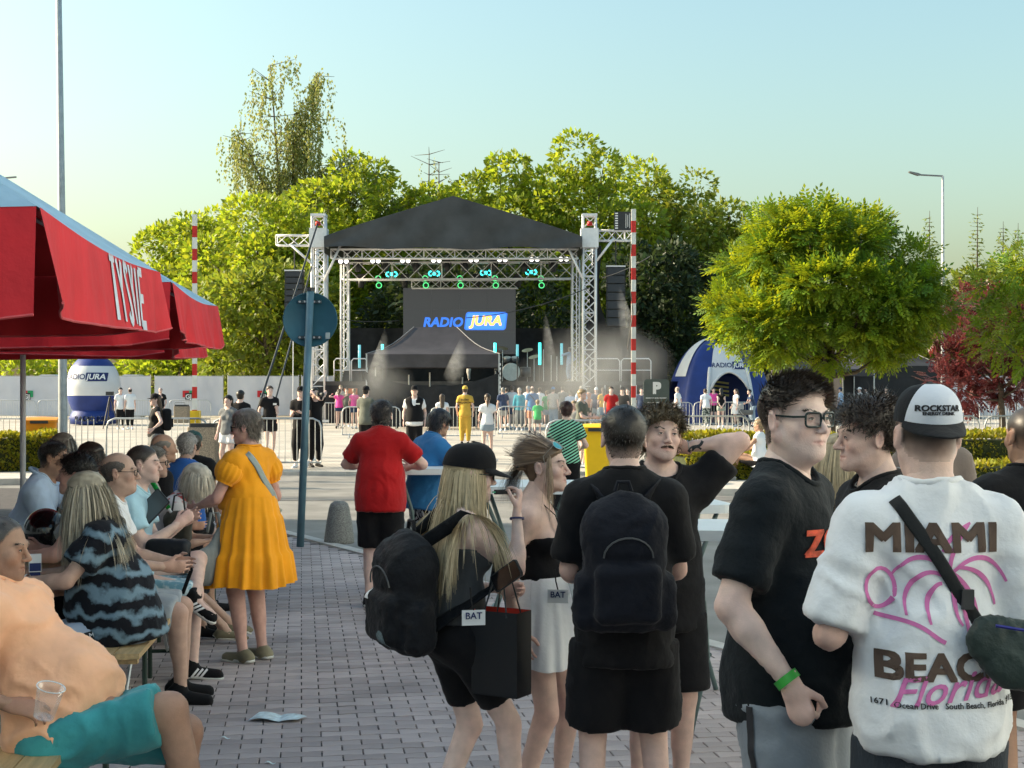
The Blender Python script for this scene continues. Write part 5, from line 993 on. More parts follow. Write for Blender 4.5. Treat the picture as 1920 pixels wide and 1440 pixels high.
        bl = np.exp(-((np.abs(hv[:, 0]) - .042) ** 2 + (hv[:, 1] - .07) ** 2 + (hv[:, 2] + .035) ** 2) / .0009) + np.exp(-((hv - (0, .11, -.033)) ** 2).sum(1) / .0003) * .8 + (np.abs(hv[:, 0]) > .079) * .7; hc = hc * (1 - np.clip(bl, 0, 1)[:, None] * .3 * (1 - np.array((1.02, .68, .66))))
        ey = np.exp(-((np.abs(hv[:, 0]) - .0315) ** 2 + (hv[:, 2] - .0) ** 2 * 2) / .00022) * (hv[:, 1] > .06); hc = hc * (1 - ey[:, None] * np.array((.18, .25, .22)))
        if s.face.get('stubble'): st_ = np.clip((-.045 - hv[:, 2]) / .02, 0, 1) * np.clip((hv[:, 1] + .01) / .03, 0, 1) * (hv[:, 2] > -.125) * (1 - lips); hc = hc * (1 - st_[:, None] * s.face['stubble'] * np.array((.5, .48, .42)))
        W = s.J['head'] + (hv * s.hscale) @ s.hM.T; parts.append((W, hq)); s.hW, s.hN, s.hv, s.hq = W, hn_ @ s.hM.T, hv, hq; s.hcol = hc; cols.append(hc * (1 + .04 * noise3(hv * 60, 5))[:, None]); s.hcol_i = len(cols) - 1
        if s.lod != 'far' or True:
            for S_, sg in (('R', 1), ('L', -1)):
                hp = s.hand[S_]
                if hp is None: continue
                hv2, hq2 = make_hand(s.vf, sg, *hp); d = nrm(s.hd[S_] if s.hd[S_] is not None else J['wr' + S_] - J['el' + S_]); pn = np.array(s.hn[S_] if s.hn[S_] is not None else (-sg * .9, .2, 0), float); pn = nrm(pn - d * (pn @ d)); zx = -pn; xx = np.cross(d, zx); hk = k * .98 * (1 - .07 * s.fem); s.J['hc' + S_] = J['wr' + S_] + d * .09 * hk
                parts.append((J['wr' + S_] + (hv2 * hk) @ np.array([xx, d, zx]), hq2)); cols.append(np.tile(s.skin * np.array((1.02, .92, .9)), (len(hv2), 1)))
        s.bparts, s.bcols = parts, cols; return s
    def finish(s):
        V, Q = join(s.bparts); mobj('body', V, Q, skin_m, s.e, True, ('col', np.clip(np.concatenate(s.bcols), 0, 1)))
        if s.lod != 'far': s.eyes()
        return s
    def hp(s, p): return s.J['head'] + s.hM @ (np.array(p, float) * s.hscale)
    def eyes(s, look=0.):
        for sg in (-1, 1):
            c = np.array((sg * .0315, .0785, .0005)); V = []; n = 10
            def pt(u, v, r): a = R(look) + u; return c + r * np.array((math.sin(a) * math.cos(v), math.cos(a) * math.cos(v), math.sin(v)))
            m = MB(); top = [pt(u, .30 * math.cos(u * 1.7) - .02, .0134) for u in np.linspace(-.8, .8, n)]; bot = [pt(u, -.24 * math.cos(u * 1.7) - .02, .0134) for u in np.linspace(-.8, .8, n)]; f = lambda q: tuple(s.hp(q)); m._add([f(q) for q in top + bot], [(i, i + 1, n + i + 1, n + i) for i in range(n - 1)], 0)
            ir = [pt(.36 * math.cos(a), max(-.26, min(.24, .36 * math.sin(a))), .0138) for a in np.linspace(0, 6.283, 13)[:-1]]; m._add([f(q) for q in ir], [tuple(range(12))], 1); m.tube([f(pt(u, .31 * math.cos(u * 1.7) - .015, .0139)) for u in np.linspace(-.85, .85, n)], .0013, 4, mi=2); m.build('eye', [eye_w, eye_d, lash_m], s.e)
    def hair(s, col, th=.012, kind='short', n=1200, L=.03, wid=.0038, front=.066, back=-.07, side=.004, bald=0., flow=(0, .1, .1), out=.35, grav=0., nseg=3, curl=0., cfreq=1.5, noise=.12, fade=0., wob=.14, tie=None, streak=0., clump=0, name='hair', coll_t=True, vary=.5, lay=.6, part=(0, -.02, .13), zmax=9.):
        rg = s.rg; w = hairline(s.hv, front, back, side, bald); col = np.array(col); nz = 1 + wob * noise3(s.hv * 55, s.seed); lowz = np.clip((s.hv[:, 2] - back) / .09, 0, 1) if fade else 1.; ed = np.exp(-((np.abs(s.hv[:, 0]) - .075) ** 2 + (s.hv[:, 1] + .015) ** 2 + (s.hv[:, 2] + .0) ** 2) / .0011); t = w * th * nz * (1 - fade + fade * lowz) * (1 - .85 * ed); sel = w > .03; fm = sel[s.hq].any(1); idx = np.unique(s.hq[fm]); re = np.full(len(s.hv), -1); re[idx] = np.arange(len(idx)); sv = s.hW[idx] + s.hN[idx] * (t[idx] + .0012)[:, None] * s.hscale; sq = re[s.hq[fm]]
        base = col * (.72 + .3 * noise3(s.hv[idx] * np.array((90, 25, 60)), 2))[:, None]
        if fade: f_ = np.clip(1.25 * lowz[idx] + .1, 0, 1)[:, None] * np.clip(w[idx], 0, 1)[:, None]; base = base * f_ + s.skin * .72 * (1 - f_)
        parts = [(sv, sq)]; cols = [base]
        if n and s.lod != 'far':
            cand = np.where((w > .35) & (s.hv[:, 2] < zmax))[0]; t = np.where(s.hv[:, 2] > zmax, t * .2, t)
            if len(cand):
                i = cand[rg.integers(0, len(cand), n)]; Pp = s.hW[i] + s.hN[i] * (t[i] * .55)[:, None] + rg.normal(0, .0012, (n, 3)); fl = s.hM @ np.array(flow, float); tg = Pp - s.hp(part); tg = tg - s.hN[i] * (tg * s.hN[i]).sum(1)[:, None]; tg /= np.linalg.norm(tg, axis=1)[:, None] + 1e-6; Dn = s.hN[i] * out + tg * lay + fl + rg.normal(0, noise * 1.5, (n, 3)); hl = L * rg.uniform(.6, 1.2, n) * (1 - (.8 * ed[i] if kind == 'short' else 0)) * (1 - fade * .85 * (1 - (lowz[i] if fade else 1)))
                J = s.J; coll = [(J['head'] + s.hM @ np.array((0, -.012, .03)) * s.hscale, s.hM.T, np.array((.078, .098, .087)) * s.hscale), (J['head'] + s.hM @ np.array((0, .0, -.05)) * s.hscale, s.hM.T, np.array((.066, .07, .075)) * s.hscale)]
                if kind == 'long' and coll_t: coll += [(J['chest'] - s.u2 * .05, np.array([s.lat2, s.f2, s.u2]), np.array((.19, .135, .22)) * s.k), (J['neck'] + s.u2 * .02, np.array([s.lat2, s.f2, s.u2]), np.array((.065, .065, .1)) * s.k)] + [(J['sh' + q], np.eye(3), np.array((.075,) * 3) * s.k) for q in 'RL']
                if tie is not None:
                    T = s.hp(tie); Dn = (T - Pp) + s.hN[i] * .004; hl = np.linalg.norm(T - Pp, axis=1) * .95; rv, rq, rt = ribbons(Pp, Dn, hl, 5, wid, rg, 0, coll, 0, noise=.008, center=J['head'])
                else: rv, rq, rt = ribbons(Pp, Dn, hl, nseg, wid, rg, grav, coll if kind == 'long' else (), curl, cfreq, noise, J['head'], None, clump)
                rc = col * (1 + (rt[:, None] - 1) * vary)
                if streak: kk = (nseg if tie is None else 5) * 2 + 2; sk = np.repeat(rg.uniform(0, 1, len(rv) // kk) < streak, kk)[:, None]; rc = np.where(sk, rc * .38, rc)
                parts.append((rv, rq)); cols.append(rc)
        s.hairparts, s.haircols, s.hairname = parts, cols, name; return s
    def strands(s, roots, dirs, L, col, nseg=8, wid=.003, grav=.35, curl=0., noise=.06, coll=None):
        n = len(roots); rv, rq, rt = ribbons(np.array(roots, float), np.array(dirs, float), np.full(n, L) * s.rg.uniform(.75, 1.15, n), nseg, wid, s.rg, grav, coll or (), curl, 1.1, noise, s.J['head']); s.hairparts.append((rv, rq)); s.haircols.append(np.array(col) * (.5 + .5 * rt)[:, None]); return s
    def hair_done(s):
        V, Q = join(s.hairparts); mobj(s.hairname, V, Q, hair_m, s.e, True, ('col', np.clip(np.concatenate(s.haircols), 0, 1))); return s
    def brows(s, col, thick=1., n=70):
        for sg in (-1, 1):
            u = np.linspace(0, 1, n); ph = np.stack([sg * (.014 + .034 * u), .0945 - .018 * u ** 1.6, .0185 + .006 * np.sin(u * 2.4)], 1); V, Q, t = ribbons(np.array([s.hp(q) for q in ph + s.rg.normal(0, .0012, ph.shape)]), np.tile(s.hM @ np.array((sg * 1., -.15, .25)), (n, 1)), np.full(n, .011), 2, .0022 * thick, s.rg, noise=.15, center=s.J['head']); mobj('eyebrow', V, Q, hair_m, s.e, False, ('col', np.tile(col, (len(V), 1))))
        return s
    def moustache(s, col, n=260):
        r = s.rg; x = r.uniform(-.026, .026, n); q = np.stack([x, .0985 - x * x * 14 + .0015, -.0545 - np.abs(x) * .16 + r.normal(0, .0022, n)], 1); V, Q, t = ribbons(np.array([s.hp(p) for p in q]), np.array([s.hM @ np.array((np.sign(p[0]) * .7, .45, -.55)) for p in q]), np.full(n, .008), 2, .0018, r, noise=.12, center=s.J['head']); mobj('moustache', V, Q, hair_m, s.e, False, ('col', np.tile(col, (len(V), 1)))); return s
    # ---------------------------------------------------------------- clothes
    def shirt(s, m, ease=.024, hem=-.1, sleeve=.55, slr=.028, neck=.0, name='shirt', amp=.007, hang=.012, fr=(6, 6, 3.4), vneck=0., low=None):
        J, k, g = s.J, s.k, .55 + .45 * s.g; ease *= .62; hang *= .4; slr *= .68; lo, hi = s.bbox(.3); hi[2] = J['neck'][2] + .2; v = Vol(lo, hi, s.vc); s.torso(v, ease, hang); rr = .135 * k * s.g + ease + hang; v.cone(J['pel'] + s.u1 * (hem - .05), J['waist'], rr * 1.03 + .026, rr, .05, s.f1, .92)
        if s.belly: v.cone(J['pel'] + s.f1 * (.035 + s.belly * .35) + s.u1 * (hem - .03), J['waist'] + s.f1 * (.04 + s.belly * .4), .12 * k * s.g + ease, .12 * k * s.g + ease, .06)
        if sleeve:
            for S_ in 'RL':
                a, b = J['sh' + S_], J['el' + S_]; c = a + (b - a) * min(1, sleeve); v.cone(a, c, .05 * k * g + slr, .046 * k * g + slr * 1.25, .03, cut=(0, 1 if sleeve <= 1 else 0))
                if sleeve > 1: w = J['wr' + S_]; v.cone(b, b + (w - b) * (sleeve - 1), .045 * k * g + slr, .034 * k + slr * .8, .02, cut=(0, 1))
        v.plane(J['pel'] + s.u1 * hem, -s.u1); nr = .062 * k + neck; v.cone(J['neck'] + s.u2 * .012 + s.f2 * (.02 + vneck * .3), J['neck'] + s.u2 * .25 + s.f2 * .03, nr, nr * 1.5, .01, op='s')
        if vneck: v.cone(J['neck'] + s.f2 * .11, J['neck'] + s.f2 * .12 - s.u2 * vneck, .05, .015, .01, op='s')
        if low is not None: v.plane(J['chest'] + s.u2 * low, s.u2)
        V, Q = v.mesh(2 if s.lod == 'near' else 1)
        if s.lod != 'far': V = fold(V, Q, amp, s.seed, fr)
        o = mobj(name, V, Q, m, s.e, True); s.sh = o
        if sleeve and s.lod == 'near' and low is None:
            bv = BVHTree.FromPolygons(V.tolist(), Q.tolist()); c_ = J['neck'] + s.u2 * .012 + s.f2 * (.02 + vneck * .3); ring = []
            for a in np.linspace(0, 6.2832, 41):
                q = c_ + (s.lat2 * math.cos(a) + s.f2 * math.sin(a)) * (nr + .014); h = bv.ray_cast(Vector(q + s.u2 * .12), Vector(-s.u2), .3); ring.append(np.array(h[0]) + s.u2 * .001 if h[0] else q)
            ring = np.array(ring); ring[:-1] = (ring[:-1] + np.roll(ring[:-1], 1, 0) + np.roll(ring[:-1], -1, 0)) / 3; ring[-1] = ring[0]; MB().tube(list(ring), .009, 6, cap=False).build('collar', m, o, True)
        return o
    def shorts(s, m, frac=.85, r0=.016, r1=.036, top=None, name='shorts', amp=.006, calf=0., cuff=.02, fr=(6, 6, 3)):
        J, k, g = s.J, s.k, .55 + .45 * s.g; top = (-.07 if J['pel'][2] > .7 and not s.fem else .03) if top is None else top; lo, hi = s.bbox(.3); hi[2] = max(J['waist'][2], J['knR'][2], J['knL'][2]) + .2; v = Vol(lo, hi, s.vc); v.cone(J['pel'] - s.lat1 * .06 * k * s.hips, J['pel'] + s.lat1 * .06 * k * s.hips, .108 * k * s.g + r0 * .7, k=.03, ax=s.f1, q=.92); v.cone(J['pel'], J['waist'], .135 * k * s.g + r0 * .5, .128 * k * s.g + r0 * .4, .04, s.f1, .78); v.cone(J['pel'] - s.f1 * .06 - s.lat1 * .05, J['pel'] - s.f1 * .06 + s.lat1 * .05, .085 * k * s.g + r0 * .6, k=.04); lg = s.legs
        if s.belly: v.ell(J['waist'] + s.f1 * (.05 + s.belly * .4) - s.u1 * .07, np.array((.12, .08 + s.belly, .12)) * k * s.g + .012, .06, np.array([s.lat1, s.f1, s.u1]))
        for S_ in 'RL':
            a, b = J['hip' + S_], J['kn' + S_]; c = a + (b - a) * min(1, frac); v.cone(a, c, .088 * k * g * lg + r0, (.088 + (.058 - .088) * min(1, frac)) * k * g * lg + r1, .035, cut=(0, 1 if frac <= 1 else 0))
            if frac > 1: w = J['an' + S_]; v.cone(b, b + (w - b) * min(1, frac - 1), .058 * k * g * lg + r1, .04 * k + cuff + calf, .02, cut=(0, 1))
        v.plane(J['pel'] + s.u1 * top, s.u1); V, Q = v.mesh(1)
        if s.lod != 'far': V = fold(V, Q, amp, s.seed + 3, fr)
        return mobj(name, V, Q, m, s.e, True)
    def shoes(s, m, sole=None, lift=0., low=0):
        J, k = s.J, s.k
        for S_ in 'RL':
            f = s.foot[S_]; an = J['an' + S_]; sd = nrm(np.cross(f, (0, 0, 1))); up = np.cross(sd, f); b = an - up * .052 * k; v = Vol(an - .26, an + .26, (.014 if s.lod == 'near' else .028)); v.cone(b - f * .05 * k, b + f * .155 * k, .045 * k, .038 * k, .02, sd, 1.0); v.cone(b - f * .03 * k, an + up * (.03 - low), .044 * k, .043 * k, .03, cut=(0, 1)); bot = an - up * .085 * k; v.plane(bot, -up); V, Q = v.mesh(1); o = mobj('shoe', V, Q, m, s.e, True)
            if sole is not None:
                v = Vol(an - .26, an + .26, (.012 if s.lod == 'near' else .024)); v.cone(b - f * .052 * k, b + f * .16 * k, .05 * k, .043 * k, .02); v.plane(bot, -up); v.plane(bot + up * .026, up); V, Q = v.mesh(1); mobj('sole', V, Q, sole, o, True)
            if S_ == 'R': s.shoeR = o
            else: s.shoeL = o
        return s
    def skirt(s, m, length, r_bot, r_top=None, pleats=18, amp=.05, name='skirt', top=.1, nz=12, tiers=(), sag=0., q=.86, front=0.):
        J, k = s.J, s.k; rt = r_top or .135 * k * s.g + .02; n = 144 if s.lod != 'far' else 36; ph = s.seed
        def fn(u, v):
            a = u * 6.28319; t = v; r = rt + (r_bot - rt) * t ** .8
            for tz, add in tiers: r += add * min(1, max(0, (t - tz) / .03))
            w = amp * (.15 + .85 * t) * (math.sin(a * pleats + ph) * .7 + .5 * math.sin(a * (pleats * .43) + ph * 2) + .3 * math.sin(a * pleats * 1.7 + 3 * v)); c = J['pel'] + s.u1 * top * (1 - t); x, y = math.cos(a) * (r + w * r), math.sin(a) * (r + w * r) * q + front * t; z = top - (length) * t + .012 * math.sin(a * 3 + ph) * t; b = J['pel'] + s.lat1 * x + s.f1 * y; return (b[0], b[1], b[2] + z)
        return MB().grid(fn, n, nz).build(name, m, s.e, True)
    def cap(s, m, yaw=0., front_m=None, tilt=0., bm=None, sc=1., dz=0.):
        """baseball cap; yaw 180 = worn backwards"""
        A = np.array(Matrix.Rotation(R(yaw), 3, 'Z') @ Matrix.Rotation(R(tilt), 3, 'X')); T = lambda p: tuple(s.hp(A @ (np.array(p) * sc) + np.array((0, -.008, .03 + dz))))
        def crown(u, v): a = u * 6.28319; t = v * 1.5708; r = math.cos(t) ** .72; z = .1 * math.sin(t) ** .9; return T((.087 * r * math.cos(a), .108 * r * math.sin(a), z + .004 + .006 * math.sin(a)))
        nu = 48; o = MB().grid(crown, nu, 14).build('cap', m, s.e, True)
        if front_m is not None: MB().grid(lambda u, v: tuple(np.array(crown(.25 + (u - .5) * .36 * (1 - .25 * v), v * .86)) + s.hM @ A @ np.array((0, .0022, .0012))), 16, 12).build('front_panel', front_m, o, True)
        def br(u, v): a = R(25 + 130 * u); w = math.sin(math.pi * u) ** .55; r = 1 + v * .72 * w; return T((.087 * math.cos(a) * (1 + .08 * v), .108 * math.sin(a) * r, .008 - .02 * v * w - .016 * abs(math.cos(a)) ** 2 * v + .006))
        o2 = MB().grid(br, 20, 6).build('brim', bm or m, o, True); MB().grid(lambda u, v: tuple(np.array(br(1 - u, v)) - s.hM @ np.array((0, 0, .004))), 20, 6).build('brim_lining', bm or m, o, True); MB().lathe([(0, .006), (.008, .004), (.009, 0)], 8, (0, 0, 0)).build('button', m, o).location = T((0, 0, .105)); s.capo = o; s.capT = T; return o
    def glasses(s, m, lens=None, w=.05, h=.036, y=.106, z=-.002, up=0., thick=.0028, round_=False, dz=0.):
        f = lambda p: tuple(s.hp(np.array(p) + (0, 0, dz))); o = None
        for sg in (-1, 1):
            c = np.array((sg * .032, y - .004, z)); pts = []
            for a in np.linspace(0, 6.283, 25):
                ca, sa = math.cos(a), math.sin(a); e = 1. if round_ else .45; X_ = math.copysign(abs(ca) ** e, ca) * w / 2; Z_ = math.copysign(abs(sa) ** e, sa) * h / 2; pts.append(c + (X_, -abs(c[0] + X_) ** 2 * 3.2, Z_))
            mb = MB().tube([f(p) for p in pts], thick, 6, cap=False)
            if o is None: o = mb.build('glasses', m, s.e, True); 
            else: mb.build('rim', m, o, True)
            if lens is not None: MB()._add([f(p) for p in pts[:-1]], [tuple(range(24))]).build('lens', lens, o)
            p0 = c + (sg * w * .5, -abs(c[0] + sg * w * .5) ** 2 * 3.2, h * .22); MB().tube([f(p0), f((sg * .079, .06, z + .008)), f((sg * .083, -.005, z + .01)), f((sg * .082, -.03, z - .02))], thick, 5).build('temple', m, o)
        MB().tube([f((-.009, y - .002, z + .004)), f((0, y + .003, z + .007)), f((.009, y - .002, z + .004))], thick, 5).build('bridge', m, o); return o
    def band(s, a, b, t, r, w, m, name='wristband'):
        a, b = np.array(s.J[a]), np.array(s.J[b]); d = nrm(b - a); c = a + (b - a) * t; u, v = frame(d); n = 20; return MB()._add([tuple(c + d * w * j + (u * math.cos(6.283 * i / n) + v * math.sin(6.283 * i / n)) * r) for j in (-.5, .5) for i in range(n)], [(i, (i + 1) % n, n + (i + 1) % n, n + i) for i in range(n)]).build(name, m, s.e, True)
def cloth(name, col, rough=.85, var=.14, bump=.22, bs=26, **k): return mat('cloth_' + name, col, rough, var, 5, bump, bs, spec=.2, sheen=.15 if max(col) > .05 else .05, **k)
# ================================================================== the standing foreground
c_black = cloth('black', (.0075, .0075, .0095)); c_navyblack = cloth('navy_black', (.008, .0095, .016), bump=.4); c_white = cloth('white', (.76, .78, .82), var=.05); c_grey = cloth('sweat_grey', (.22, .25, .29), var=.12, bump=.4, bs=90); c_red = cloth('red', (.38, .006, .008)); c_blue = cloth('blue', (.025, .15, .36)); c_orange = cloth('amber', (.85, .34, .012), bump=.25, bs=110); c_brown = cloth('brown', (.2, .16, .14)); c_char = cloth('charcoal_rib', (.055, .06, .068), var=.35, bs=120)
rubber = mat('sole_white', (.6, .6, .58), .6); rubber_b = mat('sole_black', (.02, .02, .02), .6); leather = cloth('espadrille', (.2, .18, .12), var=.35, bs=60)
glass_f = mat('frame_dark', (.015, .03, .032), .25); lens_c = mat('lens_clear', (.75, .8, .82), .05, 0, trans=.9, alpha=.13); lens_d = mat('lens_sun', (.01, .01, .012), .08, 0); gold = mat('thin_metal', (.35, .33, .3), .3, metal=.8)
pink = mat('print_pink', (.62, .17, .42), .8, .1); brown_p = mat('print_brown', (.1, .065, .05), .8, .15); black_p = mat('print_dark', (.025, .025, .03), .8)
# --- woman in the amber dress
p = Person('woman in a bright amber tiered dress with a grey strap across her back', 470, 286.6, 55, 1.625, 1.17, 'near', 'red', fem=1, bust=1.15, belly=.03, wrL=(-.2, .3, 1.0), wrR=(.2, .22, .98), lean=2, neck=6, head=(28, 8, 0), legs=1.02, hips=1.05, handR=(.6, 0, .6))
p.foot = {'R': (.1, 1, -.06), 'L': (-.05, 1, -.06)}; p.body().finish(); o = p.shirt(c_orange, .022, .12, .34, .035, .012, 'dress_bodice', .005, .0, fr=(9, 9, 5)); p.skirt(c_orange, .575, .275, .172, 19, .085, 'dress_skirt', .2, 24, ((.22, .012), (.62, .02)))
for S_ in 'RL':
    a, b = p.J['sh' + S_], p.J['el' + S_]; d = nrm(b - a); u, v = frame(d); c = a + d * .055; MB().grid(lambda q, t: tuple(c + d * (-.06 + .16 * t) + (u * math.cos(q * 6.283) + v * math.sin(q * 6.283)) * (.058 + .035 * math.sin(math.pi * min(1, t * 1.08)) ** .7) * (1 + .035 * math.sin(q * 6.283 * 15) + .02 * math.sin(t * 40) * (t > .6))), 60, 14).build('puff_sleeve', c_orange, p.e, True)
p.hair((.17, .14, .115), .02, n=2000, L=.06, front=.06, back=-.085, side=-.02, flow=(0, -.15, -.25), out=.12, grav=.1, nseg=4, streak=.35, wid=.003).hair_done().brows((.1, .08, .06)); p.glasses(glass_f, lens_d, .052, .04); p.shoes(leather, rubber, low=.03)
q_ = p.J; a = q_['shL'] + np.array((.05, -.02, .05)); bv_ = BVHTree.FromPolygons([v.co for v in o.data.vertices], [q.vertices for q in o.data.polygons]); MB().tube([(x_, (lambda h: (h[0].y if h[0] else -.1) - .007)(bv_.ray_cast(Vector((x_, -1, z_)), Vector((0, 1, 0)), 2)), z_) for x_, z_ in [(-.1 + .27 * t, q_['neck'][2] - .01 - .4 * t) for t in np.linspace(0, 1, 14)]], .022, 6, flat=.12, up=(0, 1, .3)).build('bag_strap', cloth('strap_grey', (.32, .37, .36)), p.e, True)
e = empty('handbag', P(402, 292), R(55), 'grey cloth handbag hanging before the woman in amber', 'bag'); v = Vol((-.2, -.1, .5), (.2, .1, .95), .01); v.cone((-.08, 0, .66), (.08, 0, .66), .1, k=.02, ax=(0, 1, 0), q=.45); v.cone((-.07, 0, .6), (.07, 0, .84), .08, .05, .03, (0, 1, 0), .5); V, Q = v.mesh(); mobj('pouch', fold(V, Q, .006, 3), Q, cloth('bag_grey', (.2, .22, .22)), e, True); MB().tube([(-.06, 0, .86), (-.03, 0, .98), (.03, 0, .98), (.06, 0, .86)], .01, 6).build('handle', cloth('bag_grey', (.2, .22, .22)), e, True)
# --- man in red, woman in blue
p = Person('man in a red t-shirt seen from behind, leaning on a high table', 713, 230, -4, 1.665, 1.18, 'near', 'fair', lean=4, belly=.04, neck=12, wrR=(.2, .3, 1.12), wrL=(-.17, .34, 1.12), poleR=(1, -.5, -.4), poleL=(-1, -.5, -.4)); p.body().finish(); p.shirt(c_red, .03, -.12, .72, .034, hang=.02); p.shorts(c_black, .98, .03, .04); p.hair((.035, .026, .022), .02, n=2200, L=.045, back=-.09, flow=(0, 0, -.1), out=.3).hair_done(); p.shoes(c_black, rubber)
pm_ = cloth('leaf_print', (.02, .02, .022)); n = pm_.node_tree.nodes; L_ = pm_.node_tree.links; vo = n.new('ShaderNodeTexVoronoi'); vo.inputs['Scale'].default_value = 34; vo.feature = 'DISTANCE_TO_EDGE'; tc = n.new('ShaderNodeTexCoord'); mp = n.new('ShaderNodeMapping'); mp.inputs['Scale'].default_value = (1, 1, .45); mp.inputs['Rotation'].default_value = (.5, .4, .3); L_.new(tc.outputs['Object'], mp.inputs[0]); L_.new(mp.outputs[0], vo.inputs['Vector']); cr = n.new('ShaderNodeValToRGB'); cr.color_ramp.elements[0].position = .1; cr.color_ramp.elements[0].color = (.015, .015, .02, 1); cr.color_ramp.elements[1].position = .16; cr.color_ramp.elements[1].color = (.55, .56, .58, 1); L_.new(vo.outputs[0], cr.inputs[0]); L_.new(cr.outputs[0], n['Principled BSDF'].inputs['Base Color'])
p = Person('dark haired woman in a blue t-shirt and black and white leaf print trousers', 797, 214, -52, 1.585, 1.2, 'near', 'tan', fem=1, bust=1.1, lean=10, neck=18, head=(5, 16, 0), wrR=(.16, .36, 1.17), wrL=(-.02, .36, 1.12), handR=(.5, .1, .6)); p.body().finish(); p.shirt(c_blue, .028, -.14, .8, .036, hang=.02); p.shorts(pm_, 1.75, .025, .045, name='trousers', calf=.03); p.hair((.018, .015, .017), .03, n=2000, L=.07, front=.05, back=-.1, side=-.03, flow=(0, -.1, -.3), out=.2, grav=.15, nseg=4).hair_done().brows((.02, .02, .02)); p.shoes(c_black)
# --- girl in the black cap
p = Person('blonde girl in a black baseball cap with a hand at her mouth', 862, 480, -62, 1.575, .86, 'near', 'pale', fem=1, bust=.85, lean=3, neck=10, head=(-12, 4, 0), wrR=(.08, .21, 1.3), poleR=(.15, .12, -1), wrL=(-.06, .22, .98), poleL=(-.6, -.6, -.3), ankR=(.08, .2, .09), ankL=(-.1, -.06, .09), kpR=(.1, 1, .4), handR=(.8, .05, .8), handL=(.9, .05, .7), hdR=(-.25, .3, .8), hnR=(-.6, -.8, .1), pel=(0, -.02, .815)); p.body().finish(); J = p.J
p.shirt(c_char, .018, .06, 0, name='tube_top', amp=.002, hang=0, low=-.015); p.shorts(c_black, .72, .012, .012, .13, 'bike_shorts', .002, fr=(8, 8, 8))
p.hair((.5, .4, .25), .012, 'long', 4300, .44, .0042, .055, -.075, -.01, flow=(0, -.1, -.25), out=.05, grav=.5, nseg=8, noise=.04, lay=1., streak=.1, vary=.35, zmax=.045).hair_done().brows((.22, .16, .1)); o = p.cap(c_black, tilt=-6, sc=1.1, dz=-.004); V, T = text_mesh('✳' if False else '*', .09, bold=.02); T_ = p.capT
for a in range(3): MB().tube([T_((.053 + .008 * math.cos(a * 1.05 + .4), .094, .05 + .008 * math.sin(a * 1.05 + .4))), T_((.053 - .008 * math.cos(a * 1.05 + .4), .094, .05 - .008 * math.sin(a * 1.05 + .4)))], .0012, 4).build('emblem', white_t, o)
p.glasses(glass_f, lens_c, .046, .03); p.band('elR', 'wrR', .88, .029, .008, mat('hair_tie', (.05, .05, .12), .6), 'hair_tie'); p.shoes(c_black, rubber)
for d in (.06, -.06): MB().tube([J['chest'] + (d * 1.2, .1, -.04), J['shR' if d > 0 else 'shL'] * .6 + J['neck'] * .4 + (0, .03, .035), J['chest'] + (d * 1.1, -.11, -.05)], .003, 5).build('top_strap', c_black, p.e)
e = empty('vape_pen', (*P(920, 500), 0), R(-62), 'small dark vape held at the lips of the blonde girl in the cap', 'vape'); hc = p.hp((.0, .125, -.07)); V_ = np.array(hc); w_ = p.e.matrix_basis @ Vector(hc); e.location = w_; MB().box((.0, .03, 0), (.018, .075, .018)).build('barrel', dkm, e); MB().box((0, -.012, 0), (.012, .012, .006)).build('mouthpiece', mat('vape_tip', (.1, .5, .3), .3), e)
# her backpack
def backpack(lab, person, m_, w, d, h, zc, back=.2, lx=0., extra=True, rz=0., sk=0.):
    J = person.J; e = empty('backpack', tuple(person.e.location), person.e.rotation_euler[2], lab, 'backpack'); c = J['chest'] * .5 + J['waist'] * .5; c = np.array((c[0] + lx, c[1] - back, zc)); v = Vol(c - .35, c + .35, .009); hw, hd, hh = w / 2, d / 2, h / 2; r = .07
    v.rbox(c - (0, 0, .03), (hw, hd, hh - .03), .07, .03); v.ell(c + (0, .01, hh * .45), (hw * .95, hd * .95, hh * .56), .05); v.rbox(c + (0, -hd * 1.0, -hh * .42), (hw * .82, hd * .36, hh * .42), .035, .012); v.rbox(c + (0, -hd * .95, hh * .3), (hw * .7, hd * .2, hh * .22), .03, .012)
    for sg in (-1, 1): v.cone(c + (sg * hw, .0, -hh * .8), c + (sg * hw, 0, -hh * .3), .045, .04, .02, (0, 1, 0), 1.3)
    V, Q = v.mesh(1); V = fold(V, Q, .006, 5, (7, 7, 7)); body = mobj('pack', V, Q, m_, e, True)
    MB().tube([c + (-.03, hd * .3, hh), c + (-.02, hd * .3, hh + .035), c + (.02, hd * .3, hh + .035), c + (.03, hd * .3, hh)], .008, 6).build('grab_loop', m_, e); zp = [c + (hw * .62 * math.cos(a), -hd * 1.02 - .012 - .01 * math.sin(a), -hh * .1 + hw * .5 * math.sin(a) + .05) for a in np.linspace(0, 3.14, 12)]; MB().tube(zp, .0035, 5).build('zip', mat('zip_grey', (.08, .085, .09), .4), body)
    for sg, S_ in ((1, 'R'), (-1, 'L')):
        if sk and sg == sk: continue
        a = J['sh' + S_]; MB().tube([c + (sg * .07, hd * .5, hh * .8), a * .75 + J['neck'] * .25 + (0, -.03, .04), a * .78 + J['neck'] * .22 + (0, .05, .034), a * .86 + J['chest'] * .14 + person.f2 * .115 - person.u2 * .08, J['waist'] + (sg * .15, .08, .06), c + (sg * hw * .8, hd * .5, -hh * .6)], .03, 8, flat=.2, up=(0, 1, .4)).build('shoulder_strap', m_, e, True)
    return e, c, body
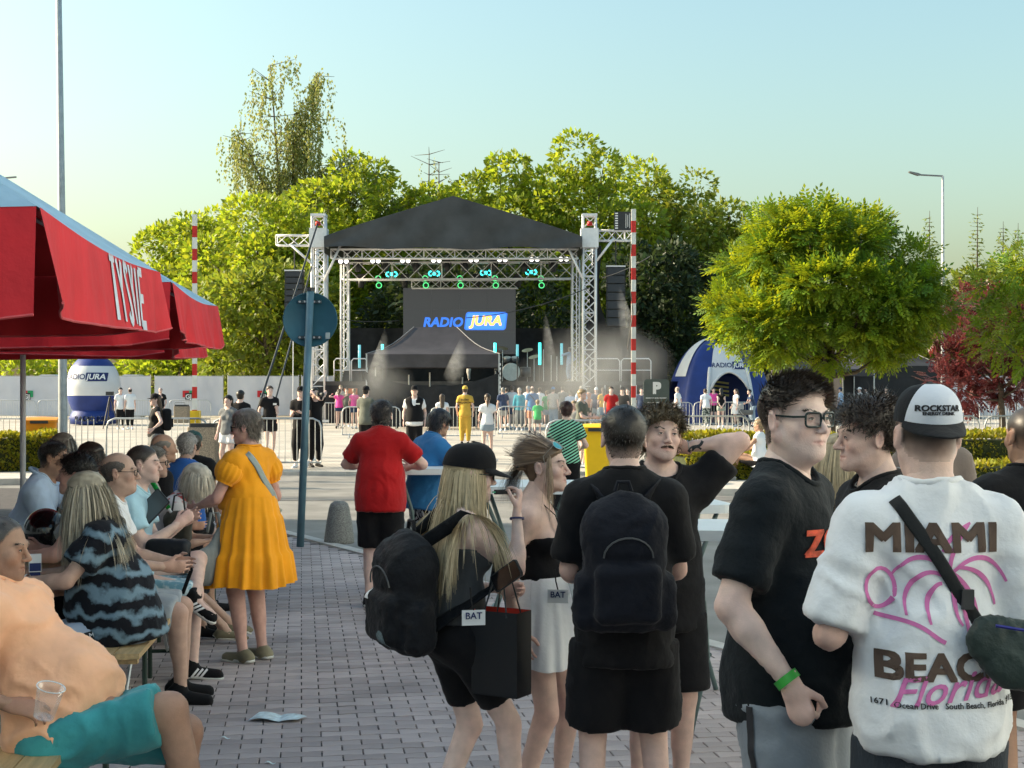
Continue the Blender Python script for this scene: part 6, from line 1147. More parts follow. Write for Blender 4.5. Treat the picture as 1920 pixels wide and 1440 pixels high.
m_bp = cloth('backpack_black', (.007, .008, .011), rough=.7, bump=.5); e, c, bd = backpack('black backpack worn by the blonde girl in the cap', p, m_bp, .29, .18, .46, 1.01, .225, -.0)
V, T = text_mesh('A', .05, bold=.03); wrap('mountain_badge', np.array([(-.022, -.02, 0), (.022, -.02, 0), (0, .022, 0), (.008, .0, 0)]), np.array([(0, 1, 2)]), white_t, bd, c + (-.075, -.1, -.01), (1, 0, 0), (0, 0, 1), e, .004, .01); cm = mat('patch_round', (.12, .17, .19), .7, .5, 60); cp = np.array([(.035 * math.cos(a), .035 * math.sin(a), 0) for a in np.linspace(0, 6.283, 21)[:-1]] + [(0, 0, 0)]); wrap('round_patch', cp, np.array([(i, (i + 1) % 20, 20) for i in range(20)]), cm, bd, c + (.06, -.1, -.17), (1, 0, 0), (0, 0, 1), e, .004, .02)
# her paper bag
e = empty('paper_bag', (*P(940, 492), 0), R(-30), 'tall black paper carrier bag with red inside, held by the girl in the cap', 'bag'); bz, bh, bw, bd_ = .62, .32, .2, .11; bm2 = mat('bag_paper', (.012, .013, .016), .45, .1, 4); bri = mat('bag_red', (.5, .03, .015), .6)
for x0, y0, x1, y1 in ((-1, -1, 1, -1), (1, -1, 1, 1), (1, 1, -1, 1), (-1, 1, -1, -1)): MB()._add([(x0 * bw / 2, y0 * bd_ / 2, bz), (x1 * bw / 2, y1 * bd_ / 2, bz), (x1 * bw / 2, y1 * bd_ / 2, bz + bh), (x0 * bw / 2, y0 * bd_ / 2, bz + bh)], [(0, 1, 2, 3)]).build('side', bm2, e); MB()._add([(x0 * bw * .493, y0 * bd_ * .49, bz + .01), (x1 * bw * .493, y1 * bd_ * .49, bz + .01), (x1 * bw * .493, y1 * bd_ * .49, bz + bh), (x0 * bw * .493, y0 * bd_ * .49, bz + bh)], [(3, 2, 1, 0)]).build('lining', bri, e)
MB().box((0, 0, bz + .003), (bw, bd_, .004)).build('bottom', bm2, e)
for y in (-bd_ / 2, bd_ / 2): MB().tube([(-.05, y, bz + bh - .02), (-.02, y * .6, bz + bh + .1), (.01, y * .3, bz + bh + .16), (.03, y * .6, bz + bh + .1), (.055, y, bz + bh - .02)], .0035, 5).build('handle', dkm, e)
# phone in the girl's hand
e = empty('phone', (*P(948, 500), 1.08), R(-40), 'dark phone sticking out between the two girls', 'phone'); o = MB().prism(rrect(.07, .15, .012), .009, lambda a, b, z: (a, z, b)).build('case', dkm, e); o.rotation_euler = (0, R(58), 0); o2 = MB().prism(rrect(.062, .14, .01), .001, lambda a, b, z: (a, z - .0015, b)).build('screen', mat('phone_glass', (.006, .007, .009), .08, 0), e); o2.rotation_euler = (0, R(58), 0)
# --- girl with the hair clip
p = Person('girl with a clipped ponytail in a black bandeau and white pleated skirt', 1010, 450, -104, 1.555, .88, 'near', 'fair', hv=.0037, fem=1, bust=.9, lean=-1, neck=12, head=(-2, -2, 0), wrR=(.21, -.03, .8), wrL=(-.1, .26, 1.02), poleL=(-.8, -.4, -.2), ankR=(.1, -.06, .09), ankL=(-.1, .06, .09)); p.body().finish(); J = p.J; p.shirt(c_black, .018, .08, 0, name='bandeau', amp=.002, hang=0, low=-.03); p.skirt(c_white, .36, .205, .128, 13, .055, 'skirt', .17, 14)
p.hair((.17, .115, .075), .009, 'short', 2200, .1, .005, .06, -.075, .02, tie=(0, -.125, .015), vary=.7).strands(np.array([p.hp((0, -.12, .015))] * 300) + p.rg.normal(0, .012, (300, 3)), p.rg.normal(0, .16, (300, 3)) + p.hM @ np.array((0, -.55, -.5)), .17, (.16, .11, .075), 7, .004, .25).strands(np.array([p.hp((.066, .035, .05))] * 28) + p.rg.normal(0, .004, (28, 3)), p.rg.normal(0, .06, (28, 3)) + p.hM @ np.array((.25, .1, -.6)), .24, (.25, .18, .12), 9, .0025, .3).strands(np.array([p.hp((0, -.12, .03))] * 26) + p.rg.normal(0, .008, (26, 3)), p.rg.normal(0, .25, (26, 3)) + p.hM @ np.array((0, -.8, .9)), .075, (.2, .15, .1), 4, .003, .05).hair_done().brows((.12, .08, .05))
lens_t = mat('lens_teal', (.05, .32, .38), .15, 0, spec=.8); g_ = p.glasses(gold, lens_t, .056, .05, y=.075, z=.0, thick=.0015, round_=True); g_.name = 'sunglasses'; rot = Matrix.Translation(Vector(p.J['head'])) @ Matrix((p.hM.tolist())).to_4x4() @ Matrix.Rotation(R(48), 4, 'X') @ Matrix.Translation((0, .045, .012)) @ Matrix(p.hM.T.tolist()).to_4x4() @ Matrix.Translation(-Vector(p.J['head'])); g_.matrix_basis = rot
clipm = mat('hair_clip', (.02, .018, .018), .3); v = Vol(p.hp((0, -.13, .01)) - .08, p.hp((0, -.13, .01)) + .08, .005); v.cone(p.hp((-.035, -.122, .03)), p.hp((.035, -.122, .0)), .011, k=.01); V, Q = v.mesh(); mobj('hair_clip', V, Q, clipm, p.e, True)
for sg in (1, -1): MB().tube([J['chest'] + p.lat2 * sg * .045 + p.f2 * .118 - p.u2 * .035, J['chest'] + p.lat2 * sg * .055 + p.f2 * .09 + p.u2 * .06, J['neck'] + p.lat2 * sg * .055 + (0, .01, .03), J['neck'] + p.lat2 * sg * .02 - p.f2 * .055 + (0, 0, .02)], .006, 6, flat=.4).build('halter_strap', c_black, p.e, True)
MB().tube([J['chest'] + p.lat2 * .16 - p.u2 * .1, J['chest'] + p.lat2 * .1 - p.f2 * .115 - p.u2 * .12, J['chest'] - p.f2 * .13 - p.u2 * .12], .004, 5).build('back_strap', c_black, p.e); p.shoes(c_white, rubber)
lan = mat('lanyard', (.01, .01, .012), .6); card = mat('card_white', (.7, .72, .74), .5, .02)
def badge(lab, xyz, rz, txt):
    e = empty('lanyard_badge', xyz, rz, lab, 'badge', 'white badges on cords'); MB().box((0, 0, 0), (.085, .003, .055)).build('card', card, e); flat_text('lettering', txt, navy, (0, -.002, .006), (1, 0, 0), (0, 0, 1), .034, e, off=.001, bold=.012); MB().tube([(0, 0, .027), (-.008, 0, .06), (-.012, -.0, .11)], .003, 5).build('cord', lan, e)
badge('white badge hanging at the hip of the girl in the white skirt', (*P(1046, 462), Z(1118, 462)), R(-8), 'BAT'); badge('white badge behind the black paper carrier bag', (*P(888, 520), Z(1158, 520)), R(10), 'BAT')
# --- young man with backpack, seen from behind
p = Person('young man in black seen from behind with a dark backpack', 1172, 500, 4, 1.7, .98, 'near', 'fair', lean=2, neck=4, wrR=(.15, .28, 1.04), wrL=(-.15, .28, 1.04), poleR=(.35, -1, -.3), poleL=(-.35, -1, -.3), shw=.99, ankR=(.14, 0, .09), ankL=(-.13, 0, .09)); p.body().finish(); p.shirt(c_black, .03, -.16, .84, .04, .004, hang=.02); p.shorts(c_black, .95, .035, .055); p.hair((.028, .022, .018), .015, n=3000, L=.022, wid=.0024, back=-.085, fade=.85, flow=(0, .2, 0), out=.3).hair_done(); p.shoes(c_black, rubber)
e, c, bd = backpack('dark navy backpack on the young man seen from behind', p, c_navyblack, .285, .18, .5, 1.16, .225, -.035)
# --- man with moustache, arm raised
p = Person('man with a moustache and messy hair, one tattooed arm raised behind his head', 1238, 440, 190, 1.685, 1.02, 'near', 'fair', hv=.0037, lean=0, neck=4, head=(2, -6, -4), wrL=(-.115, -.03, 1.53), poleL=(-1, .25, -.32), wrR=(.2, .25, 1.05), handL=(.4, .1, .2), hdL=(.75, -.55, .3), hnL=(.5, .8, 0), face={'stubble': .35}, shw=1.05); p.body().finish(); p.shirt(c_black, .03, -.14, .6, .04, .01, hang=.02); p.shorts(c_black, .95, .035, .05); p.hair((.13, .1, .06), .03, n=1800, L=.06, front=.058, back=-.07, flow=(.15, .35, .1), out=.35, curl=.006, cfreq=1.4, nseg=5, wid=.0036, streak=.3).hair_done().brows((.06, .045, .03), 1.4).moustache((.09, .06, .04)); p.shoes(mat('grey_shoe', (.2, .21, .22), .7), rubber)
p.band('elL', 'wrL', .93, .029, .004, gold, 'bracelet'); J = p.J; tat = mat('tattoo_ink', (.03, .035, .04), .6); d = nrm(J['wrL'] - J['elL']); bo = [o for o in p.e.children if o.name.startswith('body')][0]; V, T = strip(bez((-.03, -.02), (-.01, .02), (.01, -.02), (.035, .02)), .012); V2, T2 = strip(bez((-.02, .015), (.0, -.01), (.02, .02)), .008)
nn = np.array((0, 1., 0)); rr_ = nrm(np.cross((0, 0, 1.), nn)); 
for VV, TT in ((V, T), (V2, T2)): wrap('tattoo', VV, TT, tat, bo, J['elL'] * .2 + J['wrL'] * .8, d, np.cross(nn, d), p.e, .0015, .008, .06)
# --- man with glasses
p = Person('large young man in dark glasses and a black t-shirt with orange letters', 1480, 648, -120, 1.81, 1.1, 'near', 'pale', hv=.0034, lean=-1, neck=8, head=(-24, 1, 0), face={'fat': 1., 'nose': 1.05, 'w': 1.04}, belly=.05, wrR=(.27, .1, .985), wrL=(-.24, .1, .98), poleR=(.4, -1, 0), shw=1.02, handR=(1.1, .0, .9), hdR=(-.1, .3, -1), hnR=(-1, .1, 0), legs=1.08); p.body().finish(); p.shirt(cloth('tee_faded', (.008, .0115, .015), bump=.4), .028, -.13, .78, .036, .006, hang=.025); J = p.J; p.shorts(c_grey, .95, .035, .055, amp=.009)
p.hair((.055, .043, .036), .016, n=3200, L=.042, wid=.0033, front=.064, back=-.085, side=-.012, flow=(0, .75, .2), out=.38, fade=.72, lay=.15, nseg=3, noise=.09).hair_done().brows((.06, .045, .035), 1.3); p.glasses(glass_f, lens_c, .053, .041, thick=.0034); V, T = text_mesh('ZORK', .1, bold=.035, sx=.95); wrap('lettering', V, T, mat('print_orange', (.75, .12, .06), .7, .45, 40), p.sh, J['chest'] + (-.01, 0, -.05), (-1, 0, 0), (0, 0, 1), p.sh, .004, .015)
p.band('elR', 'wrR', .93, .036, .024, mat('band_green', (.05, .42, .06), .5)); a = J['hipR']; zl = [a + (.145 - .0 * t, .02 - .02 * t, -.02 - .3 * t) for t in np.linspace(0, 1, 9)]; so_ = [o for o in p.e.children if o.name.startswith('shorts')][0]; V, T = strip([(.0, .02), (.0, -.08), (.004, -.16), (.02, -.25), (.03, -.33), (.034, -.4)], .024); wrap('zip_stripe', V, T, black_p, so_, a + (0, -.04, -.03), (0, 1, 0), (0, 0, 1), so_, .004, .02); p.shoes(c_white, rubber)
# --- curly young man
p = Person('curly haired young man in black looking left, behind the glasses wearer', 1645, 560, 98, 1.73, .98, 'near', 'fair', hv=.0037, head=(0, 2, 0), neck=10, wrL=(-.1, .3, 1.1), face={'nose': 1.1}); p.body().finish(); p.shirt(c_black, .03, -.14, .8, .04, .006, hang=.02); p.shorts(c_black, .8, .03, .045); p.hair((.05, .036, .028), .026, n=2000, L=.06, front=.055, back=-.045, fade=.7, flow=(0, .3, .1), out=.5, curl=.008, cfreq=1.5, nseg=6, wid=.0036).hair_done().brows((.04, .03, .025), 1.3); p.shoes(c_black, rubber); J = p.J; MB().tube([J['neck'] + (.07 * math.cos(a), .01 + .075 * math.sin(a), .03 - .03 * math.sin(a)) for a in np.linspace(0, 6.283, 25)], .0025, 5).build('necklace', gold, p.e)
# --- man with the white cap
p = Person('man in a white printed t-shirt and white fronted cap worn backwards', 1742, 720, 2, 1.775, .96, 'near', 'fair', neck=4, shw=1.0, wrR=(.22, .22, 1.1), wrL=(-.22, .22, 1.1), poleR=(.35, -1, -.3), poleL=(-.35, -1, -.3), face={'fat': .6}, belly=.03); p.body().finish(); sh = p.shirt(c_white, .032, -.1, .93, .042, .004, hang=.035, amp=.011); p.shorts(mat('corduroy', (.035, .045, .06), .9, .3, 60, .6, 40, stretch=(9, 9, .3)), .95, .03, .05); p.hair((.06, .045, .035), .003, n=0, fade=.8, back=-.07).hair_done()
o = p.cap(cloth('cap_black', (.012, .013, .016)), yaw=180, front_m=cloth('cap_white', (.6, .64, .72), var=.03), tilt=-9, bm=cloth('cap_black', (.012, .013, .016))); o.scale = (1, 1, 1); fp = [q for q in o.children if q.name.startswith('front_panel')][0]
V, T = text_mesh('ROCKSTAR', .021, bold=.035, sx=1.05, shear=.12); J = p.J; wrap('lettering', V, T, black_p, fp, p.hp((-.004, -.1, .068)), (1, 0, 0), (0, 0, 1), fp, .0012, .006, .2); V, T = text_mesh('ENERGY DRINK', .0115, bold=.03); wrap('lettering', V, T, black_p, fp, p.hp((-.004, -.1, .0545)), (1, 0, 0), (0, 0, 1), fp, .0012, .006, .2)
def pr(V, T, m_, x, z, nm, L_=.016): return wrap(nm, V, T, m_, sh, (x, 0, z), (1, 0, 0), (0, 0, 1), sh, .0028, L_, .5)
V, T = text_mesh('MIAMI', .1, bold=.03, sx=.98); V[:, 0] *= .335 / np.ptp(V[:, 0]); pr(V, T, brown_p, -.028, 1.405, 'lettering'); V, T = text_mesh('BEACH', .1, bold=.03); V[:, 0] *= .335 / np.ptp(V[:, 0]); V[:, 1] *= .95; pr(V, T, brown_p, .0, 1.085, 'lettering'); V, T = text_mesh('1671 Ocean Drive   South Beach, Florida 33139', .02, bold=.008); pr(V, T, black_p, .012, .995, 'lettering')
cx, cz = .012, 1.315
for i, q in enumerate((((0, 0), (-.05, .07), (-.11, .05), (-.135, .0)), ((-.02, .0), (-.07, .03), (-.12, -.03), (-.11, -.1)), ((-.02, -.02), (-.05, -.02), (-.07, -.08), (-.055, -.12)), ((0, 0), (.02, -.05), (.0, -.09), (.03, -.125)), ((0, 0), (.06, .07), (.13, .05), (.155, -.02)), ((.02, .02), (.08, .02), (.12, -.02), (.13, -.08)), ((.0, .01), (.05, -.02), (.08, -.07), (.075, -.13)), ((-.02, .06), (.0, .1), (.04, .12), (.06, .13)), ((0, .0), (-.01, .05), (.03, .1), (.055, .125)))):
    b_ = bez(*q, n=16); V, T = strip(b_, np.interp(np.linspace(0, 1, 16), (0, .5, 1), (.009, .013, .006))); pr(V, T, pink, cx, cz, 'palm_stroke')
for q in (((.02, -.02), (.05, -.12), (.045, -.2)), ((-.18, -.1), (-.13, -.12), (-.08, -.1), (-.06, -.15), (-.02, -.165))): V, T = strip(bez(*q, n=14), .011); pr(V, T, pink, cx, cz, 'palm_stroke')
V, T = strip([(.038 * math.cos(a), .05 * math.sin(a)) for a in np.linspace(0, 6.283, 22)], .01); pr(V, T, pink, -.155, 1.28, 'sun_ring')
V, T = text_mesh('Florida', .1, bold=.008, shear=.45, sx=1.0); V[:, 0] *= .3 / np.ptp(V[:, 0]); V[:, 1] += .12 * V[:, 0]; pr(V, T, pink, .0, 1.035, 'script_lettering')
e = empty('crossbody_bag', tuple(p.e.location), p.e.rotation_euler[2], 'dark green crossbody bag slung over the printed white t-shirt', 'bag'); J = p.J; bg_ = cloth('bag_nylon', (.035, .05, .046), rough=.45, bump=.4); c = np.array((.19, -.2, 1.13)); v = Vol(c - .25, c + .25, .009); v.cone(c + (-.09, .02, .03), c + (.12, .0, -.005), .062, .07, .03, (0, 1, 0), .5); v.cone(c + (-.05, .0, -.035), c + (.13, .0, -.05), .05, .05, .03, (0, 1, 0), .6); V, Q = v.mesh(1); mobj('pouch', fold(V, Q, .006, 8, (9, 9, 9)), Q, bg_, e, True); MB().tube([c + (-.1, -.03, .075), c + (0, -.045, .06), c + (.13, -.04, .045)], .004, 5).build('zip', mat('zip_blue', (.03, .03, .2), .4), e); MB().lathe([(0, .004), (.018, .003), (.019, 0)], 16).build('badge', pink, e).location = c + (.15, -.055, -.03)
bvh = BVHTree.FromPolygons([v.co for v in sh.data.vertices], [q.vertices for q in sh.data.polygons]); pts = []
for t in np.linspace(0, 1, 16):
    x, z = -.115 + (.1 + .115) * t, 1.505 + (1.17 - 1.505) * t; h = bvh.ray_cast(Vector((x, -.8, z)), Vector((0, 1, 0)), 1.5); pts.append((x, (h[0].y if h[0] else -.12) - .006, z))
MB().tube(pts, .017, 8, flat=.16, up=(0, 1, 0)).build('strap', cloth('strap_black', (.018, .02, .022)), e, True); MB().box((.055, pts[11][1] - .008, 1.255), (.03, .012, .05)).build('buckle', dkm, e); p.shoes(c_white, rubber)
# --- partly hidden neighbours
p = Person('man with a shaved head in a black t-shirt at the right picture edge', 1928, 480, 12, 1.7, 1.08, 'near', 'tan', shw=1.1); p.body().finish(); sh = p.shirt(c_black, .03, -.14, .8, .04, hang=.02); p.shorts(c_black); p.hair((.05, .04, .035), .003, n=0, fade=.5, back=-.06).hair_done(); V, T = text_mesh('A/', .05, bold=.03, shear=.2); wrap('sleeve_print', V, T, white_t, sh, p.J['shL'] * .4 + p.J['elL'] * .6 + (0, -.1, 0), (1, 0, 0), (0, 0, 1), sh, .004, .012, .3); p.shoes(c_black)
p = Person('blonde person in black with a grey backpack strap, behind the curly man', 1570, 420, 150, 1.56, .95, 'mid', 'fair', fem=1); p.body().finish(); p.shirt(c_black, sleeve=.6); p.shorts(c_black, 1.9); p.hair((.42, .33, .2), .014, 'long', 1800, .3, .006, nseg=8, grav=.5, out=.05, lay=1., noise=.04).hair_done(); MB().tube([p.J['shL'] * .8 + p.J['neck'] * .2 + (0, -.06, .04), p.J['shL'] * .8 + p.J['neck'] * .2 + (0, .06, .05), p.J['chest'] + (-.11, .16, -.05), p.J['waist'] + (-.12, .15, 0)], .03, 8, flat=.2, up=(0, 1, .4)).build('pack_strap', cloth('strap_sage', (.25, .27, .22)), p.e, True); p.shoes(c_black)
p = Person('person in a brown t-shirt mostly hidden behind the white cap', 1747, 330, 2, 1.7, 1.02, 'mid', 'fair'); p.body().finish(); p.shirt(c_brown); p.shorts(c_black); p.hair((.06, .05, .04)).hair_done(); p.shoes(c_black)
# ================================================================== the seated row at left
c_peach = cloth('peach', (.95, .52, .32)); c_teal = cloth('teal_velour', (.05, .3, .33), var=.25); c_sky = cloth('pale_blue', (.42, .55, .75)); c_lb = cloth('light_blue', (.38, .6, .72)); c_greyb = cloth('heather', (.3, .34, .38)); c_tank = cloth('royal', (.03, .13, .45)); c_leg = cloth('legging', (.42, .5, .64), var=.05, bump=.15)
def pattern(name, c1, c2, scale, kind='noise', pos=(.45, .55), st=(1, 1, 1), rot=(0, 0, 0)):
    m = cloth(name, c1); n = m.node_tree.nodes; L = m.node_tree.links; tc = n.new('ShaderNodeTexCoord'); mp = n.new('ShaderNodeMapping'); mp.inputs['Scale'].default_value = st; mp.inputs['Rotation'].default_value = rot; L.new(tc.outputs['Object'], mp.inputs[0])
    if kind == 'wave': t = n.new('ShaderNodeTexWave'); t.inputs['Scale'].default_value = scale; t.bands_direction = 'Z'; o = t.outputs['Fac']
    else: t = n.new('ShaderNodeTexNoise'); t.inputs['Scale'].default_value = scale; t.inputs['Detail'].default_value = 6; o = t.outputs[0]
    L.new(mp.outputs[0], t.inputs['Vector']); cr = n.new('ShaderNodeValToRGB'); cr.color_ramp.elements[0].position, cr.color_ramp.elements[1].position = pos; cr.color_ramp.elements[0].color = (*c1, 1); cr.color_ramp.elements[1].color = (*c2, 1); L.new(o, cr.inputs[0]); L.new(cr.outputs[0], n['Principled BSDF'].inputs['Base Color'])
    if kind == 'wave' and name == 'tie_dye': t.inputs['Distortion'].default_value = 5; t.inputs['Detail'].default_value = 4; t.inputs['Detail Scale'].default_value = 3
    return m
tie = pattern('tie_dye', (.008, .009, .014), (.17, .26, .33), 3.1, 'wave', (.42, .95)); printw = pattern('red_print', (.6, .58, .6), (.4, .03, .03), 14, pos=(.55, .6)); denimp = pattern('denim_print', (.16, .34, .45), (.5, .62, .68), 26, pos=(.45, .6)); camo = pattern('camo_print', (.03, .05, .05), (.45, .5, .48), 16, pos=(.5, .54)); stripe = pattern('green_stripe', (.01, .012, .012), (.25, .6, .42), 9, 'wave', (.5, .56), rot=(0, .5, 0))
SIT = dict(pel=(0, 0, .6), ankR=(.11, .44, .09), ankL=(-.11, .42, .09))
def sit(**k): d = dict(SIT); d.update(k); return d
# man in peach, nearest
p = Person('man in a peach t-shirt and teal shorts leaning back with a plastic cup', 112, 515, -94, 1.75, 1.12, 'near', 'tan', hv=.0038, **sit(pel=(0, 0, .555), lean=-27, belly=.055, neck=26, head=(0, 6, 0), ankR=(.0, .52, .22), ankL=(-.1, .4, .09), kpR=(.05, .4, 1), wrR=(.27, -.07, .69), poleR=(.5, -1, -.2), hdR=(-.25, 1, -.25), hnR=(-.6, -.2, -.7), handR=(.45, .12, .5), wrL=(-.3, -.25, .62), face={'fat': .7, 'stubble': .5, 'nose': 1.1}, legs=1.1, shw=1.05)); p.foot = {'R': (.1, .8, -.5), 'L': (0, 1, -.1)}; p.body().finish(); p.shirt(c_peach, .024, -.02, .7, .045, hang=.02, amp=.02, fr=(4, 4, 4)); p.shorts(c_teal, .9, .03, .045, amp=.012); p.hair((.09, .08, .075), .003, n=1500, L=.006, fade=.5, front=.085, back=-.06).hair_done().brows((.06, .05, .045), 1.3); p.shoes(c_black, rubber_b)
cupm = mat('cup_plastic', (.8, .82, .84), .12, 0, trans=.6, alpha=.3)
def cup(lab, xyz, r, h, tilt=(0, 0), fill=None, straw=None):
    e = empty('plastic_cup', xyz, 0, lab, 'cup'); e.rotation_euler = (R(tilt[0]), R(tilt[1]), 0); MB().lathe([(r * .72, 0), (r * .73, .002), (r * .98, h), (r * 1.04, h), (r * 1.04, h + .004), (r, h + .004)], 24, wob=lambda a, t: 0).build('wall', cupm, e, True); MB().lathe([(0, .002), (r * .72, .002)], 24, wob=lambda a, t: 0).build('base', cupm, e); MB().tube([(r * 1.02 * math.cos(a), r * 1.02 * math.sin(a), h) for a in np.linspace(0, 6.283, 25)], .0022, 5).build('rim', mat('cup_rim', (.75, .76, .78), .3), e)
    if fill: MB().lathe([(r * .7, .003), (r * .78, h * fill), (0, h * fill)], 20).build('drink', mat('drink_red', (.6, .06, .01), .2, 0), e, True)
    if straw: MB().tube([(0, .01, .01), (.012, 0, h * 1.1), (.02, 0, h * 2.1)], .0035, 6).build('straw', mat('straw_pink', (.7, .12, .2), .4), e); MB().lathe([(r, h), (r * .9, h + r * .55), (r * .4, h + r * .8), (.005, h + r * .85)], 20).build('dome_lid', cupm, e, True)
cup('empty clear plastic cup in the hand of the man in peach', (*P(82, 560), Z(1345, 560)), .046, .11, (8, 16))
# woman in tie-dye
p = Person('blonde woman in a dark tie-dye t-shirt and pale leggings at the table', 232, 368, 96, 1.66, 1.28, 'near', 'mid', fem=1, bust=1.2, **sit(belly=.05, lean=14, neck=12, head=(0, 8, 0), wrL=(-.14, .46, .83), wrR=(.06, .48, .84), poleL=(-.7, -.5, -.6), hnL=(.4, 0, -1), ankL=(-.1, .34, .09), ankR=(.1, .38, .09), legs=1.05)); p.body().finish(); p.shirt(tie, .032, -.1, .62, .045, hang=.03, amp=.01); lg_ = p.shorts(c_leg, 1.9, .012, .012, .05, 'leggings', .003, cuff=.008); J = p.J
V, T = strip([(-.26, .01), (-.1, .02), (.0, .035)], .05); d = nrm(J['knL'] - J['hipL']); V, T = strip([(.05, .0), (.2, .0), (.38, .0)], .042); wrap('leg_stripe', V, T, black_p, lg_, J['hipL'] + (0, 0, .0), d, np.cross((-1., 0, 0), d), lg_, .003, .02, .4); V, T = text_mesh('LA.MU & LA.MU', .034, bold=.012); V[:, 0] *= -1; V[:, 1] *= -1; wrap('stripe_lettering', V, T, white_t, lg_, J['hipL'] + d * .22, d, np.cross((-1., 0, 0), d), lg_, .0045, .012, .4)
d2 = nrm(J['anL'] - J['knL']); V, T = strip([(.02, 0), (.36, 0)], .042); wrap('leg_stripe', V, T, black_p, lg_, J['knL'], d2, np.cross((-1., 0, 0), d2), lg_, .003, .02, .4)
p.hair((.46, .4, .3), .016, 'long', 3000, .42, .005, .055, -.08, -.01, flow=(.0, -.35, -.15), out=.04, grav=.5, nseg=7, noise=.03, lay=1., streak=.3, vary=.4).hair_done().brows((.15, .1, .07)); p.shoes(c_white, rubber); p.band('elL', 'wrL', .93, .03, .008, white_t, 'bracelet')
# others: (label, px, s, yaw, H, g, fem, skin, lean, extras...)
p = Person('man with dark curly hair and a grey t-shirt behind the tie-dye woman', 196, 322, 92, 1.72, 1.1, 'mid', 'red', **sit(lean=14, wrL=(-.2, .42, .84), wrR=(.1, .4, .84), poleL=(-.8, -.6, -.5))); p.body().finish(); p.shirt(c_greyb, .026, -.04, .6, .035); p.shorts(c_black, .95); p.hair((.02, .016, .015), .022, n=1300, L=.05, curl=.007, nseg=6, out=.5).hair_done(); p.shoes(c_black)
p = Person('balding man with thin glasses in a white t-shirt facing right', 196, 330, -84, 1.76, 1.05, 'near', 'mid', **sit(lean=4, neck=10, face={'nose': 1.15, 'fat': .2}, wrR=(.14, .36, .78), wrL=(-.1, .38, .78))); p.body().finish(); p.shirt(c_white, .028, -.04, .6, .035); p.shorts(c_greyb, .95); p.hair((.12, .1, .09), .003, n=1200, L=.006, bald=.75, back=-.06).hair_done().brows((.1, .08, .07)); p.glasses(glass_f, lens_c, .046, .03, thick=.0018); p.shoes(c_black)
p = Person('young man with cropped hair, pale blue t-shirt and crossed legs', 238, 303, -86, 1.78, 1., 'near', 'fair', **sit(lean=6, neck=8, ankR=(.12, .42, .09), ankL=(.2, .45, .52), kpL=(-1, .3, .5), wrR=(.12, .33, .95), wrL=(-.05, .35, .95), handR=(.6, .05, .6), face={'stubble': .3, 'nose': 1.05})); p.foot = {'R': (.05, 1, -.1), 'L': (.35, .85, -.55)}; p.body().finish(); p.shirt(c_lb, .028, -.04, .6, .035); p.shorts(denimp, .98, .03, .045); p.hair((.06, .048, .04), .006, n=2000, L=.011, wid=.002, fade=.6, back=-.07).hair_done().brows((.05, .04, .03), 1.2); p.shoes(c_black, rubber)
for so_ in (p.shoeR, p.shoeL):
    f = p.foot['R' if so_ is p.shoeR else 'L']; an = p.J['anR' if so_ is p.shoeR else 'anL']; side = nrm(np.cross(f, (0, 0, 1))); up = np.cross(side, f)
    for k in range(3): V, T = strip([(-.022, -.03), (.014, .025)], .013); wrap('side_stripe', V, T, white_t, so_, an + f * (.03 + .026 * k) - up * .042, f, up, so_, .003, .01, .2)
e = empty('tablet', (*P(286, 306), Z(950, 306)), R(-30), 'dark tablet held by the young man with crossed legs', 'tablet'); o = MB().prism(rrect(.13, .2, .012), .009, lambda a, b, z: (a, z, b)).build('case', dkm, e); o.rotation_euler = (R(-20), R(40), 0); o = MB().prism(rrect(.118, .186, .008), .001, lambda a, b, z: (a, z - .002, b)).build('screen', mat('tablet_glass', (.1, .12, .13), .1, 0), e); o.rotation_euler = (R(-20), R(40), 0)
p = Person('older woman with short grey hair and glasses facing right', 268, 262, -86, 1.62, 1.15, 'mid', 'mid', fem=1, bust=1, **sit(lean=4, neck=12, wrR=(.12, .36, .8))); p.body().finish(); p.shirt(cloth('beige', (.4, .36, .32))); p.shorts(c_black, 1.5); p.hair((.25, .23, .2), .018, n=1300, L=.04, back=-.07, out=.3, streak=.3).hair_done(); p.glasses(glass_f, lens_c, .048, .034); p.shoes(c_black)
p = Person('bald man in a black t-shirt behind the seated row', 285, 238, -60, 1.76, 1.05, 'mid', 'tan', **sit(lean=6, neck=6)); p.body().finish(); p.shirt(c_black); p.shorts(c_black); p.shoes(c_black); p.hair((.2, .18, .16), .003, n=0, bald=.9, back=-.06).hair_done()
p = Person('white haired woman bent forward over her knees in a red print top', 262, 268, -84, 1.6, 1.1, 'mid', 'mid', fem=1, **sit(lean=40, neck=-5, head=(-30, 25, 0), wrR=(.05, .52, .72), wrL=(0, .55, .74), ankR=(.1, .62, .09), ankL=(-.08, .66, .09))); p.body().finish(); p.shirt(printw, .026, -.04, .5); p.shorts(c_lb, .7, .03, .05); p.hair((.62, .56, .46), .028, 'long', 1500, .2, .005, .05, -.09, -.03, out=.15, grav=.4, nseg=7, noise=.05, lay=1.).hair_done(); p.shoes(leather, rubber, low=.03)
e = empty('glow_stick', (*P(300, 285), Z(927, 285)), 0, 'shiny green tube held by the bent white haired woman', 'tube'); o = MB().cyl((0, 0, -.11), (0, 0, .11), .016, n=10).build('tube', mat('tube_green', (.01, .3, .04), .25, .3, 40), e, True); e.rotation_euler = (0, R(-32), 0); MB().cyl((0, 0, -.14), (0, 0, -.11), .01, n=8).build('tip', white_t, e)
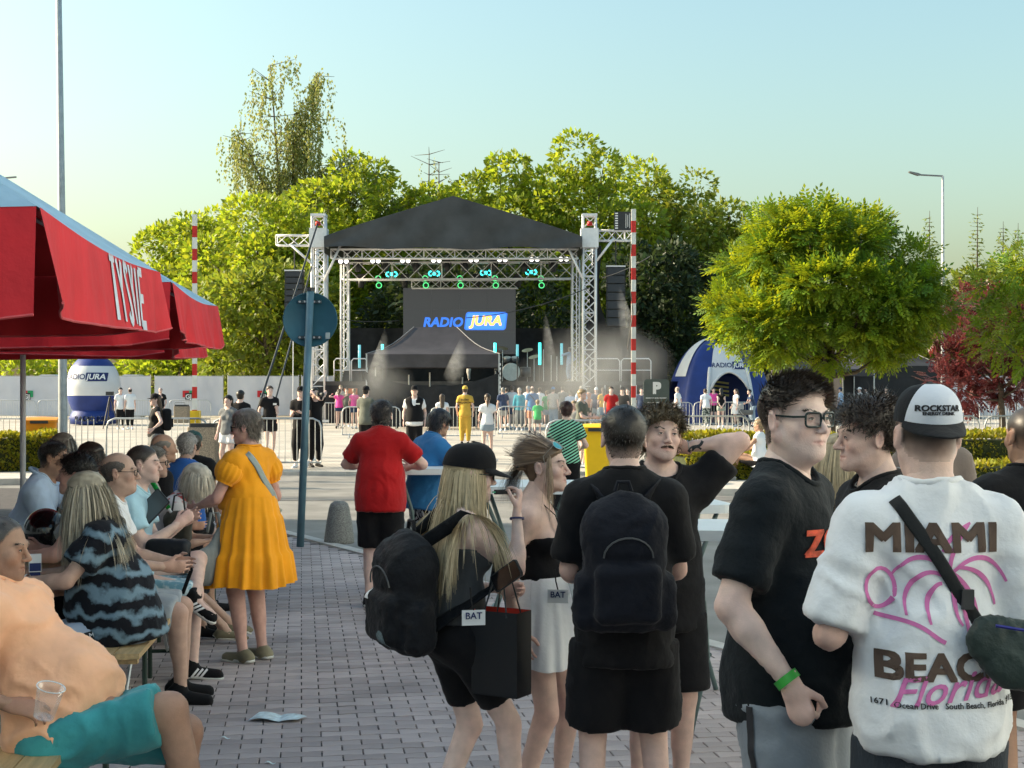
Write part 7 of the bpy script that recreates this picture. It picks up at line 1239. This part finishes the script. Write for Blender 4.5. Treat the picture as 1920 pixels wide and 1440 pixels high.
p = Person('woman in a royal blue tank top with short grey hair, seen from behind', 345, 216, -10, 1.63, 1.15, 'mid', 'mid', fem=1, **sit(pel=(0, 0, .62), lean=4, neck=10, wrR=(.24, .22, .72), wrL=(-.2, .3, .8))); p.body().finish(); p.shirt(c_tank, .016, -.06, 0, name='tank_top', amp=.004); p.shorts(c_black, .6); p.hair((.4, .38, .36), .018, n=1300, L=.03, back=-.08, out=.35, streak=.2).hair_done(); p.shoes(c_black)
p = Person('person in a dark cap beyond the woman in the blue tank top', 362, 196, 10, 1.6, 1., 'mid', 'tan', **sit(lean=4)); p.body().finish(); p.shirt(c_black); p.shorts(c_black); p.hair((.05, .04, .03), n=0).hair_done(); p.cap(cloth('cap_green', (.03, .09, .09)), yaw=150); p.shoes(c_black)
p = Person('heavy man in a pale blue polo with his hand at his mouth', 44, 268, -84, 1.78, 1.2, 'near', 'tan', **sit(lean=16, neck=6, head=(-6, 6, 0), belly=.07, wrR=(.13, .46, .84), poleR=(.5, -.6, -.6), wrL=(-.02, .34, 1.17), poleL=(-.6, .2, -1), handL=(.85, .05, .7), hdL=(.1, -.2, 1), face={'fat': .5, 'stubble': .4})); p.body().finish(); p.shirt(c_sky, .028, -.04, .75, .038); p.shorts(cloth('khaki', (.25, .22, .17))); p.hair((.02, .017, .016), .012, n=1600, L=.025, back=-.08, fade=.3).hair_done().brows((.02, .02, .02)); p.shoes(c_black); J = p.J; MB().tube([J['neck'] + (.078 * math.cos(a), -.0 + .08 * math.sin(a), .045 - .045 * math.sin(a)) for a in np.linspace(-3.6, .5, 20)], .014, 6).build('collar', c_sky, p.e, True)
p = Person('tanned woman with a dark bob leaning her chin on her hands', 116, 232, -82, 1.63, .98, 'mid', 'tan', fem=1, bust=.9, **sit(lean=20, neck=6, head=(-10, 4, 0), wrR=(.08, .34, 1.06), wrL=(-.08, .34, 1.06), poleR=(.5, .3, -1), poleL=(-.5, .3, -1), handR=(.8, .05, .7), handL=(.8, .05, .7), hdR=(-.2, -.1, 1), hdL=(.2, -.1, 1))); p.body().finish(); p.shirt(c_black, .014, -.04, 0, name='tank_top', amp=.004, low=.02); p.shorts(c_black); p.hair((.035, .025, .022), .026, 'long', 1300, .14, .004, .05, -.09, -.03, out=.12, grav=.45, nseg=6, noise=.04, lay=1.).hair_done(); p.shoes(c_black)
p = Person('grey long haired person behind the woman with the dark bob', 100, 212, -80, 1.66, 1., 'mid', 'mid', fem=1, **sit(lean=6, neck=6)); p.body().finish(); p.shirt(c_black); p.shorts(c_black); p.hair((.2, .19, .18), .018, 'long', 1300, .25, .005, out=.1, grav=.5, nseg=7, noise=.04, lay=1.).hair_done(); p.shoes(c_black)
plank_thing('beer_bench', 'wooden beer bench under the woman in the royal blue tank top', 'bench', (-2.72, 11.95), 2.2, .25, .5, 'beer benches')
# things on and around the tables
e = empty('motorcycle_helmet', (*P(86, 312), .76), R(40), 'shiny black motorcycle helmet with clear visor on the table', 'helmet'); v = Vol((-.18, -.2, -.02), (.18, .2, .32), .007); v.ell((0, 0, .16), (.125, .155, .14), .03); v.cone((0, .02, .05), (0, .1, .07), .11, .07, .05); v.rbox((0, .15, .15), (.1, .07, .045), .03, .02); v2 = Vol((-.18, -.2, -.02), (.18, .2, .32), .007); v2.ell((0, 0, .16), (.125, .155, .14), .03); v2.cone((0, .02, .05), (0, .1, .07), .11, .07, .05); v2.ell((0, .16, .16), (.105, .07, .05), .01, op='s'); v2.plane((0, 0, .0), (0, 0, -1)); V, Q = v2.mesh(1); mobj('shell', V, Q, mat('helmet_gloss', (.008, .008, .01), .12, 0, coat=.6), e, True)
MB().grid(lambda u, w: (.128 * math.sin((u - .5) * 2.4), .158 * math.cos((u - .5) * 2.4), .12 + .085 * w), 20, 4).build('visor', mat('visor', (.25, .4, .45), .06, 0, trans=.6, alpha=.5), e, True); MB().box((.126, .0, .15), (.012, .05, .04)).build('visor_hinge', mat('chrome', (.6, .6, .6), .2, metal=.8), e)
cup('clear cup of red drink with a pink straw and dome lid on the far table', (*P(123, 238), .762), .045, .12, fill=.45, straw=True)
e = empty('cigarette_pack', (*P(66, 372), .762), R(20), 'white and blue cigarette packet in the hands of the tie-dye woman', 'packet'); MB().box((0, 0, .14), (.06, .024, .09)).build('box', white_t, e); MB().box((.0, -.0135, .12), (.055, .002, .04)).build('print', navy, e); MB().box((0, 0, .048), (.05, .022, .09)).build('lower_box', navy, e)
e = empty('paper_note', (*P(42, 378), .764), R(15), 'small printed card lying on the near table edge', 'paper'); MB().box((0, 0, .004), (.12, .07, .006)).build('card', dkm, e)
for k in range(5): MB().box((-.04 + k * .02, 0, .008), (.008, .05, .001)).build('line', white_t, e)
e = empty('black_pouch', (*P(316, 312), Z(1030, 312)), R(-8), 'black shoulder pouch in the lap of the young man with crossed legs', 'bag'); v = Vol((-.2, -.1, -.1), (.2, .1, .12), .009); v.rbox((0, 0, 0), (.13, .05, .06), .035); V, Q = v.mesh(1); mobj('pouch', fold(V, Q, .006, 3), Q, cloth('bag_dark', (.012, .014, .018), rough=.5), e, True); MB().tube([(.12, 0, 0), (.15, -.02, -.12), (.1, -.03, -.26)], .012, 6, flat=.3).build('strap', c_black, e)
e = empty('shoulder_bag', (*P(335, 275), Z(985, 275)), R(-10), 'olive grey handbag beside the bent white haired woman', 'bag'); v = Vol((-.15, -.1, -.15), (.15, .1, .2), .009); v.rbox((0, 0, -.02), (.09, .05, .1), .04); v.cone((-.05, 0, .04), (.05, 0, .04), .05, k=.03, ax=(0, 1, 0), q=.7); V, Q = v.mesh(1); mobj('pouch', fold(V, Q, .008, 4), Q, cloth('bag_olive', (.075, .07, .055)), e, True); MB().tube([(-.05, 0, .08), (-.03, 0, .2), (.03, 0, .22), (.05, 0, .08)], .007, 6).build('handle', dkm, e)
# ================================================================== people on the plaza
def col_(n, c): return cloth('far_' + n, c)
K = {'bk': c_black, 'wh': c_white, 'bl': c_blue, 'rd': c_red, 'gy': col_('grey', (.16, .17, .18)), 'nv': col_('navy', (.03, .05, .11)), 'pk': col_('pink', (.75, .08, .35)), 'yl': col_('yellow', (.62, .38, .06)), 'dn': col_('denim', (.25, .33, .42)), 'or': col_('rust', (.5, .16, .08)), 'gn': col_('green', (.06, .45, .15)), 'tl': col_('teal', (.04, .3, .4)), 'lb': c_sky, 'ol': col_('olive', (.12, .13, .11)), 'cm': camo, 'st': stripe, 'ds': col_('dust', (.4, .38, .36)), 'sk': col_('sage', (.3, .36, .33))}
HC = {'d': (.02, .017, .015), 'b': (.09, .06, .04), 'l': (.35, .26, .16), 'g': (.3, .29, .28), 'r': (.06, .025, .02)}
def far(lab, px, s_, yaw, top='bk', bot='bk', fr=.75, H=1.74, hair='d', fem=0, sl=.6, skin='fair', cap=None, long=0, tail=0, dress=0, bag=None, grp='people on the sunny plaza', bald=0, **kw):
    lod = 'mid' if s_ > 90 else 'far'; r_ = random.Random(sum(map(ord, lab))); k = H / 1.75; st_ = r_.uniform(-.09, .09)
    kw.setdefault('wrR', (.24 * k, r_.uniform(0, .14), r_.uniform(.86, .95) * k)); kw.setdefault('wrL', (-.24 * k, r_.uniform(0, .14), r_.uniform(.86, .95) * k)); kw.setdefault('ankR', (.1, st_, .085)); kw.setdefault('ankL', (-.1, -st_, .085))
    p = Person(lab, px, s_, yaw, H, kw.pop('g', 1.), lod, skin, fem=fem, bust=.9 * fem, group=grp, **kw); p.body().finish(); p.shirt(K[top], .02 if not fem else .014, -.1 if not fem else -.03, sl, .028, hang=.01)
    if dress: p.skirt(K[bot], dress, .24, .15, 12, .05, 'skirt', .1, 8)
    else: p.shorts(K[bot], fr, .022, .035, name='trousers' if fr > 1.2 else 'shorts')
    if bald: p.hair(HC[hair], .003, n=0, bald=.8).hair_done()
    else: p.hair(HC[hair], .018 if not cap else .006, n=1500, L=.03, back=-.075).hair_done()
    if long or tail:
        v = Vol(p.J['head'] - .5, p.J['head'] + .2, .014); hM = p.hM; a = p.hp((0, -.06, .02))
        if long: v.cone(a, p.J['chest'] - p.f2 * .12 - p.u2 * (long - .2), .085, .06, .03, p.f2, .6)
        else: v.cone(p.hp((0, -.1, .02)), p.hp((0, -.15, -.08)), .028, .035, .02); v.cone(p.hp((0, -.15, -.08)), p.hp((0, -.13, -.24)), .035, .012, .02)
        V, Q = v.mesh(1); mobj('long_hair' if long else 'ponytail', V, Q, hair_m, p.e, True, ('col', np.tile(HC[hair], (len(V), 1)) * (1 + .3 * noise3(V * (60, 60, 9), 3))[:, None]))
    if cap: p.cap(K[cap], yaw=kw.get('capyaw', 0))
    p.shoes(K['wh'] if r_.random() < .6 else c_black)
    if bag:
        o = MB(); c = p.J['chest'] * .6 + p.J['waist'] * .4 - p.f2 * .2; v = Vol(c - .3, c + .3, .016); v.rbox(c, (.15, .08, .21), .06); V, Q = v.mesh(1); e = empty('backpack', tuple(p.e.location), p.e.rotation_euler[2], 'backpack worn by: ' + lab if False else bag, 'backpack'); mobj('pack', V, Q, c_black, e, True); MB().box(tuple(c - p.f2 * .09 - (0, 0, .06)), (.2, .04, .16)).build('pocket', c_black, e)
    return p
far('woman in a black cap and black tank top walking left with a backpack', 292, 100, 112, 'bk', 'gy', .5, 1.64, 'b', 1, 0, cap='bk', long=.32, wrL=(-.42, .12, 1.0), bag='black backpack of the woman in the black cap and tank top')
far('girl with long dark hair behind the woman in amber', 428, 94, 160, 'gy', 'wh', .5, 1.6, 'd', 1, .3, long=.3)
far('man in a black hooded top seen behind the long haired girl', 451, 88, -10, 'bk', 'bk', 1.8, 1.7, sl=1.8)
p = far('man in black t-shirt and shorts with a small white badge', 506, 74, 205, 'bk', 'bk', .7, 1.8, 'b', wrL=(-.12, .3, .95)); MB().box(tuple(p.J['chest'] + (-.08, .17, -.04)), (.09, .01, .05)).build('name_badge', white_t, p.e)
far('photographer in black with a pale strap beside the sign pole', 564, 85, 172, 'bk', 'bk', 1.85, 1.78, cap='bk', wrR=(.1, .3, 1.22), wrL=(-.1, .3, 1.22))
p = far('man in black raising a camera beside the photographer', 590, 84, 215, 'bk', 'bk', 1.85, 1.76, wrR=(.06, .24, 1.55), wrL=(-.08, .26, 1.54)); e = empty('camera', tuple(p.e.location), p.e.rotation_euler[2], 'black camera raised to the eye of the second photographer', 'camera'); MB().box((0, .24, 1.62), (.15, .07, .1)).build('body', dkm, e); MB().cyl((0, .27, 1.62), (0, .4, 1.62), .04).build('lens', dkm, e)
far('girl in a magenta top with raised arms near the stage', 636, 44, -5, 'pk', 'nv', .35, 1.68, 'b', 1, .3, wrR=(.3, .1, 1.5), wrL=(-.35, .1, 1.45), tail=1); far('person in a hot pink top right of the girl in magenta', 664, 44, -10, 'pk', 'nv', .5, 1.7, 'l', 1, .3, wrR=(.35, .1, 1.35)); far('person in dark clothes between the two pink tops', 650, 42, 180, 'ol', 'bk', 1.8, 1.72, 'b'); far('shirtless looking spectator behind the girl in magenta', 639, 41, 170, 'ds', 'bk', .8, 1.85, 'l')
far('bearded man in a charcoal t-shirt and backward cap', 686, 77, -25, 'ol', 'bk', .8, 1.79, 'd', cap='bk')
p = far('guard in a pale shirt, black vest and cap facing us', 777, 80, 180, 'wh', 'bk', 1.85, 1.8, 'd', cap='bk', g=1.15); v_ = p.shirt(c_black, .045, .0, 0, name='vest', vneck=.16); MB().box(tuple(p.J['chest'] + (-.09, .2, .0)), (.1, .01, .03)).build('name_strip', white_t, p.e)
far('girl with long brown hair in a white dress seen from behind', 829, 62, 4, 'wh', 'wh', H=1.55, hair='b', fem=1, sl=.3, long=.2, dress=.45)
p = far('man in a mustard yellow uniform and cap seen from behind', 872, 61.5, -3, 'yl', 'yl', 1.9, 1.8, 'b', cap='yl', g=1.05); V, T = text_mesh('SŁUŻBA', .07, bold=.02); wrap('lettering', V, T, black_p, p.sh, p.J['chest'] + (0, 0, .0), (1, 0, 0), (0, 0, 1), p.sh, .006, .05); V, T = text_mesh('PORZĄDKOWA', .07, bold=.02); wrap('lettering', V, T, black_p, p.sh, p.J['chest'] + (0, 0, -.085), (1, 0, 0), (0, 0, 1), p.sh, .006, .05); MB().lathe([(.168, -.02), (.168, .02)], 24, tuple(p.J['pel'] + (0, 0, .06)), sy=.82, wob=lambda a, t: 0).build('belt', c_black, p.e, True)
far('girl with a ponytail, white t-shirt and denim shorts seen from behind', 914, 76, 2, 'wh', 'dn', .38, 1.6, 'b', 1, .5, tail=1)
far('man in navy at the right edge of the black tent', 943, 47, 10, 'nv', 'ds', .7, 1.74, 'g'); far('man in a white and red shirt near the drum kit', 960, 44, 20, 'wh', 'nv', .8, 1.82, 'b'); far('person in a teal jacket and pale cap facing us', 974, 46, 170, 'tl', 'gy', 1.8, 1.72, 'b', cap='ds', sl=1.7); far('spectator with a pale cap behind the blue shirt', 990, 42, 160, 'wh', 'gy', .8, 1.8, 'b', cap='ds'); p = far('large man in a blue t-shirt and rust orange shorts', 998, 49, 6, 'bl', 'or', .85, 1.8, 'b', g=1.2, bald=1); MB().tube([p.J['shL'] + (.05, -.1, .06), p.J['chest'] + (.03, -.17, -.05), p.J['waist'] + (.17, -.16, -.05)], .014, 5).build('bag_strap', c_black, p.e)
far('spectator in bright green before the stage', 1026, 42, 0, 'gn', 'dn', .8, 1.6, 'b'); far('man in an off white shirt and blue cap', 1037, 45, -20, 'ds', 'dn', 1.8, 1.76, 'b', cap='bl'); far('spectator in grey close to the stage riser', 1055, 40, 0, 'gy', 'bk', 1.8, 1.8); far('spectator in pale blue left of the right tower', 1069, 45, 0, 'lb', 'gy', .8, 1.62, 'b'); far('man in a pale shirt and grey cap right of centre', 1090, 46, 10, 'lb', 'ds', .8, 1.8, 'b', cap='ds'); far('child with light brown hair beside the boy in olive', 1076, 76, 170, 'ds', 'gy', .8, 1.42, 'l')
p = far('fair haired boy in an olive t-shirt holding a bottle', 1091, 85, -118, 'ol', 'or', .75, 1.72, 'l', wrR=(.1, .33, 1.12), wrL=(-.08, .32, 1.1)); e = empty('water_bottle', tuple(p.e.location), p.e.rotation_euler[2], 'clear water bottle in the hands of the boy in olive', 'bottle'); MB().lathe([(0, 0), (.033, 0), (.034, .14), (.014, .19), (.014, .21), (0, .21)], 14, (0, .4, 1.1)).build('bottle', mat('bottle_plastic', (.6, .68, .72), .1, 0, alpha=.7), e, True); MB().cyl((0, .4, 1.31), (0, .4, 1.33), .016).build('cap', white_t, e)
p = far('girl in a green and black striped crop top with dark red hair', 1062, 148, 3, 'st', 'bk', 1.9, 1.585, 'r', 1, .62, 'fair', tail=0, wrR=(.2, .16, 1.0), wrL=(-.18, .18, 1.0)); [o for o in p.e.children if o.name.startswith('shirt')][0].name = 'crop_top'
far('man in a red t-shirt with white print facing us', 1146, 53, 178, 'rd', 'rd', .85, 1.78, 'b'); far('spectator in black beside the man in red print', 1167, 50, 170, 'bk', 'bk', 1.8, 1.76, cap='bk'); far('spectator with a yellow collar beside the right striped pole', 1177, 47, 160, 'bk', 'yl', .8, 1.72); far('spectator in dark red behind the right striped pole', 1203, 46, 175, 'nv', 'bk', .8, 1.74)
far('man in a white t-shirt and black shorts by the arch tent', 1270, 43.5, 62, 'wh', 'bk', .6, 1.78, 'g', bald=1); far('person in a white top and camouflage trousers at the arch tent', 1324, 42, 8, 'wh', 'cm', 1.85, 1.7, 'b', lean=14); far('woman in a black tank top and grey shorts, hands behind her back', 1352, 43, 2, 'bk', 'sk', .42, 1.72, 'd', 1, 0, 'pale', long=.1, wrR=(.03, -.16, .92), wrL=(-.03, -.16, .92), poleR=(1, -.3, 0), poleL=(-1, -.3, 0)); far('woman in a short white dress at the arch tent', 1380, 42, 110, 'wh', 'wh', H=1.68, hair='b', fem=1, sl=.3, dress=.42, long=.1); far('person in navy bending over a pram at the arch tent', 1412, 41, 100, 'nv', 'dn', 1.8, 1.68, 'd', 1, lean=16, wrR=(.12, .45, 1.0), wrL=(-.12, .45, 1.0))
for lab, px, s_, yaw, t, b, kw in (('spectator in teal right beside the drum kit', 950, 41, 15, 'tl', 'gy', {}), ('spectator in white under the right end of the stage riser', 1012, 40, -10, 'wh', 'nv', dict(hair='b')), ('spectator in rust red before the right tower', 1104, 41, 5, 'or', 'bk', {}), ('spectator in navy with a white cap before the right tower', 1118, 43, 170, 'nv', 'ds', dict(cap='wh')), ('woman in yellow right of the right tower', 1131, 45, 10, 'yl', 'dn', dict(fem=1, long=.1, hair='b')), ('child in green at the front barrier', 1008, 52, 0, 'gn', 'gy', dict(H=1.3, hair='l')), ('spectator in grey left of the arch tent', 1240, 40, 30, 'gy', 'bk', {}), ('woman in pink inside the arch tent', 1338, 40, 180, 'pk', 'bk', dict(fem=1, long=.1)), ('spectator in teal beside the pram', 1432, 40, 60, 'tl', 'gy', {}), ('man in black beside the photographers, arms folded', 578, 78, 160, 'bk', 'gy', dict(wrR=(-.05, .25, 1.2), wrL=(.05, .27, 1.18)))): far(lab, px, s_, yaw, t, b, **kw)
e = empty('pram', P(1396, 42), R(100), 'grey and pink pram before the arch tent', 'pram'); MB().grid(lambda u, v: (.2 * math.cos(3.14 * u), -.35 + .7 * v, .75 - .22 * math.sin(3.14 * u)), 10, 4).build('basket', K['gy'], e, True); MB().grid(lambda u, v: (.22 * math.cos(3.14 * u), .1 + .3 * math.sin(v * 1.5), .78 + .34 * math.sin(3.14 * u) * math.cos(v * 1.4)), 10, 6).build('hood', K['ds'], e, True)
for a in (-1, 1):
    for b in (-1, 1): o = MB().tube([(.0, .14 * math.cos(t), .14 * math.sin(t)) for t in np.linspace(0, 6.283, 15)], .02, 5).build('wheel', c_black, e); o.location = (a * .25, b * .32, .16)
    MB().tube([(a * .24, -.32, .16), (a * .22, .2, .6), (a * .2, .55, 1.02)], .014, 5).build('frame_tube', grey, e)
for lab, px, s_, yaw, t, b, kw in (('man in white left of the open black tent pole', 1557, 37, 30, 'wh', 'gy', dict(bald=1)), ('man in pale blue and dark cap under the open black tent', 1576, 37, 60, 'lb', 'nv', dict(cap='nv')), ('person in a white sun hat before the closed black tent', 1612, 36, 100, 'wh', 'gy', dict(cap='wh')), ('man in pale clothes and dark cap beside the white sun hat', 1624, 36, 80, 'wh', 'bk', dict(cap='bk')), ('woman in black leaning before the closed black tent', 1662, 36, 120, 'bk', 'bk', dict(fem=1, sl=0)), ('man in white with dark beard right of the inflatable ball', 226, 45, 200, 'wh', 'bk', dict(fr=1.8)), ('bald man in white right of the inflatable ball', 244, 45, 30, 'wh', 'bk', dict(fr=1.8, bald=1)), ('man in black before the white banners', 301, 44, 170, 'bk', 'wh', dict(fr=.9, bald=1, wrR=(.05, .2, 1.45)))): far(lab, px, s_, yaw, t, b, **kw)
e = empty('tripod', P(206, 44), 0, 'black camera tripod beside the inflatable ball', 'tripod'); MB().box((0, 0, 1.5), (.3, .2, .16)).build('head', dkm, e)
for a in (0, 2.1, 4.2): MB().cyl((0, 0, 1.4), (.4 * math.cos(a), .4 * math.sin(a), 0), .025).build('leg', dkm, e)
far('singer in a loose pale blue outfit on the stage', 1068, 36.5, 40, 'lb', 'lb', 1.9, 1.78, 'g', sl=1.5, z0=dk, bald=1, grp='performers on stage', wrL=(-.2, .35, 1.45)); far('musician in pale trousers half hidden by the black tent', 880, 36, 120, 'bk', 'ds', 1.9, 1.75, 'b', lean=30, z0=dk, grp='performers on stage')
far('person sitting low behind the hedge, bare shoulder showing', 1424, 100, 60, 'wh', 'bk', .8, 1.7, 'l', 0, 0, 'tan', pel=(0, 0, .38), ankR=(.1, .5, .09), ankL=(-.1, .5, .09), wrR=(.2, .4, .6), wrL=(-.2, .4, .6))
# ================================================================== water mist from the overhead hoses
def mist_mat(name, dens, sc):
    m = bpy.data.materials.new(name); m.use_nodes = True; n = m.node_tree.nodes; L = m.node_tree.links; n.remove(n['Principled BSDF']); pv = n.new('ShaderNodeVolumePrincipled'); pv.inputs['Color'].default_value = (.98, .98, .98, 1); pv.inputs['Anisotropy'].default_value = .35
    tc = n.new('ShaderNodeTexCoord'); nz = n.new('ShaderNodeTexNoise'); nz.inputs['Scale'].default_value = sc; nz.inputs['Detail'].default_value = 3; L.new(tc.outputs['Object'], nz.inputs['Vector']); gr_ = n.new('ShaderNodeTexGradient'); gr_.gradient_type = 'SPHERICAL'; mp = n.new('ShaderNodeMapping'); L.new(tc.outputs['Generated'], mp.inputs[0]); mp.inputs['Location'].default_value = (-1, -1, -1); mp.inputs['Scale'].default_value = (2, 2, 2); L.new(mp.outputs[0], gr_.inputs[0])
    mr = n.new('ShaderNodeMapRange'); mr.inputs[1].default_value = .35; mr.inputs[2].default_value = .75; mr.inputs[3].default_value = .25; mr.inputs[4].default_value = 1.; L.new(nz.outputs[0], mr.inputs[0]); mu = n.new('ShaderNodeMath'); mu.operation = 'MULTIPLY'; L.new(mr.outputs[0], mu.inputs[0]); L.new(gr_.outputs['Fac'], mu.inputs[1]); m3 = n.new('ShaderNodeMath'); m3.operation = 'MULTIPLY'; m3.inputs[1].default_value = dens; L.new(mu.outputs[0], m3.inputs[0]); L.new(m3.outputs[0], pv.inputs['Density']); L.new(pv.outputs[0], n['Material Output'].inputs['Volume']); return m
mm1, mm2 = mist_mat('mist_jet', 1.7, 5.), mist_mat('mist_cloud', .26, .8)
def mist(a, b, r0, r1, s_, m_, lab):
    (ax_, ay), (bx, by) = a, b; A = np.array(((ax_ - 960) / s_, 0, Z(ay, s_))); B = np.array(((bx - 960) / s_, 0, Z(by, s_))); o = MB().tube([A, A * .5 + B * .5, B], [r0, (r0 + r1) * .55, r1], 12).build('water_mist', m_); o.location = (0, F / s_, 0); tag(o, lab, 'mist', kind='stuff')
mist((1155, 520), (1182, 640), .04, .42, 46, mm1, 'water mist jet in front of the right speaker column'); mist((1019, 570), (1032, 690), .03, .34, 46, mm1, 'water mist jet right of the stage screen'); mist((728, 600), (705, 730), .03, .5, 52, mm1, 'water mist jet falling over the left of the black tent'); mist((872, 620), (850, 720), .04, .5, 52, mm1, 'water mist jet falling over the right of the black tent')
for (a, b_), r, s_, lab in (((1130, 690), 2.3, 50, 'drifting water mist in front of the right stage tower'), ((1060, 740), 2.0, 52, 'drifting water mist over the crowd before the stage'), ((700, 720), 1.2, 55, 'drifting water mist at the left corner of the black tent')):
    o = MB().lathe([(r * math.cos(t) * 1.25, r * .8 * math.sin(t)) for t in np.linspace(-1.5708, 1.5708, 13)], 20).build('water_mist', mm2); o.location = ((a - 960) / s_, F / s_, max(Z(b_, s_), r * .8 + .02)); tag(o, lab, 'mist', kind='stuff')
